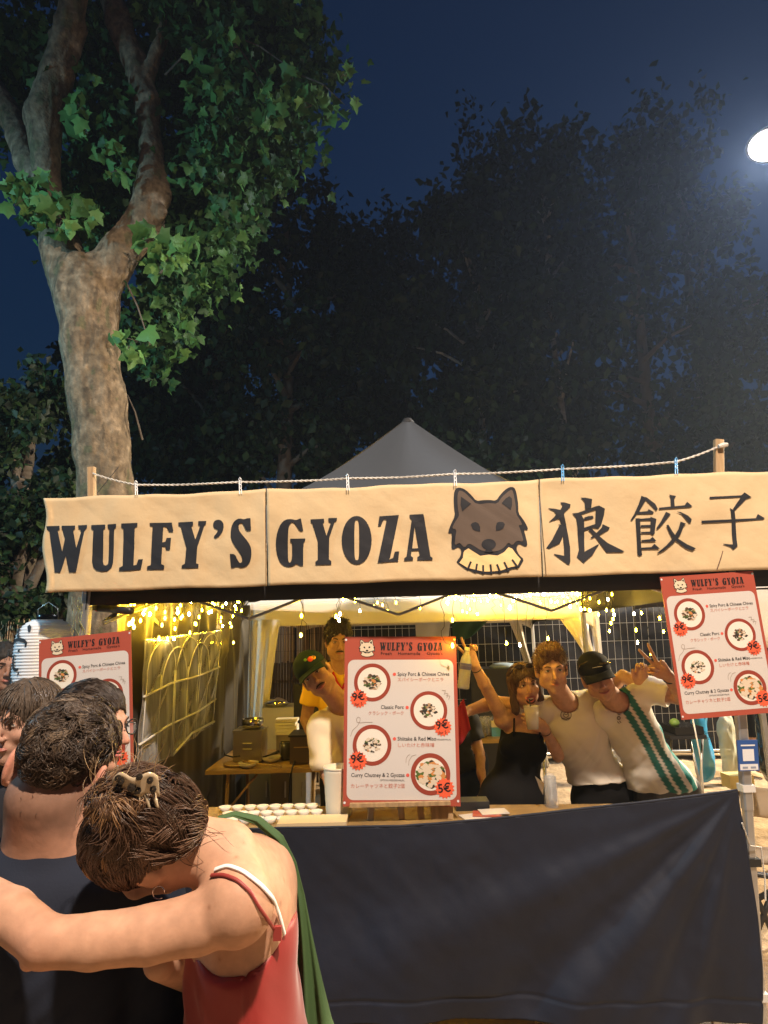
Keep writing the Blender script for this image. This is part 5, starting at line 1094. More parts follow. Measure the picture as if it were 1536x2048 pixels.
# ------------------------------------------------------------------ figures
def V3(x): return np.array(x, dtype=np.float32)
def unit(v): v = Vector(v); return v.normalized()
class Head:
    def __init__(s, c, fwd, up, k=1.0):
        s.c = Vector(c); Y = unit(fwd); Z = Vector(up); Z = (Z-Y*Z.dot(Y)).normalized(); X = Y.cross(Z); s.X, s.Y, s.Z, s.k = X, Y, Z, k
        s.rot = np.array([[X.x, Y.x, Z.x], [X.y, Y.y, Z.y], [X.z, Y.z, Z.z]], np.float32)
    def w(s, x, y, z): return s.c+(s.X*x+s.Y*y+s.Z*z)*s.k
    def loc(s, v): return ((np.asarray(v, np.float32)-V3(s.c))@s.rot)/s.k
    def ell(s, b, c, r, k=.02, op='u'): b.ell(tuple(s.w(*c)), tuple(x*s.k for x in r), s.rot, k, op)
    def cone(s, b, a, e, ra, rb, k=.012, op='u'): b.cone(tuple(s.w(*a)), tuple(s.w(*e)), ra*s.k, rb*s.k, k, op)
    def add(s, b, male=True, mouth=0.0, smile=0.0):
        f = 1.0 if male else .93
        s.ell(b, (0, -.014, .044), (.073, .092, .080), .02); s.ell(b, (0, .026, .0), (.060*f, .062, .083), .02)
        s.ell(b, (0, .034, -.058), (.047*f, .046, .040), .025); s.ell(b, (0, .066, -.088-mouth*.012), (.021*f, .018, .018), .02)
        for q in (-1, 1):
            s.ell(b, (q*.046*f, .004, -.052), (.022, .03, .028), .025); s.ell(b, (q*.040, .058, -.018+smile*.003), (.021, .020, .018+smile*.003), .02)
            s.cone(b, (q*.012, .086, .032), (q*.042, .072, .031), .0085*(1 if male else .7), .006, .014)
        s.cone(b, (0, .086, .020), (0, .108, -.022), .0075, .0110, .012)
        for q in (-1, 1): s.ell(b, (q*.0125, .096, -.025), (.0085, .009, .0075), .006)
        for q in (-1, 1): s.ell(b, (q*.031, .098, .013), (.017, .016, .010), .010, 's')
        for q in (-1, 1): s.ell(b, (q*.030, .071, .0145), (.0145, .0135, .0125), .004)
        s.ell(b, (0, .077, -.052), (.022, .011, .013), .014)            # muzzle
        if mouth > .3: s.ell(b, (0, .098, -.058-mouth*.006), (.020+smile*.006, .020, .006+.009*mouth), .004, 's')
        for q in (-1, 1):                                               # ears
            s.ell(b, (q*.0765, -.012, .002), (.0085, .021, .033), .008); s.ell(b, (q*.071, -.004, -.018), (.009, .012, .014), .006)
            s.ell(b, (q*.0885, -.008, .006), (.0065, .0115, .020), .004, 's')
        return s
    def features(s, parent, male=True, mouth=0.0, smile=0.0, iris=(.06, .035, .02), brow=(.05, .03, .02), lip=(.42, .16, .13), closed=False, beard=None, moustache=None, look=(0, 0)):
        lipm = mat('lips_%02d%02d' % (int(lip[0]*99), int(lip[1]*99)), lip, .4, sss=.1)
        bm_ = mat('brow_%02d' % int(brow[0]*99), brow, .9)
        scl = mat('eye_white', (.62, .58, .54), .15); ir = mat('iris_%02d' % int(iris[0]*99), iris, .1); lash = mat('lash', (.015, .01, .008), .8)
        for q in (-1, 1):
            if not closed:
                e = MB(); ax = []
                n = 12; c = s.w(q*.030, .0795, .0140)
                vs = [s.w(q*.030+.0115*math.cos(a), .0838-.35*abs(math.cos(a))**2*.012, .0140+(.0052 if math.sin(a) > 0 else .0040)*math.sin(a)) for a in [2*math.pi*i/n for i in range(n)]]
                vs.append(s.w(q*.030, .0868, .0142)); e.add(vs, [(i, (i+1) % n, n) for i in range(n)]); eo = e.build('eye', scl, parent)
                m = MB(); cx = q*.030+look[0]*.004; vs = [s.w(cx+.0046*math.cos(a), .0876, .0145+look[1]*.002+.0046*math.sin(a)) for a in [2*math.pi*i/10 for i in range(10)]]; m.add(vs, [tuple(range(10))]); m.build('iris', ir, eo)
            m = MB(); z0 = .0190 if not closed else .012; m.tube([s.w(q*.018, .0835, z0-.004), s.w(q*.025, .0875, z0), s.w(q*.032, .0872, z0+.0008), s.w(q*.0395, .082, z0-.003)], [.0008*s.k, .0016*s.k, .0017*s.k, .0009*s.k], 5); m.build('eyelid_line', lash, parent)
            m = MB(); t = .0036 if male else .0023
            m.tube([s.w(q*.013, .0945, .0315), s.w(q*.022, .0935, .0355), s.w(q*.033, .087, .0370), s.w(q*.044, .0765, .0325)], [t*.7*s.k, t*s.k, t*.9*s.k, t*.3*s.k], 6); m.build('eyebrow', bm_, parent, True)
        wd = .0225+.006*smile; up = .004*smile; open_ = .011*mouth
        for sg, r_ in ((1, .0034), (-1, .0042)):
            m = MB(); pts = []
            for i in range(9):
                u = -1+i/4; x = wd*u; z = -.0545+up*u*u*1.2+sg*(.0022+open_*(.5 if sg > 0 else 1.3))*(1-u*u)-.002*smile*(1-u*u)
                y = .0945-.017*u*u-(.001 if mouth > .3 else 0); pts.append(s.w(x, y, z))
            m.tube(pts, [r_*s.k*(.35+.65*(1-((i-4)/4)**2)) for i in range(9)], 7); m.build('lip', lipm, parent, True)
        if mouth > .3:
            m = MB(); a = [s.w(-.016, .083, -.0545), s.w(.016, .083, -.0545), s.w(.014, .081, -.0615), s.w(-.014, .081, -.0615)]; mid = [s.w(0, .089, -.0545), s.w(0, .087, -.0625)]
            m.add([a[0], mid[0], a[1], a[2], mid[1], a[3]], [(0, 1, 4, 5), (1, 2, 3, 4)]); m.build('teeth', mat('teeth', (.72, .68, .6), .25), parent)
            m = MB(); vs = [s.w((.022+.004*smile)*math.cos(a), .0805, -.062-open_*.6+(.007+open_)*math.sin(a)) for a in [2*math.pi*i/14 for i in range(14)]]; m.add(vs, [tuple(range(14))]); m.build('mouth_dark', mat('mouth_dark', (.05, .012, .01), .6), parent)
        if moustache:
            m = MB(); m.tube([s.w(-.026, .083, -.047), s.w(-.012, .0965, -.0405), s.w(0, .1000, -.0400), s.w(.012, .0965, -.0405), s.w(.026, .083, -.047)], [.002, .0048, .0045, .0048, .002], 6); m.build('moustache', mat('brow_m', moustache, .9), parent, True)
def hair_tubes(name, parent, p0, nrm, flow, length, r, colors, curl=0.0, lift=.5, segs=5, grav=0.0, waves=2.0, m=None):
    n = len(p0); p = p0.astype(np.float32).copy(); L = (length*rng.uniform(.7, 1.15, n)).astype(np.float32)[:, None]
    ph = rng.uniform(0, 6.28, n)[:, None]; e1 = np.cross(nrm, flow); e1 /= (np.linalg.norm(e1, axis=1, keepdims=True)+1e-6)
    rows = []; path = [p.copy()]
    for k in range(segs):
        t = (k+.5)/segs; d = nrm*lift*(1-t)**1.5+flow*(.45+t)+np.array([0, 0, -grav*t]); d /= (np.linalg.norm(d, axis=1, keepdims=True)+1e-6)
        a = ph+t*waves*6.28; d = d+curl*(e1*np.cos(a)+nrm*np.sin(a)); p = p+d*L/segs; path.append(p.copy())
    path = np.stack(path, 1); S = segs+1; V = np.zeros((n, S, 3, 3), np.float32)
    for k in range(S):
        d = path[:, min(k+1, S-1)]-path[:, max(k-1, 0)]; d /= (np.linalg.norm(d, axis=1, keepdims=True)+1e-9)
        x = np.cross(d, nrm+.01); x /= (np.linalg.norm(x, axis=1, keepdims=True)+1e-6); y = np.cross(d, x); rr = r*(1.0 if k < S-1 else .15)*(1-.35*k/S)
        for j in range(3): a = 2.094*j; V[:, k, j] = path[:, k]+(x*math.cos(a)+y*math.sin(a))*rr
    base = (np.arange(n)*S*3)[:, None, None, None]; kk = (np.arange(segs)*3)[None, :, None, None]; q = np.array([[j, (j+1) % 3, 3+(j+1) % 3, 3+j] for j in range(3)])[None, None]
    F = (base+kk+q).reshape(-1, 4); C = np.repeat(colors, S*3, 0)
    return link_mesh(name, V.reshape(-1, 3), F, m or HAIRM, parent, True, C)
HAIRM = mat('hair_strand', (.1, .06, .03), .38, attr='col', spec=.45)
HAIRB = mat('hair_mass', (.05, .03, .02), .7, attr='col', bump=.6, bscale=120, bdist=.004)
def tangent(n, d): d = np.broadcast_to(np.asarray(d, np.float32), n.shape); t = d-(n*d).sum(1, keepdims=True)*n; return t/(np.linalg.norm(t, axis=1, keepdims=True)+1e-6)
def hair_locks(name, parent, h, p0, flow, length, r, colors, cen=(0, -.01, .035), rad=(.08, .098, .09), swirl=None, rise=.04, segs=7, wave=0.0, jitter=.05):
    """strands that lie on the skull like combed locks; swirl bends each lock in the plane of the scalp"""
    n = len(p0); C = V3(cen); Rd = V3(rad); q = h.loc(p0)-C; lev = np.linalg.norm(q/Rd, axis=1, keepdims=True)
    fl = (np.asarray(flow, np.float32)@h.rot)/h.k; L = (length*rng.uniform(.7, 1.15, n)/h.k).astype(np.float32)[:, None]
    sw = np.zeros((n, 1), np.float32) if swirl is None else np.asarray(swirl, np.float32).reshape(-1, 1); ph = rng.uniform(0, 6.28, (n, 1)); jt = rng.normal(size=(n, 3)).astype(np.float32)*jitter
    path = [h_w(h, q+C)]; nr = [q/(np.linalg.norm(q, axis=1, keepdims=True)+1e-6)]
    for k in range(segs):
        t = (k+1)/segs; N0 = q/(Rd*Rd); N0 /= (np.linalg.norm(N0, axis=1, keepdims=True)+1e-6)
        f = fl+jt; f = f-(f*N0).sum(1, keepdims=True)*N0; f /= (np.linalg.norm(f, axis=1, keepdims=True)+1e-6); e = np.cross(N0, f)
        a = sw*t+wave*np.sin(t*7+ph); d = f*np.cos(a)+e*np.sin(a); q = q+d*L/segs
        cur = np.linalg.norm(q/Rd, axis=1, keepdims=True); q = q*(lev*(1+rise*math.sin(t*2.6))/cur); path.append(h_w(h, q+C)); nr.append(N0)
    path = np.stack(path, 1); nw = np.stack([x@h.rot.T for x in nr], 1); S = segs+1; V = np.zeros((n, S, 3, 3), np.float32)
    for k in range(S):
        d = path[:, min(k+1, S-1)]-path[:, max(k-1, 0)]; d /= (np.linalg.norm(d, axis=1, keepdims=True)+1e-9); x = np.cross(d, nw[:, k]); x /= (np.linalg.norm(x, axis=1, keepdims=True)+1e-6); y = np.cross(d, x)
        rr = r*(1.0 if k < S-1 else .2)
        for j in range(3): a = 2.094*j; V[:, k, j] = path[:, k]+(x*math.cos(a)+y*math.sin(a))*rr
    base = (np.arange(n)*S*3)[:, None, None, None]; kk = (np.arange(segs)*3)[None, :, None, None]; qd = np.array([[j, (j+1) % 3, 3+(j+1) % 3, 3+j] for j in range(3)])[None, None]
    return link_mesh(name, V.reshape(-1, 3), (base+kk+qd).reshape(-1, 4), HAIRM, parent, True, np.repeat(colors, S*3, 0))
def h_w(h, q): return (q*h.k)@h.rot.T+V3(h.c)
def clumps(h, p, scale, seed=0):
    l = h.loc(p); g = np.stack([fnoise(l, (scale*.9,)*3, seed+1), fnoise(l, (scale*.9,)*3, seed+2), fnoise(l, (scale*.9,)*3, seed+3)], 1)
    return (np.floor(l*scale+g*.8)@V3((1, 57, 113))).astype(int) % 997
def hair_cap(h, parent, color, style='short', vol=0.0, res=.005, strands=900, length=.035, curl=.5, name='hair', lift=.6, r=.0011, flowdir=None, tone=.35, hairline=.0):
    b = Body(); t = .009+vol
    h.ell(b, (0, -.016, .047+vol*.6), (.073+t, .092+t, .080+t), .02)
    if style == 'quiff': h.ell(b, (0, .035, .118), (.058, .058, .034), .03); h.ell(b, (.01, .065, .108), (.045, .032, .024), .02)
    if style == 'curly': h.ell(b, (0, .02, .115), (.066, .075, .042), .03)
    if style == 'long':
        for q in (-1, 1): h.cone(b, (q*.068, -.005, .04), (q*.078, .005, -.12), .026, .022, .03); h.cone(b, (q*.045, -.07, .02), (q*.055, -.07, -.14), .035, .026, .03)
    if style == 'pulled': h.ell(b, (0, -.05, .05), (.06, .07, .06), .03)
    h.ell(b, (0, .105, -.022+hairline), (.069 if style != 'long' else .060, .088, .092), .008, 's')
    if style not in ('long',): h.ell(b, (0, .01, -.115), (.12, .12, .092 if style != 'pulled' else .08), .01, 's')
    if style != 'long':
        for q in (-1, 1): h.ell(b, (q*.085, -.01, -.004), (.022, .024, .032), .006, 's')
    v, q = b.mesh(res); n = vnormals(v, q); l = h.loc(v)
    amp = .004 if style in ('short', 'pulled', 'long') else .006
    v = v+n*((fnoise(l, (70, 70, 30))*amp+fnoise(l, (160, 160, 80), 3)*.002)[:, None])
    col_ = V3(color); c = col_*(1+tone*fnoise(l, (120, 120, 50), 5))[:, None]
    o = link_mesh(name, v, q, HAIRB, parent, True, np.clip(c, 0, 1))
    if strands:
        idx = rng.choice(len(v), strands); f = flowdir if flowdir is not None else (-h.Z*.6-h.Y*.5)
        fl = tangent(n[idx], V3(f)) + rng.normal(size=(strands, 3)).astype(np.float32)*.28
        cc = col_*rng.uniform(.6, 1.9, (strands, 1)).astype(np.float32)
        if style in ('long', 'pulled', 'short'):
            up = h.loc(v[idx])[:, 2] > -.03; I = idx[up]; k_ = clumps(h, v[I], 45); R1 = np.random.default_rng(5).normal(size=997)
            hair_locks('hair_strand', o, h, v[I], np.broadcast_to(V3(f), (len(I), 3)), length, r, cc[up], swirl=R1[k_]*.25, rise=.02)['kind'] = 'stuff'
        else: hair_tubes('hair_strand', o, v[idx], n[idx], fl, length, r, cc, curl, lift)['kind'] = 'stuff'
    return o, v, n
def hand(b, w, d, nrm, side, curls, spread=.10, s=1.0, thumb=(.7, .35), lens=(.044, .048, .045, .036)):
    """palm from wrist w along d; nrm = the way the palm faces; side = towards the thumb; curls = bend in radians of index..little"""
    d = unit(d); nrm = unit(Vector(nrm)-d*Vector(nrm).dot(d)); sd = unit(Vector(side)-d*Vector(side).dot(d)-nrm*Vector(side).dot(nrm)); w = Vector(w)
    b.cone(tuple(w), tuple(w+d*.03*s), .026*s, .026*s, .02)
    rt = np.array([[sd.x, d.x, nrm.x], [sd.y, d.y, nrm.y], [sd.z, d.z, nrm.z]])
    b.ell(tuple(w+d*.052*s), (.040*s, .048*s, .017*s), rt, .015)
    tips = []
    for i in range(4):
        off = (.0285-.019*i)*s; base = w+d*(.088-.004*abs(i-1.2))*s+sd*off; a = 0; fd = unit(d+sd*(spread*(1.5-i))); p = base-d*.02*s; c = curls[i]
        pts = [p]; cur = base
        b.cone(tuple(p), tuple(cur), .0098*s, .0092*s, .006)
        for j, (f, fr) in enumerate(((1.0, .55), (.62, .9), (.50, .8))):
            a += c*fr; dd = fd*math.cos(a)+nrm*math.sin(a); nx = cur+dd*lens[i]*f*s; b.cone(tuple(cur), tuple(nx), (.0090-.0006*j)*s, (.0084-.0007*j)*s, .003); cur = nx
        tips.append(cur)
    p = w+d*.02*s+sd*.022*s; t1 = unit(d*.75+sd*thumb[0]+nrm*thumb[1]*.4); q1 = p+t1*.036*s; t2 = unit(d*.9+sd*thumb[0]*.35+nrm*thumb[1]); q2 = q1+t2*.030*s; q3 = q2+unit(t2-sd*.3*thumb[1])*.024*s
    b.cone(tuple(p), tuple(q1), .0150*s, .0115*s, .012); b.cone(tuple(q1), tuple(q2), .0108*s, .0098*s, .004); b.cone(tuple(q2), tuple(q3), .0098*s, .0080*s, .003)
    return tips
class Fig:
    """joints: pel, nk (neck base), sh=(a,b), el, wr; a is the shoulder on the side of -X when seen along front"""
    def __init__(s, pel, nk, sh, front, male=True, bulk=1.0):
        s.pel, s.nk, s.sh = Vector(pel), Vector(nk), [Vector(q) for q in sh]; s.up = (s.nk-s.pel).normalized(); lat = (s.sh[1]-s.sh[0]); lat = (lat-s.up*lat.dot(s.up)).normalized()
        fr = s.up.cross(lat); s.fr = fr if fr.dot(Vector(front)) > 0 else -fr; s.lat = lat; s.male = male; s.k = bulk
        s.rot = np.array([[lat.x, s.fr.x, s.up.x], [lat.y, s.fr.y, s.up.y], [lat.z, s.fr.z, s.up.z]], np.float32); s.L = (s.nk-s.pel).length
    def at(s, x, y, t): return s.pel+s.up*(s.L*t)+s.lat*x+s.fr*y
    def torso(s, b, inf=0.0, hip=True, chest=1.0):
        k = s.k; m = s.male; shw = (s.sh[1]-s.sh[0]).length/2
        if hip: b.ell(tuple(s.at(0, -.01, .02)), (.155*k+inf, .115*k+inf, .12+inf), s.rot, .05)
        b.ell(tuple(s.at(0, 0, .30)), ((.128 if m else .112)*k+inf, .095*k+inf, .16+inf), s.rot, .06)
        b.ell(tuple(s.at(0, .0, .64)), (min(.152, shw*.86)*k+inf, .108*k*chest+inf, .165+inf), s.rot, .06)
        b.ell(tuple(s.at(0, -.01, .84)), (shw*.85*k+inf, .078*k+inf, .075+inf), s.rot, .05)
        if not m:
            for q in (-1, 1): b.ell(tuple(s.at(q*.065, .075, .62)), (.055+inf, .05+inf, .055+inf), s.rot, .03)
        for q in s.sh:
            b.cone(tuple(s.nk-s.up*.01), tuple(s.nk.lerp(q, .86)+s.up*.0), .040*k+inf, .044*k+inf, .035); b.ell(tuple(q-s.up*.008), (.052*k+inf,)*3, None, .03)
    def neck(s, b, h, r=.052):
        b.cone(tuple(s.nk-s.up*.03), tuple(h.w(0, -.022, -.045)), r*1.08, r, .03)
    def arm(s, b, i, el, wr, ru=.044, rl=.036, rw=.0255, inf=0.0):
        S = s.sh[i]; el = Vector(el); wr = Vector(wr); mid = S.lerp(el, .45)
        b.chain([tuple(S), tuple(mid), tuple(el)], [ru*1.06+inf, ru*.98+inf, rl+inf], .009)
        fm = el.lerp(wr, .3); b.chain([tuple(el), tuple(fm), tuple(wr)], [rl+inf, rl*1.03+inf, rw+inf], .009)
    def legs(s, b, feet, inf=0.0, knees=None, upto=1.0):
        for q, ft in zip((-1, 1), feet):
            hp = s.at(q*.085, 0, 0); ft = Vector(ft); kn = Vector(knees[0 if q < 0 else 1]) if knees else hp.lerp(ft, .5)+s.fr*.03
            b.chain([tuple(hp), tuple(kn)], [.082+inf, .052+inf], .04)
            if upto > .5:
                b.chain([tuple(kn), tuple(kn.lerp(ft, .35)), tuple(ft+Vector((0, 0, .06)))], [.05+inf, .052+inf, .034+inf], .03)
                if upto >= 1: b.ell(tuple(ft+s.fr*.06+Vector((0, 0, .035))), (.045, .12, .035), None, .03)
    def shirt(s, name, parent, m, h, arms, hem=.0, inf=.014, sleeve=.55, res=.006, neckr=.060, colors=None, folds=1.0, hemtilt=None, hip=True, vneck=0.0, sleever=.018, chest=1.0, ru=.044):
        b = Body(); s.torso(b, inf, hip, chest)
        if hip: b.ell(tuple(s.at(0, 0, .12)), (.150*s.k+inf*1.4, .115*s.k+inf*1.4, .13), s.rot, .05)
        for i, el in arms.items():
            S = s.sh[i]; el = Vector(el); e = S.lerp(el, sleeve); b.cone(tuple(S), tuple(e), ru*1.12+inf*.9, ru+sleever, .03)
        for i, el in arms.items():
            S = s.sh[i]; el = Vector(el); e = S.lerp(el, sleeve); d = (el-S).normalized(); b.cone(tuple(e+d*.072), tuple(e+d*.16), .082, .082, .003, 's')
        nd = (h.w(0, -.02, -.05)-s.nk).normalized(); b.cone(tuple(s.nk+s.fr*.012-s.up*.012), tuple(s.nk+nd*.16+s.fr*.03), neckr, neckr*1.35, .004, 's')
        if vneck: b.cone(tuple(s.nk+s.fr*.07+s.up*.02), tuple(s.nk+s.fr*(.115)-s.up*vneck), .05, .008, .004, 's')
        hn = -s.up if hemtilt is None else unit(Vector(hemtilt)); b.plane(tuple(s.at(0, 0, hem)), tuple(hn), .003)
        v, q = b.mesh(res); n = vnormals(v, q); l = (v-V3(s.pel))@s.rot
        t = l[:, 2]/s.L; w = np.clip(1.15-t, .25, 1.1)*folds
        d = fnoise(l+np.stack([l[:, 2]*.5, 0*l[:, 0], l[:, 0]*.5], 1), (9, 9, 16))*.009+fnoise(l, (22, 18, 9), 3)*.004+fnoise(l+np.stack([0*l[:, 0], 0*l[:, 0], -l[:, 0]*.8], 1), (8, 8, 38), 6)*.0035
        d = d*1.5+np.maximum(0, fnoise(l+np.stack([l[:, 2]*.35, 0*l[:, 0], 0*l[:, 0]], 1), (13, 6, 3.2), 11))*.012; v = v+n*(d*w)[:, None]
        c = colors(l, v) if colors else None
        return link_mesh(name, v, q, m, parent, True, c)
SKINS = {}
def skin(name, c): return mat('skin_'+name, c,   .58, attr='col', sss=.05, bump=.35, bscale=110, bdist=.0012, var=.16, vscale=45, spec=.22)
def body_obj(parent, b, h, c, name='body', res=.0045, beard=0.0, blush=.25, col2=None):
    v, q = b.mesh(res); base = V3(c); C = np.repeat(base[None], len(v), 0)*(1+.07*fnoise(v, (14, 14, 14)))[:, None]
    if h is not None:
        l = h.loc(v)
        def g(x, y, z, r): return np.exp(-(((l-V3((x, y, z)))/r)**2).sum(1))
        red = g(.042, .06, -.02, .022)+g(-.042, .06, -.02, .022)+g(0, .11, -.02, .018)+.8*(g(.08, -.01, 0, .025)+g(-.08, -.01, 0, .025))
        C *= (1-blush*red[:, None]*V3((.05, .38, .42)))
        lip = np.exp(-(((l-V3((0, .093, -.055)))/V3((.022, .03, .007)))**2).sum(1)); C *= (1-.35*lip[:, None]*V3((.1, .8, .8)))
        sock = g(.031, .088, .016, .016)+g(-.031, .088, .016, .016); C *= (1-.22*sock[:, None])
        if beard:
            m = np.clip(1-((l[:, 2]+.068)/.032)**2, 0, 1)*(l[:, 1] > .0)*(np.abs(l[:, 0]) < .07)*(.7+.3*fnoise(l, (300, 300, 300))); C *= (1-beard*m[:, None]*V3((.6, .65, .65)))
    o = link_mesh(name, v, q, skin('tone', c), parent, True, np.clip(C, 0, 1)); o['_n'] = 1
    return o, v, q
def bvh_of(v, q):
    from mathutils.bvhtree import BVHTree
    return BVHTree.FromPolygons([tuple(map(float, x)) for x in v], [tuple(map(int, f)) for f in q])
def drape_strip(name, bvh, pts, widths, m, parent, lift=.003, thick=.002, sub=6, fallback=1.0):
    """ribbon laid on a body along points seen in the photograph: each point is found on the body's own surface"""
    L = []
    for i in range(len(pts)-1):
        for k in range(sub):
            t = k/sub; L.append((pts[i][0]+(pts[i+1][0]-pts[i][0])*t, pts[i][1]+(pts[i+1][1]-pts[i][1])*t, widths[i]+(widths[i+1]-widths[i])*t))
    L.append((*pts[-1][:2], widths[-1])); loc = []; last = fallback
    for (x, y, w_) in L:
        d = ray(x, y).normalized(); hit = bvh.ray_cast(CAM, d)
        if hit[0] is not None: loc.append((hit[0], hit[1])); last = hit[3]
        else: loc.append((CAM+d*last, -d))
    pos = [a for a, _ in loc]
    for _ in range(3): pos = [pos[0]]+[(pos[i-1]+pos[i]*2+pos[i+1])/4 for i in range(1, len(pos)-1)]+[pos[-1]]
    V = []
    for i, p in enumerate(pos):
        n = loc[i][1]; n = n if n.dot(p-CAM) < 0 else -n; t = (pos[min(i+1, len(pos)-1)]-pos[max(i-1, 0)]).normalized(); sd = n.cross(t).normalized()*L[i][2]/2; a = p+n*lift
        V += [a-sd, a+sd, a+sd+n*thick-sd*.2, a-sd+n*thick+sd*.2]
    F = []
    for i in range(len(pos)-1):
        for j in range(4): F.append((i*4+j, i*4+(j+1) % 4, (i+1)*4+(j+1) % 4, (i+1)*4+j))
    return link_mesh(name, V, F, m, parent, True)
SK1 = (.56, .33, .225); SK2 = (.50, .29, .19); SK3 = (.46, .26, .165)
def cot(name, c, **k): return mat(name, c, .85, bump=.25, bscale=220, bdist=.0015, sheen=.1 if sum(c) > .3 else 0, spec=.2, **k)
def pth(label, loc, group=None): return thing('person', label, 'person', loc, group)
FA, FBk = Vector((0, -1, 0)), Vector((0, 1, 0))
# ================================================= staff: man in the white tee, middle of the three
Y4 = 3.52
t = pth('young man with a brown quiff in a white tee with a round chest print', (P(1180, 1500, 3.8).x, 3.85, 0))
h = Head(P(1103, 1342, Y4-.06), (-.10, -1, -.10), (-.10, -.28, 1), 1.04)
fg = Fig(P(1205, 1588, 3.80), P(1132, 1402, Y4+.08), (P(1080, 1418, Y4+.10), P(1196, 1398, Y4+.16)), FA, bulk=1.02)
b = Body(); h.add(b, True); fg.torso(b, -.006); fg.neck(b, h); fg.legs(b, ((P(1170, 1700, 3.85).x, 3.85, 0), (P(1260, 1700, 3.85).x, 3.9, 0)))
eA, wA = P(988, 1404, Y4+.22), P(930, 1424, Y4+.12); eB, wB = P(1246, 1352, Y4+.16), P(1283, 1372, Y4+.02)
fg.arm(b, 0, eA, wA); fg.arm(b, 1, eB, wB, .042, .034, .026)
hand(b, wA, (wA-eA)+Vector((0, 0, -.03)), (.1, .3, -1), (-.1, -1, -.2), (.7, .7, .7, .8), .05, .95)
hand(b, wB, (.05, -.1, 1), (0, -1, 0), (-1, 0, 0), (.9, 1.0, 1.2, 1.3), .1, .95)
body_obj(t, b, h, SK1); h.features(t, True, 0, -.3, iris=(.05, .07, .04), brow=(.10, .055, .03), lip=(.42, .17, .14))
hair_cap(h, t, (.13, .07, .03), 'quiff', .0, strands=1500, length=.022, curl=.4, flowdir=(h.Y*.7+h.Z*.3+h.X*.3), lift=.9)
tee = fg.shirt('tee_shirt', t, cot('white_tee', (.72, .68, .60)), h, {0: eA, 1: eB}, hem=.16, sleeve=.5, hemtilt=(P(1206, 1600, 3.8)-P(1190, 1500, 3.8)))
bv = None
def decal(name, obj, centre_px, loops, m, parent, r, lift=.004):
    """small print laid on a garment; loops in -1..1"""
    me = obj.data; vs = [v.co+obj.location+Vector(parent.location) for v in me.vertices]
    from mathutils.bvhtree import BVHTree
    bt_ = BVHTree.FromPolygons(vs, [tuple(p.vertices) for p in me.polygons]); V = []; F_ = []
    for lp in loops:
        v, f = flat_fill(lp, .34 if len(lp[0]) > 8 else None); n = len(V)
        for x, y, _ in v:
            d = ray(centre_px[0]+x*r, centre_px[1]-y*r).normalized(); hit = bt_.ray_cast(CAM, d); V.append((hit[0]-d*lift) if hit[0] is not None else CAM+d*3.4)
        F_ += [tuple(i+n for i in q) for q in f]
    return link_mesh(name, V, F_, m, parent)
PR = mat('shirt_print', (.10, .085, .07), .8)
decal('chest_print', tee, (1132, 1430), [[circle(0, 0, 1, 28), circle(0, 0, .90, 28)], [circle(0, 0, .5, 16), circle(0, 0, .40, 16)], [line_poly((-.3, .1), (.3, .1), .1)], [line_poly((-.75, -.55), (.0, -.78), .12)], [line_poly((0, -.78), (.7, -.5), .16)]], PR, t, 11)
sb_ = Body(); fg.torso(sb_, .010); fg.legs(sb_, ((P(1170, 1700, 3.85).x, 3.85, 0), (P(1260, 1700, 3.85).x, 3.9, 0)), .016, upto=.4); sb_.plane(tuple(fg.at(0, 0, .25)), tuple(fg.up), .003)
v, q = sb_.mesh(.008); link_mesh('shorts', v, q, cot('black_shorts', (.008, .008, .009)), t, True)
# ================================================= striped shirt man with black cap
Y5 = 3.46
t = pth('smiling young man in a black cap and green striped white shirt making a peace sign', (P(1320, 1600, 3.7).x, 3.75, 0))
h = Head(P(1196, 1358, Y5), (-.14, -1, -.12), (-.30, -.1, 1), 1.0)
fg = Fig(P(1332, 1592, 3.72), P(1236, 1402, Y5+.10), (P(1204, 1428, Y5+.13), P(1296, 1378, Y5+.10)), FA, bulk=1.03)
b = Body(); h.add(b, True, 0, 1); fg.torso(b, -.006); fg.neck(b, h, .055); ft = ((P(1300, 1700, 3.75).x, 3.75, 0), (P(1390, 1700, 3.75).x, 3.85, 0)); fg.legs(b, ft)
eB, wB = P(1368, 1398, Y5-.02), P(1336, 1352, Y5-.10); eA, wA = P(1160, 1480, Y5+.25), P(1180, 1560, Y5+.25)
fg.arm(b, 1, eB, wB, .046, .036, .027); fg.arm(b, 0, eA, wA)
hand(b, wB, (-.62, -.05, .42), (.1, -1, -.1), (.4, 0, 1), (.05, .05, 1.5, 1.6), .42, 1.05, (.35, .9))
body_obj(t, b, h, SK2, blush=.4); h.features(t, True, .0, 1.1, brow=(.03, .02, .015), iris=(.03, .02, .015))
hair_cap(h, t, (.03, .02, .014), 'short', 0, strands=200, length=.012)
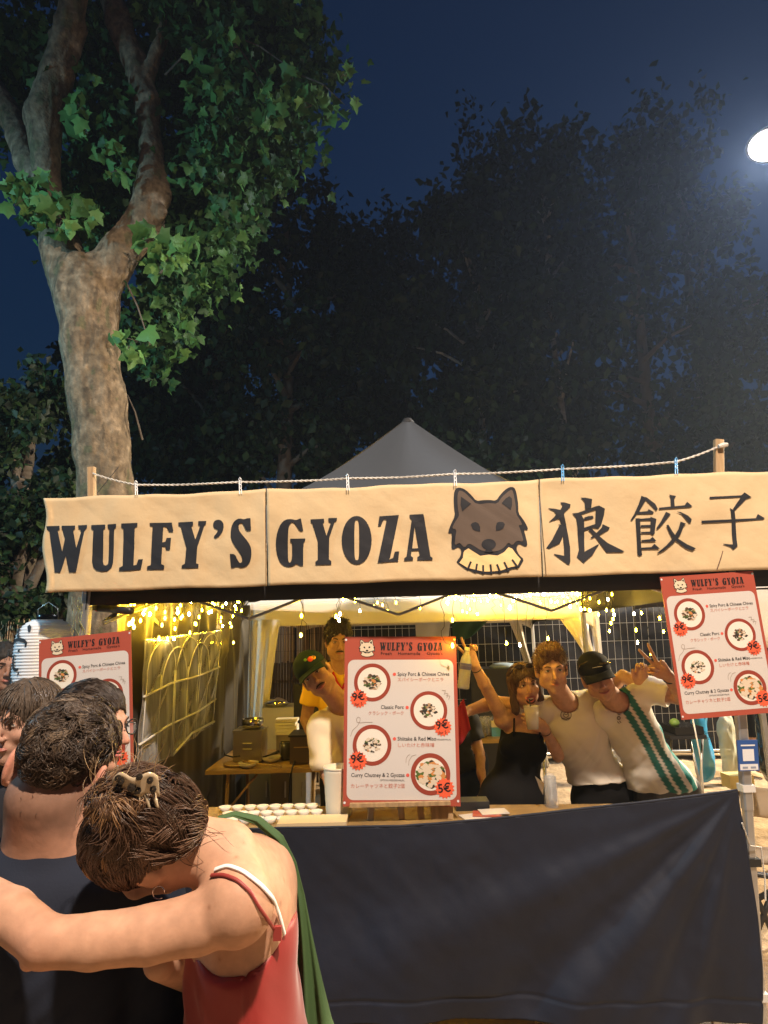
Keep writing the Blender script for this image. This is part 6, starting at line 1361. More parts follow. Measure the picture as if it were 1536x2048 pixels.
def cap_on(h, parent, m, bm_=None, brim=1.0, tilt=.12, name='cap'):
    b = Body(); h.ell(b, (0, -.012, .062), (.086, .104, .086), .02); b.plane(tuple(h.w(0, 0, .045)), tuple(-(h.Z*1.0+h.Y*tilt)), .004); v, q = b.mesh(.0045)
    l = h.loc(v); c = None
    o = link_mesh(name, v, q, m, parent, True, c)
    def fn(u, w_):
        a = (u-.5)*2.1; r = .082+w_*.062*math.cos(a*.72); x = math.sin(a)*(.080+.008*w_); y = .0+.094*math.cos(a)**.8*(1)+w_*.062*max(0, math.cos(a*.75)); z = .046-tilt*y*.2-.020*w_-.030*abs(math.sin(a))**2*w_*.6
        return h.w(x, y, z)
    v, f = sheet(fn, 20, 6, .004, tuple(-h.Z)); link_mesh('brim', v, f, bm_ or m, o, True)
    MB().lathe(h.w(0, -.012, .146), [(.008, -.004), (.007, .002), (.001, .004)], 10, h.Z.to_track_quat('Z', 'Y').to_matrix()).build('button', m, o, True)
    return o
cp = cap_on(h, t, cot('black_cap', (.006, .006, .007)))
c0 = h.w(0, .098, .082); m = MB(); m.tube([c0+h.X*-.03-h.Z*.004+h.Y*.0, c0+h.X*-.01+h.Y*.001, c0+h.X*.02+h.Z*.002-h.Y*.003], .0014, 4); m.build('stitched_mark', mat('cap_thread', (.6, .58, .5), .7), cp)
m = MB(); m.tube([h.w(-.083, .03, .07), h.w(-.06, .085, .088), h.w(-.02, .103, .094)], .004, 6); m.tube([h.w(.083, .0, .075), h.w(.07, .06, .11), h.w(.03, .09, .122)], .003, 6)
sg = m.build('sunglasses', mat('gold_dark', (.12, .09, .03), .2, .6), t, True)
def stripes(l, v):
    C = np.repeat(V3((.72, .70, .64))[None], len(l), 0); x, z = l[:, 0], l[:, 2]
    fr = l[:, 1] > -.03
    saw = .009*np.abs(((z*46+x*40) % 1)-.5)*2
    for off, w0 in ((.004, .017), (.060, .018)):
        c = off+.03*(.5-z); m = np.clip((w0+saw-np.abs(x-c))/.006, 0, 1)*fr*np.clip((z+.1)/.1, .5, 1); C = C*(1-m[:, None])+V3((.015, .15, .125))*m[:, None]
    m = ((x > .118) & (x < .150)).astype(np.float32)*(z < .42); C = C*(1-m[:, None])+V3((.01, .30, .27))*m[:, None]
    return C
shm = mat('striped_shirt', (.7, .7, .6), .7, attr='col', bump=.2, bscale=240, bdist=.001)
tee = fg.shirt('striped_shirt', t, shm, h, {1: eB}, hem=.10, sleeve=.50, colors=stripes, res=.005, inf=.016, sleever=.026, hemtilt=(P(1330, 1600, 3.7)-P(1316, 1500, 3.7)))
S = fg.sh[1]; e = S.lerp(eB, .49); d = (eB-S).normalized(); MB().lathe(e+d*.004, [(.062, -.010), (.066, -.006), (.066, .004), (.062, .008)], 26, d.to_track_quat('Z', 'Y').to_matrix(), False).build('sleeve_band', cot('green_band', (.015, .10, .05)), t, True)
decal('chest_print', tee, (1236, 1436), [[line_poly((-.3, 1.0), (.2, .8), .12)], [line_poly((-.1, .6), (.35, .45), .12)], [circle(.1, .0, .28, 12), circle(.1, 0, .16, 12)], [line_poly((-.1, -.5), (.2, -.8), .1)], [line_poly((.2, -.4), (.45, -.7), .1)]], PR, t, 14)
sb_ = Body(); fg.torso(sb_, .012); fg.legs(sb_, ft, .018, upto=.4); sb_.plane(tuple(fg.at(0, 0, .2)), tuple(fg.up), .003); v, q = sb_.mesh(.008); n = vnormals(v, q); v = v+n*(fnoise(v, (16, 16, 8))*.01)[:, None]
link_mesh('shorts', v, q, mat('grey_shorts', (.045, .045, .048), .5, bump=.3, bscale=60), t, True)
MB().tube([wB+Vector((math.cos(a)*.030, math.sin(a)*.012, math.sin(a)*.028-.01)) for a in [i*.42 for i in range(16)]], .003, 5).build('bracelet', WIRE, t, True)
# ================================================= woman in black raising a bottle
Y3 = 3.58
t = pth('laughing woman in a black strappy dress raising a water bottle and holding a drink', (P(1030, 1600, 3.7).x, 3.7, 0))
h = Head(P(1050, 1374, Y3), (.05, -1, .02), (-.10, -.02, 1), .97)
fg = Fig(P(1026, 1600, 3.72), P(1052, 1425, Y3+.10), (P(1006, 1436, Y3+.08), P(1094, 1446, Y3+.08)), FA, male=False, bulk=.98)
b = Body(); h.add(b, False, 1, 1); fg.torso(b, 0); fg.neck(b, h, .043); ft = ((P(1000, 1700, 3.75).x, 3.72, 0), (P(1060, 1700, 3.75).x, 3.76, 0)); fg.legs(b, ft)
eA, wA = P(976, 1382, Y3), P(949, 1330, Y3-.08); eB, wB = P(1116, 1512, Y3+.02), P(1088, 1456, Y3-.10)
fg.arm(b, 0, eA, wA, .040, .033, .023); fg.arm(b, 1, eB, wB, .038, .031, .022)
hand(b, wA, (-.35, -.1, .9), (.4, -1, .1), (-1, 0, 0), (.05, .25, 1.3, 1.4), .35, .92, (.4, .9))
hand(b, wB, (-.75, -.35, .45), (-.2, .9, .1), (-.5, -.2, .8), (1.0, 1.05, 1.1, 1.2), .05, .92, (.2, 1.0))
body_obj(t, b, h, SK1, blush=.5); h.features(t, False, 1.0, 1.2, brow=(.05, .028, .018), lip=(.45, .12, .11))
hair_cap(h, t, (.075, .040, .022), 'long', .002, strands=900, length=.09, curl=.18, lift=.1, flowdir=-h.Z, hairline=-.006)
m = MB()
for q_ in (-1, 1): m.add([h.w(q_*.032+.024*math.cos(a), .072-.01*abs(math.cos(a)), .118+.014*math.sin(a)) for a in [2*math.pi*i/12 for i in range(12)]], [tuple(range(12))]); m.tube([h.w(q_*.056, .066, .118), h.w(q_*.076, .02, .088), h.w(q_*.08, -.03, .05)], .0025, 5)
m.tube([h.w(-.012, .074, .12), h.w(.012, .074, .12)], .003, 5); m.build('sunglasses', mat('dark_lens', (.02, .015, .012), .08), t)
db = Body(); fg.torso(db, .007)
for q_ in (-1, 1): db.cone(tuple(fg.at(q_*.05, 0, .0)), tuple(fg.at(q_*.085, .01, -.62)), .13, .17, .06)
db.plane(tuple(fg.at(0, .06, .80)), tuple(fg.up*1.0-fg.fr*.15), .004)
for i in (0, 1): db.ell(tuple(fg.sh[i]+fg.up*.0), (.075, .09, .085), None, .005, 's')
v, q = db.mesh(.006); n = vnormals(v, q); l = (v-V3(fg.pel))@fg.rot; v = v+n*(fnoise(l, (14, 14, 4))*.010)[:, None]; link_mesh('dress', v, q, cot('black_dress', (.006, .006, .007)), t, True)
for q_ in (-1, 1): MB().tube([fg.at(q_*.07, .095, .74), fg.at(q_*.075, .07, .92), fg.at(q_*.07, .0, 1.0), fg.at(q_*.07, -.07, .86)], .005, 6).build('dress_strap', cot('black_dress', (.01, .01, .011)), t, True)
for w_, d_ in ((wA, wA-eA), (wB, wB-eB)): c = w_-d_.normalized()*.03; MB().lathe(c, [(.0275, -.003), (.0285, 0), (.0275, .003)], 18, d_.to_track_quat('Z', 'Y').to_matrix(), False).build('bracelet', WIRE, t, True)
# bottle
bt0, bt1 = P(926, 1378, Y3-.14), P(934, 1300, Y3-.14); ax = (bt1-bt0); Lb = ax.length; rq = ax.to_track_quat('Z', 'Y').to_matrix()
bo = thing('water_bottle', 'clear plastic water bottle held up by the laughing woman', 'bottle', bt0)
prof = [(.001, 0), (.028, .001), (.033, .008)]+[(.033-.0018*(k % 2), .02+k*.0085) for k in range(14)]+[(.031, Lb*.68), (.026, Lb*.80), (.014, Lb*.92), (.0125, Lb)]
MB().lathe(bt0, prof, 22, rq, False).build('bottle_body', mat('bottle_plastic', (.9, .93, .95), .08, trans=.45, alpha=.7, ior=1.3), bo, True)
MB().lathe(bt0, [(.001, .004), (.029, .006), (.030, .02), (.030, Lb*.52), (.001, Lb*.52)], 18, rq, False).build('water', mat('water', (.8, .85, .88), .03, trans=1.0, ior=1.33), bo, True)
MB().lathe(bt0, [(.0330, Lb*.50), (.0335, Lb*.51), (.0325, Lb*.66)], 22, rq, False).build('bottle_label', mat('bottle_blue', (.10, .10, .32), .4), bo, True)
MB().lathe(bt0+ax.normalized()*Lb, [(.0145, -.002), (.0145, .014), (.001, .015)], 16, rq, False).build('cap', mat('white_plastic', (.66, .65, .62), .4), bo, True)
c0, c1 = P(1066, 1458, Y3-.17), P(1062, 1412, Y3-.17); rq = (c1-c0).to_track_quat('Z', 'Y').to_matrix(); Lc = (c1-c0).length; dr_ = thing('drink_cup', 'clear plastic cup of milky drink in the laughing woman hand', 'cup', c0)
MB().lathe(c0, [(.001, 0), (.029, .001), (.039, Lc), (.041, Lc+.002), (.038, Lc+.001)], 22, rq, False).build('cup_body', mat('cup_plastic', (.85, .85, .82), .15, alpha=.45), dr_, True)
MB().lathe(c0, [(.001, .003), (.028, .003), (.0365, Lc*.82), (.001, Lc*.82)], 20, rq, False).build('drink', mat('milky_drink', (.60, .50, .36), .3), dr_, True)
MB().tube([c0+(c1-c0)*.3, c1+Vector((-.006, 0, .035))], .003, 6).build('straw', WIRE, dr_, True)
# ================================================= man with dark green cap leaning out behind the menu
Y1 = 3.42
t = pth('man in a dark green cap and cream tee leaning out beside the middle menu board', (P(720, 1600, 3.6).x, 3.6, 0))
h = Head(P(634, 1353, Y1-.02), (-.03, -1, -.02), (-.62, -.02, .78), 1.03)
fg = Fig(P(728, 1600, 3.66), P(690, 1412, Y1+.08), (P(641, 1452, Y1+.06), P(752, 1436, Y1+.12)), FA)
b = Body(); h.add(b, True, 0, 1); fg.torso(b, -.006); fg.neck(b, h, .054); ft = ((P(690, 1700, 3.75).x, 3.65, 0), (P(760, 1700, 3.75).x, 3.7, 0)); fg.legs(b, ft)
eA, wA = P(652, 1530, Y1+.02), P(664, 1585, Y1-.10); eB, wB = P(770, 1530, Y1+.1), P(780, 1590, Y1)
fg.arm(b, 0, eA, wA); fg.arm(b, 1, eB, wB); hand(b, wA, (.1, -.2, -1), (1, 0, 0), (0, -1, 0), (.8, .8, .8, .8), .05, .95)
body_obj(t, b, h, SK2, beard=.45); h.features(t, True, 0, 1, brow=(.03, .02, .015), moustache=(.03, .018, .012))
hair_cap(h, t, (.03, .02, .014), 'short', 0, strands=150, length=.012)
cp = cap_on(h, t, cot('green_cap', (.012, .026, .018)), tilt=.05)
c0 = h.w(-.052, .070, .088)
for dx, dz, r_, cc, nm in ((0, 0, .015, (.55, .06, .04), 'patch_red'), (-.022, -.004, .012, (.75, .45, .06), 'patch_yellow'), (.028, .012, .009, (.12, .25, .06), 'patch_green')):
    p = h.w(-.040+dx*.7, .081+dx*.5, .086+dz); MB().lathe(p, [(.001, .003), (r_*.7, .003), (r_, 0)], 9, (h.Y*.9-h.X*.35+h.Z*.3).to_track_quat('Z', 'Y').to_matrix(), False).build('embroidered_patch', mat(nm, cc, .8), cp, True)
fg.shirt('tee_shirt', t, cot('cream_tee', (.68, .61, .46)), h, {0: eA, 1: eB}, hem=.08, sleeve=.92, folds=1.8, inf=.018, sleever=.034, ru=.05)
sb_ = Body(); fg.torso(sb_, .010); fg.legs(sb_, ft, .016, upto=.4); sb_.plane(tuple(fg.at(0, 0, .2)), tuple(fg.up), .003); v, q = sb_.mesh(.010); link_mesh('shorts', v, q, cot('brown_shorts', (.05, .03, .02)), t, True)
# ================================================= yellow jersey man
Y2 = 4.05
t = pth('dark haired man in a yellow jersey with red collar behind the capped man', (P(690, 1600, 4.1).x, 4.12, 0))
h = Head(P(676, 1285, Y2), (.22, -1, -.14), (.03, -.08, 1), 1.0)
fg = Fig(P(698, 1560, 4.15), P(684, 1332, Y2+.06), (P(628, 1352, Y2+.06), P(742, 1350, Y2+.06)), FA)
b = Body(); h.add(b, True); fg.torso(b, -.006); fg.neck(b, h, .056); ft = ((P(670, 1700, 4.1).x, 4.1, 0), (P(720, 1700, 4.1).x, 4.15, 0)); fg.legs(b, ft)
eA, wA = P(612, 1440, Y2+.08), P(640, 1500, Y2-.05); eB, wB = P(762, 1440, Y2+.05), P(760, 1500, Y2-.1); fg.arm(b, 0, eA, wA); fg.arm(b, 1, eB, wB)
hand(b, wA, (.2, -.3, -1), (1, 0, 0), (0, -1, 0), (.5, .5, .5, .5)); hand(b, wB, (.0, -.3, -1), (-1, 0, 0), (0, -1, 0), (.5, .5, .5, .5))
body_obj(t, b, h, (.44, .25, .14), beard=.35); h.features(t, True, 0, -.2, brow=(.02, .012, .01), moustache=(.02, .012, .01), look=(.3, -.6))
hair_cap(h, t, (.022, .015, .010), 'curly', .004, strands=1400, length=.022, curl=.9, lift=1.0)
def jer(l, v):
    C = np.repeat(V3((.78, .48, .015))[None], len(l), 0); m = ((np.abs(l[:, 0]-.03) < .028-(l[:, 2]-.28)*.9) & (l[:, 2] > .27) & (l[:, 2] < .31) & (l[:, 1] > 0)); C[m] = (.5, .03, .015); return C
fg.shirt('jersey', t, mat('yellow_jersey', (.7, .5, .1), .6, attr='col', bump=.2, bscale=240, bdist=.001), h, {0: eA, 1: eB}, hem=.05, sleeve=.6, colors=jer, vneck=.07, res=.006)
for q_ in (-1, 1): MB().tube([fg.at(q_*.056, -.01, 1.02), fg.at(q_*.052, .062, .95), fg.at(q_*.028, .100, .88), fg.at(0, .118, .815)], .0075, 6).build('collar', cot('red_collar', (.48, .03, .02)), t, True)
sb_ = Body(); fg.torso(sb_, .010); fg.legs(sb_, ft, .016, upto=.4); sb_.plane(tuple(fg.at(0, 0, .2)), tuple(fg.up), .003); v, q = sb_.mesh(.010); link_mesh('shorts', v, q, cot('dark_trousers', (.02, .02, .025)), t, True)
# ================================================= person in black behind the woman
t = pth('person in black mostly hidden between the menu board and the woman in black', (P(925, 1600, 4.4).x, 4.45, 0))
h = Head(P(880, 1372, 4.4), (.1, -1, 0), (0, 0, 1)); fg = Fig(P(925, 1535, 4.45), P(888, 1420, 4.42), (P(868, 1440, 4.4), P(940, 1442, 4.45)), FA)
b = Body(); h.add(b); fg.torso(b, -.004); fg.neck(b, h); ft = ((P(905, 1650, 4.4).x, 4.4, 0), (P(945, 1650, 4.4).x, 4.48, 0)); fg.legs(b, ft); eA, wA = P(930, 1478, 4.3), P(905, 1455, 4.1); eB, wB = P(958, 1505, 4.4), P(962, 1545, 4.3)
fg.arm(b, 0, P(862, 1490, 4.3), P(880, 1520, 4.1)); fg.arm(b, 1, eB, wB); hand(b, wB, (.1, -.2, -1), (-1, 0, 0), (0, -1, 0), (.5, .5, .5, .5))
body_obj(t, b, h, SK3); hair_cap(h, t, (.03, .02, .015), 'short', 0, strands=0)
fg.shirt('tee_shirt', t, cot('black_tee', (.014, .014, .016)), h, {0: P(862, 1490, 4.3), 1: eB}, hem=.03, sleeve=.55, res=.008)
sb_ = Body(); fg.torso(sb_, .010); fg.legs(sb_, ft, .016, upto=.4); sb_.plane(tuple(fg.at(0, 0, .2)), tuple(fg.up), .003); v, q = sb_.mesh(.010); link_mesh('shorts', v, q, cot('navy_shorts', (.02, .03, .06)), t, True)
c = P(912, 1452, 3.5); v, f = sheet(lambda u, w_: c+Vector(((u-.5)*.10+w_*.03, .02*math.sin(u*9), (.5-w_)*.16+(u-.5)*.12)), 10, 10, .004); tag(link_mesh('red_cloth', v, f, cot('red_cloth', (.38, .03, .04)), None, True), 'red cloth beside the edge of the middle menu board', 'cloth')
# ================================================= bare legged passer by at the right, behind the fence bags
t = pth('person in dark shorts with bare legs standing far back at the right edge', (P(1500, 1500, 8.0).x, 8.1, 0))
fx = P(1496, 1500, 8.0).x; fg = Fig((fx, 8.1, .93), (fx, 8.1, 1.45), ((fx-.18, 8.1, 1.40), (fx+.18, 8.1, 1.40)), FA); h = Head((fx, 8.08, 1.63), (0, -1, 0), (0, 0, 1))
b = Body(); h.add(b); fg.torso(b); fg.neck(b, h); ft = ((fx-.08, 8.1, 0), (fx+.14, 8.1, 0)); fg.legs(b, ft); eA, wA, eB, wB = (fx-.26, 8.12, 1.15), (fx-.24, 8.0, .92), (fx+.26, 8.12, 1.15), (fx+.24, 8.0, .92); fg.arm(b, 0, eA, wA); fg.arm(b, 1, eB, wB)
body_obj(t, b, h, SK2, res=.012); hair_cap(h, t, (.05, .03, .02), 'short', 0, strands=0, res=.01); fg.shirt('tee_shirt', t, cot('black_tee', (.014, .014, .016)), h, {0: eA, 1: eB}, res=.012)
sb_ = Body(); fg.torso(sb_, .010); fg.legs(sb_, ft, .02, upto=.4); sb_.plane(tuple(fg.at(0, 0, .2)), tuple(fg.up), .003); v, q = sb_.mesh(.012); link_mesh('shorts', v, q, cot('black_shorts', (.008, .008, .009)), t, True)
# ================================================= onlookers on the left
YG = 1.86
t = pth('woman with glasses seen from the side, dark hair pulled back, behind the curly haired man', (P(170, 1700, YG).x, YG, 0))
h = Head(P(186, 1460, YG), (1, -.22, -.06), (.0, 0, 1), 1.0)
fg = Fig((P(160, 1460, YG).x-.02, YG+.02, .92), P(160, 1568, YG), (P(158, 1600, YG-.18), P(165, 1600, YG+.18)), (1, -.2, 0), male=False)
b = Body(); h.add(b, False, .35, .2); fg.torso(b); fg.neck(b, h, .045); x_ = P(160, 1460, YG).x; ft = ((x_, YG-.1, 0), (x_, YG+.1, 0)); fg.legs(b, ft); fg.arm(b, 0, (x_, YG-.2, 1.1), (x_+.15, YG-.15, .95)); fg.arm(b, 1, (x_, YG+.2, 1.1), (x_+.15, YG+.15, .95))
body_obj(t, b, h, (.60, .34, .24), res=.0036, blush=.45); h.features(t, False, .35, .2, brow=(.04, .025, .018), lip=(.52, .17, .15))
hair_cap(h, t, (.035, .024, .018), 'pulled', .001, res=.004, strands=2200, length=.06, curl=.06, lift=.08, flowdir=-h.Y, r=.0009, hairline=-.004)
m = MB()
for q_ in (-1, 1): m.tube([h.w(q_*.034+.025*math.cos(a), .104-.012*abs(math.cos(a))*(.4), .012+.021*math.sin(a)) for a in [2*math.pi*i/20 for i in range(21)]], .0022, 6, False); m.tube([h.w(q_*.059, .098, .017), h.w(q_*.074, .04, .018), h.w(q_*.078, -.01, .012)], .002, 6)
m.tube([h.w(-.010, .106, .016), h.w(0, .110, .019), h.w(.010, .106, .016)], .002, 6); gl_ = m.build('glasses', mat('dark_frame', (.02, .025, .03), .2), t, True)
for q_ in (-1, 1): m = MB(); m.add([h.w(q_*.034+.024*math.cos(a), .1035-.012*abs(math.cos(a))*.4, .012+.020*math.sin(a)) for a in [2*math.pi*i/16 for i in range(16)]], [tuple(range(16))]); m.build('lens', mat('spectacle_glass', (.9, .95, .95), .02, alpha=.14), gl_)
fg.shirt('top', t, cot('dark_top', (.02, .02, .025)), h, {0: (x_, YG-.2, 1.1), 1: (x_, YG+.2, 1.1)}, res=.009, hem=-.05)
YH = 2.02
t = pth('woman with long parted hair facing the camera, half hidden behind the curly haired man', (P(50, 1700, YH).x, YH, 0))
h = Head(P(50, 1449, YH), (-.25, -1, -.06), (.0, -.05, 1), 1.0); x_ = P(50, 1449, YH).x
fg = Fig((x_, YH+.05, .88), P(50, 1556, YH+.05), (P(-50, 1590, YH+.05), P(150, 1590, YH+.05)), FA, male=False)
b = Body(); h.add(b, False); fg.torso(b); fg.neck(b, h, .045); ft = ((x_-.1, YH, 0), (x_+.1, YH, 0)); fg.legs(b, ft); eA, eB = (x_-.22, YH+.05, 1.1), (x_+.22, YH+.05, 1.1); fg.arm(b, 0, eA, (x_-.2, YH-.1, .9)); fg.arm(b, 1, eB, (x_+.2, YH-.1, .9))
body_obj(t, b, h, (.52, .31, .23), res=.0042); h.features(t, False, 0, 0, brow=(.04, .025, .018))
hair_cap(h, t, (.07, .05, .035), 'long', .002, res=.0045, strands=1600, length=.10, curl=.08, lift=.05, flowdir=-h.Z, hairline=-.004)
fg.shirt('top', t, cot('dark_top', (.02, .02, .025)), h, {0: eA, 1: eB}, res=.009, hem=-.05)
YI = 3.4
t = pth('dark haired passer by at the left edge beside the paper lantern', (P(0, 1400, YI).x, YI, 0)); h = Head(P(6, 1335, YI), (.6, -.6, -.1), (0, 0, 1), 1.0); x_ = P(6, 1335, YI).x; z_ = P(6, 1335, YI).z
fg = Fig((x_, YI, z_-.70), (x_, YI, z_-.17), ((x_-.17, YI, z_-.23), (x_+.17, YI, z_-.23)), FA)
b = Body(); h.add(b); fg.torso(b); fg.neck(b, h); ft = ((x_-.1, YI, 0), (x_+.1, YI, 0)); fg.legs(b, ft); eA, eB = (x_-.24, YI, z_-.5), (x_+.24, YI, z_-.5); fg.arm(b, 0, eA, (x_-.2, YI-.1, z_-.7)); fg.arm(b, 1, eB, (x_+.2, YI-.1, z_-.7))
body_obj(t, b, h, (.36, .20, .14), res=.007); hair_cap(h, t, (.015, .012, .010), 'long', 0, strands=300, length=.05, flowdir=-h.Z, res=.006); h.features(t)
fg.shirt('tee_shirt', t, cot('black_tee', (.014, .014, .016)), h, {0: eA, 1: eB}, res=.010)
sb_ = Body(); fg.torso(sb_, .010); fg.legs(sb_, ft, .02, upto=.7); sb_.plane(tuple(fg.at(0, 0, .2)), tuple(fg.up), .003); v, q = sb_.mesh(.012); link_mesh('trousers', v, q, cot('dark_trousers', (.02, .02, .025)), t, True)
# ================================================= the embracing couple in front
YM = 1.33
man = pth('man with short curly dark hair in a navy tee seen from behind, being hugged', (P(120, 1700, YM).x, YM, 0))
h = Head(P(124, 1538, YM), (-.12, 1, -.10), (.24, .03, 1), .98)
x_ = P(100, 1700, YM).x
fg = Fig((x_+.02, YM+.03, .78), P(112, 1680, YM), (P(-92, 1796, YM+.0), P(290, 1768, YM+.04)), FBk, bulk=1.04)
b = Body(); h.add(b, True); fg.torso(b, -.006); b.cone(tuple(fg.nk-fg.up*.02), tuple(h.w(0, -.034, -.055)), .066, .060, .03)
for q_ in (-1, 1): b.cone(tuple(fg.nk+fg.lat*.045*q_-fg.up*.02), tuple(h.w(q_*.034, -.030, -.055)), .050, .034, .04)
b.cone(tuple(fg.nk-fg.up*.05+fg.fr*.03), tuple(h.w(0, -.0, -.05)), .058, .052, .03)
for q_ in (-1, 1):       # larger ears standing out
    h.ell(b, (q_*.089, -.026, -.010), (.010, .022, .037), .008); h.ell(b, (q_*.096, -.022, -.006), (.005, .012, .024), .003, 's'); h.cone(b, (q_*.078, -.012, -.03), (q_*.084, -.020, -.036), .009, .008, .006)
eA, wA, eB, wB = P(-200, 2150, YM+.1), P(-60, 2300, YM+.35), P(345, 2120, YM+.08), P(330, 2190, YM-.12)
fg.arm(b, 0, eA, wA, .048, .038, .028); fg.arm(b, 1, eB, wB, .048, .038, .028); hand(b, wB, (.6, -.6, .1), (0, .3, 1), (1, .5, 0), (.3, .3, .3, .3))
ft = ((x_-.1, YM, 0), (x_+.14, YM, 0)); fg.legs(b, ft)
v, q = b.mesh(.0045); base = V3((.52, .29, .20)); C = np.repeat(base[None], len(v), 0)*(1+.06*fnoise(v, (14, 14, 14)))[:, None]; l = h.loc(v)
ear = np.exp(-((np.abs(l[:, 0])-.088)/.012)**2)*np.exp(-(l[:, 2]/.04)**2); C *= (1-.3*ear[:, None]*V3((.1, .8, .7)))
fade = np.clip((l[:, 2]+.115+.012*fnoise(l, (60, 60, 60)))/.03, 0, 1)*(l[:, 1] < .01)*(l[:, 2] < 0)*(np.abs(l[:, 0]) < .078); C = C*(1-.55*fade[:, None])+V3((.04, .03, .025))*(.55*fade[:, None])
link_mesh('body', v, q, skin('tone', SK1), man, True, np.clip(C, 0, 1))
# hair: short at the nape, curls on top
hb = Body(); h.ell(hb, (0, -.016, .040), (.0745, .097, .086), .02); h.ell(hb, (0, .012, .072), (.074, .084, .062), .03); h.ell(hb, (0, -.058, -.054), (.048, .034, .042), .025); h.ell(hb, (0, .115, -.02), (.075, .09, .10), .01, 's')
h.ell(hb, (0, .03, -.178), (.18, .24, .088), .015, 's')
for q_ in (-1, 1): h.ell(hb, (q_*.096, -.018, -.012), (.030, .040, .046), .006, 's')
v, q = hb.mesh(.0042); n = vnormals(v, q); l = h.loc(v); top = np.clip((l[:, 2]+.02)/.07, 0, 1)
v = v+n*(top*(fnoise(l, (46, 46, 46))*.006+fnoise(l, (90, 90, 90), 4)*.0035))[:, None]; n = vnormals(v, q)
hc = V3((.062, .046, .034)); cc = hc*(1+.35*fnoise(l, (90, 90, 90), 5))[:, None]; hr = link_mesh('hair', v, q, HAIRB, man, True, np.clip(cc, 0, 1))
nearear = (np.abs(l[:, 0]) > .058) & (l[:, 2] < .030) & (l[:, 1] > -.06); w_top = (top+.02)*(~nearear)*(l[:, 2] > -.02); w_top /= w_top.sum(); idx = rng.choice(len(v), 11000, p=w_top); cl_ = clumps(h, v[idx], 52); R1 = np.random.default_rng(8); cd_ = R1.normal(size=(997, 3)).astype(np.float32); sw_ = R1.choice([-1, 1], 997)*R1.uniform(1.4, 3.4, 997)
tone = R1.uniform(.6, 1.5, 997)[cl_][:, None]*rng.uniform(.8, 1.25, (len(idx), 1)); light = (R1.random(997) < .25)[cl_][:, None]; colr = np.where(light, V3((.135, .098, .066)), V3((.060, .043, .032)))*tone
hair_locks('hair_strand', hr, h, v[idx], cd_[cl_]+V3(-h.Z*.5), .036, .0007, colr, swirl=sw_[cl_], rise=.085, jitter=.22, wave=.15)['kind'] = 'stuff'
side = (np.clip(1-top, 0, 1)*1.0+.001)*(1-.0*nearear); side = side*(l[:, 2] > -.082); side /= side.sum(); idx = rng.choice(len(v), 5200, p=side); hair_locks('short_hair', hr, h, v[idx], np.tile(V3(-h.Z), (len(idx), 1)), .012, .0006, V3((.052, .040, .033))*rng.uniform(.6, 1.5, (len(idx), 1)), rise=.02, segs=3, jitter=.25)['kind'] = 'stuff'
NT = cot('navy_tee', (.016, .021, .036))
fg.shirt('tee_shirt', man, NT, h, {0: eA, 1: eB}, hem=.02, sleeve=1.0, res=.005, neckr=.058, inf=.016, folds=1.0)
# neck band and thin dark necklace
nb_ = MB(); pts = []
up_ = (h.w(0, -.02, -.05)-fg.nk).normalized(); e1 = up_.cross(fg.fr).normalized(); e2 = e1.cross(up_).normalized()
# ------------------------------------------------- the woman
_P = P
def P(px, py, Y): return _P(px+SHX, py+SHY, Y*1.15)
SHX, SHY = 0, 0

YW = 1.03
wo = pth('woman in a red strappy dress with pinned up brown hair, hugging the man', (P(500, 1900, 1.1).x, 1.1, 0))
hw_ = Head(P(294, 1692, 1.03), (-.58, .30, -.66), (-.42, -.55, .70), .90)
pel = P(500, 2330, 1.12); nk = P(432, 1712, 1.07); shn, shf = P(478, 1806, .985), P(566, 1765, 1.25)
fw = Fig(pel, nk, (shn, shf), (-.4, .9, 0), male=False, bulk=.95)
b = Body(); hw_.add(b, False)
spine = [P(432, 1712, 1.09), P(480, 1740, 1.12), P(492, 1850, 1.12), P(486, 1990, 1.12), P(500, 2180, 1.12), P(500, 2330, 1.13)]
b.cone(tuple(nk), tuple(hw_.w(0, -.03, -.045)), .047, .046, .03); b.cone(tuple(P(450, 1700, 1.05)), tuple(hw_.w(0, -.02, -.03)), .040, .045, .04)
rt_ = fw.rot
b.ell(tuple(P(486, 1776, 1.14)), (.118, .072, .080), rt_, .05); b.ell(tuple(P(492, 1850, 1.13)), (.118, .090, .13), rt_, .05); b.ell(tuple(P(486, 1985, 1.12)), (.108, .085, .13), rt_, .06); b.ell(tuple(P(496, 2120, 1.12)), (.110, .090, .13), rt_, .06); b.ell(tuple(P(500, 2300, 1.12)), (.15, .12, .15), rt_, .06)
b.ell(tuple(P(522, 1762, 1.18)), (.052, .055, .056), None, .05); b.cone(tuple(P(455, 1712, 1.08)), tuple(P(518, 1756, 1.17)), .042, .048, .04)      # far shoulder
b.cone(tuple(P(452, 1722, 1.06)), tuple(shn), .042, .050, .04); b.ell(tuple(P(472, 1812, .99)), (.056, .056, .058), None, .03)
b.ell(tuple(P(515, 1800, 1.075)), (.045, .035, .06), rt_, .05)     # shoulder blade
el, wr = P(92, 1884, .945), P(-95, 1752, 1.02)
b.chain([tuple(P(470, 1815, .985)), tuple(P(400, 1845, .98)), tuple(P(300, 1868, .967)), tuple(P(190, 1882, .955)), tuple(el)], [.0485, .0450, .0415, .0385, .0350], .008); b.cone(tuple(P(100, 1888, .955)), tuple(P(58, 1924, .950)), .030, .013, .016)
b.chain([tuple(el), tuple(P(20, 1828, .975)), tuple(wr)], [.0355, .0375, .027], .008); hand(b, wr, wr-el, (0, .8, -.6), (.2, .6, .8), (.4, .4, .5, .5), .1, .9)
ef, wf_ = P(420, 1960, 1.32), P(345, 1985, 1.18)
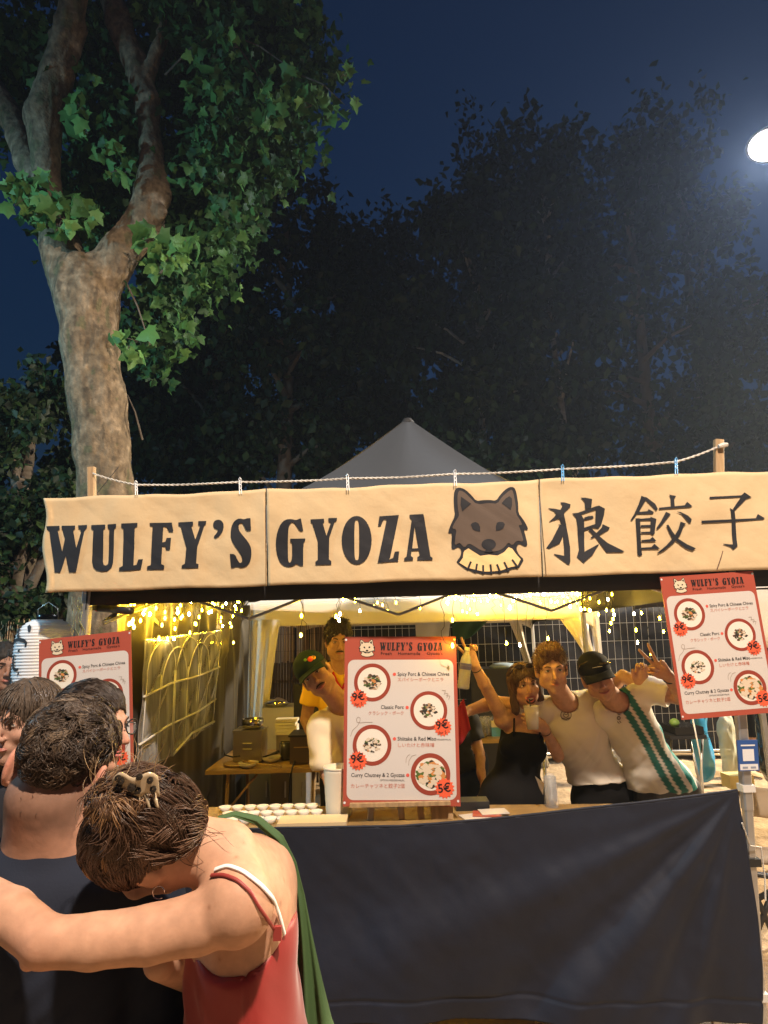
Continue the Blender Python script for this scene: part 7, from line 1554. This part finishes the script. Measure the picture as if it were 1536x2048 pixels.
b.chain([tuple(P(545, 1770, 1.22)), tuple(P(470, 1880, 1.32)), tuple(ef), tuple(P(318, 1925, 1.05)), ], [.045, .04, .036, .026], .03)
for q_ in (-1, 1): b.chain([tuple(P(500+q_*75, 2320, 1.12+.02*q_)), (P(500+q_*70, 2320, 1.12).x, 1.30, .45), (P(500+q_*60, 2320, 1.12).x, 1.29, .08)], [.09, .055, .036], .05)
v, q = b.mesh(.0042); C = np.repeat(V3((.53, .305, .20))[None], len(v), 0)*(1+.06*fnoise(v, (12, 12, 12))+.05*fnoise(v, (60, 60, 60), 3))[:, None]; l = hw_.loc(v)
spots = v[rng.choice(len(v), 60)]
for sp in spots: C *= (1-.45*np.exp(-(((v-sp)/.0035)**2).sum(1))[:, None]*V3((.6, .8, .9)))
cr = np.exp(-(((v-V3(P(86, 1893, .93)))@V3((.35, 0, .94)))/.0016)**2)*np.exp(-(((v-V3(P(86, 1893, .93)))/.022)**2).sum(1)); C *= (1-.35*cr[:, None]*V3((.6, .9, 1)))
el_ = np.exp(-(((v-V3(P(74, 1908, .95)))/.045)**2).sum(1)); C *= (1-.22*el_[:, None]*V3((.1, .8, .8)))
link_mesh('body', v, q, skin('tone', SK1), wo, True, np.clip(C, 0, 1)); bv = bvh_of(v, q)
# dress
d_ = Body(); d_.ell(tuple(P(492, 1850, 1.13)), (.123, .096, .135), rt_, .05); d_.ell(tuple(P(486, 1985, 1.12)), (.115, .092, .137), rt_, .06); d_.ell(tuple(P(496, 2120, 1.12)), (.118, .098, .14), rt_, .06); d_.ell(tuple(P(500, 2300, 1.12)), (.158, .128, .16), rt_, .06)
d_.cone(tuple(P(500, 2300, 1.12)), (P(505, 2300, 1.12).x, 1.29, .5), .14, .20, .08)
nrm_ = (P(470, 1800, 1.05)-P(486, 1925, 1.05)).normalized(); d_.plane(tuple(P(486, 1885, 1.06)), tuple(nrm_), .005); d_.ell(tuple(P(470, 1818, 1.03)), (.092, .10, .105), None, .008, 's')
v2, q2 = d_.mesh(.0045); n2 = vnormals(v2, q2); v2 = v2+n2*(fnoise(v2, (16, 16, 6))*.008-.004*np.exp(-((v2[:, 0]-v2[:, 0].mean()-.01)/.003)**2)+fnoise(v2+np.stack([v2[:, 2]*.6, 0*v2[:, 0], 0*v2[:, 0]], 1), (34, 20, 7), 4)*.0045)[:, None]
link_mesh('dress', v2, q2, mat('red_satin', (.26, .022, .02), .5, bump=.12, bscale=200, bdist=.001, sheen=.3), wo, True)
RS = mat('red_strap', (.26, .035, .03), .5); WS = mat('white_strap', (.75, .74, .74), .5)
drape_strip('dress_strap', bv, [(425, 1753), (448, 1752), (475, 1762), (500, 1785), (515, 1812), (535, 1842), (553, 1866)], [.006]*7, RS, wo, fallback=1.1)
drape_strip('bra_strap', bv, [(432, 1742), (455, 1734), (485, 1745), (520, 1772), (543, 1798), (556, 1830), (566, 1868)], [.0075, .0075, .008, .008, .008, .0075, .006], WS, wo, fallback=1.1)
cpt = bv.ray_cast(CAM, ray(555, 1866).normalized()); c = cpt[0] if cpt[0] is not None else P(555, 1866, 1.05); MB().box(c-ray(555, 1866)*.012, (.014, .008, .022)).build('strap_slider', RS, wo)
# green cardigan strap hanging from the far shoulder
GR = mat('green_knit', (.050, .105, .035), .8, bump=.3, bscale=150, bdist=.002)
def green(u, w_):
    ctl = [(436, 1634, 1.13, 2), (470, 1627, 1.15, 5), (515, 1640, 1.17, 8), (558, 1676, 1.19, 9), (584, 1726, 1.21, 9), (600, 1790, 1.22, 10), (610, 1870, 1.22, 16), (620, 1960, 1.22, 25), (630, 2048, 1.22, 34), (665, 2200, 1.22, 50), (690, 2400, 1.22, 52)]
    x = w_*(len(ctl)-1); i = min(int(x), len(ctl)-2); f = x-i; f = f; a, b_ = ctl[i], ctl[i+1]; px, py, Y, hw = [a[k]+(b_[k]-a[k])*f for k in range(4)]
    a0 = ctl[max(0, i-1)]; tx, ty = b_[0]-a[0], b_[1]-a[1]; l_ = math.hypot(tx, ty); nx, ny = ty/l_, -tx/l_; s_ = (u-.5)*2; p = P(px+nx*hw*s_, py+ny*hw*s_, Y); p.y += -.018*math.cos(s_*1.4)+.012*math.sin(s_*6+w_*9)*min(1, hw/30); return p
v, f = sheet(green, 14, 70, .004); link_mesh('green_cardigan', v, f, GR, wo, True)
# hair, pinned up
hb = Body(); hw_.ell(hb, (0, -.018, .040), (.084, .102, .090), .02); hw_.ell(hb, (0, -.080, .085), (.052, .040, .042), .03); hw_.ell(hb, (.0, -.070, .11), (.045, .04, .030), .03); hw_.ell(hb, (0, -.075, -.01), (.066, .045, .06), .03)
hw_.ell(hb, (0, .115, -.02), (.070, .09, .10), .01, 's'); hw_.ell(hb, (0, .04, -.13), (.13, .11, .075), .01, 's')
for q_ in (-1, 1): hw_.ell(hb, (q_*.090, -.012, -.004), (.020, .022, .032), .005, 's')
v, q = hb.mesh(.0042); n = vnormals(v, q); l = hw_.loc(v); v = v+n*(fnoise(l, (60, 20, 60))*.006+fnoise(l, (120, 40, 120), 3)*.003)[:, None]; n = vnormals(v, q)
cc = V3((.085, .046, .026))*(1+.4*fnoise(l, (110, 40, 110), 5))[:, None]; hr = link_mesh('hair', v, q, HAIRB, wo, True, np.clip(cc, 0, 1))
bun = V3(hw_.w(0, -.085, .095)); N_ = 9500; idx = rng.choice(len(v), N_); to = bun-v[idx]; fl = tangent(n[idx], 0*to+to/(np.linalg.norm(to, axis=1, keepdims=True)+1e-6)) if False else (lambda d: (d-(n[idx]*d).sum(1, keepdims=True)*n[idx]))(to/(np.linalg.norm(to, axis=1, keepdims=True)+1e-6))
lock = clumps(hw_, v[idx], 34, 3); tn = rng.uniform(.55, 1.5, 997)[lock][:, None]; goldm = (np.random.default_rng(2).random(997) < .13)[lock][:, None]
colr = np.where(goldm, V3((.26, .145, .065)), V3((.078, .042, .025)))*tn*rng.uniform(.8, 1.25, (N_, 1)); sw2 = np.random.default_rng(4).normal(size=997)*.55
hair_locks('hair_strand', hr, hw_, v[idx], to+.02*cd_[lock], .070, .0007, colr, cen=(0, -.018, .040), rad=(.084, .102, .090), swirl=sw2[lock], rise=.035, segs=8, jitter=.006, wave=.10)['kind'] = 'stuff'
bi_ = np.argsort(((v-bun)**2).sum(1))[:1100]; idx = rng.choice(bi_, 1500); kb = clumps(hw_, v[idx], 60, 5); fl = cd_[kb]
colr = np.where(rng.random((1500, 1)) < .22, V3((.24, .14, .065)), V3((.095, .052, .030)))*rng.uniform(.7, 1.4, (1500, 1))
hair_locks('bun_curl', hr, hw_, v[idx], fl, .050, .0007, colr, cen=(0, -.075, .085), rad=(.056, .05, .05), swirl=sw_[kb]*1.2, rise=.16, segs=9, jitter=.12)['kind'] = 'stuff'
# loose wisps against the light, and wisps at the nape
idx = rng.choice(bi_, 40); hair_tubes('hair_wisp', hr, v[idx], n[idx], rng.normal(size=(40, 3)).astype(np.float32)*.6+V3((.5, 0, .8)), .06, .0005, np.tile(V3((.40, .26, .13)), (40, 1)), .5, .6, 8, waves=.6)['kind'] = 'stuff'
nn_ = V3(hw_.w(-.02, -.06, -.06)); bi2 = np.argsort(((v-nn_)**2).sum(1))[:500]; idx = rng.choice(bi2, 40); hair_tubes('nape_wisp', hr, v[idx], n[idx], np.tile(V3(-hw_.Z), (40, 1))+rng.normal(size=(40, 3)).astype(np.float32)*.4, .07, .0005, np.tile(V3((.12, .07, .04)), (40, 1)), .3, .3, 7, waves=.6)['kind'] = 'stuff'
# patterned claw clip
_h = bvh_of(v, q).ray_cast(CAM, ray(272, 1585).normalized()); cb_ = (_h[0]-ray(272, 1585).normalized()*.012+Vector((0, 0, .012))) if _h[0] is not None else P(262, 1556, .95); clip = thing('hair_clip', 'spotted tortoise claw clip holding up the woman hair', 'hair clip', cb_)
CLP = mat('clip_horn', (.45, .36, .24), .25, coat=.6); 
def cf(u, w_):
    a = (u-.5)*2.2; return cb_+Vector(((u-.5)*.074, -.018*math.cos(a)+.012*w_, .020*math.cos(a*.9)-.034*w_+.006*math.sin(u*9)))
v, f = sheet(cf, 12, 5, .003); link_mesh('claw', v, f, CLP, clip, True)
for k in range(9):
    u = .08+.84*random.random(); w_ = random.random()*.8; MB().lathe(cf(u, w_)+Vector((0, -.004, 0)), [(.001, .002), (.0055, .001), (.006, 0)], 7, Vector((0, -1, .4)).to_track_quat('Z', 'Y').to_matrix(), False).build('dark_spot', mat('clip_spot', (.02, .015, .01), .2), clip)
m = MB()
for k in range(6): u = .1+.16*k; m.tube([cf(u, 1), cf(u, 1)+Vector((.004, .004, -.02)), cf(u, 1)+Vector((.008, .014, -.032))], [.003, .0025, .0012], 5)
m.build('clip_tooth', CLP, clip, True)['kind'] = 'stuff'
# hoop earring
ec = hw_.w(-.080, -.004, -.035); MB().tube([ec+Vector((.010*math.cos(a), 0, .010*math.sin(a)-.008)) for a in [i*.45 for i in range(13)]], .0011, 5).build('earring', mat('silver', (.8, .78, .72), .15, 1), wo, True)

P = _P
# ------------------------------------------------------------------ thin night air
hz = MB().box((0, 18.5, 12.0), (72, 60, 27)).build('haze', None)
m = bpy.data.materials.new('air'); m.use_nodes = True; N = m.node_tree.nodes; L = m.node_tree.links; N.clear()
vv_ = N.new('ShaderNodeVolumePrincipled'); vv_.inputs['Color'].default_value = (.62, .76, 1.0, 1); vv_.inputs['Density'].default_value = .0018; vv_.inputs['Anisotropy'].default_value = .55
oo = N.new('ShaderNodeOutputMaterial'); L.new(vv_.outputs[0], oo.inputs['Volume']); hz.data.materials.append(m)
tag(hz, 'thin night haze lit by the flood lamp', kind='stuff')
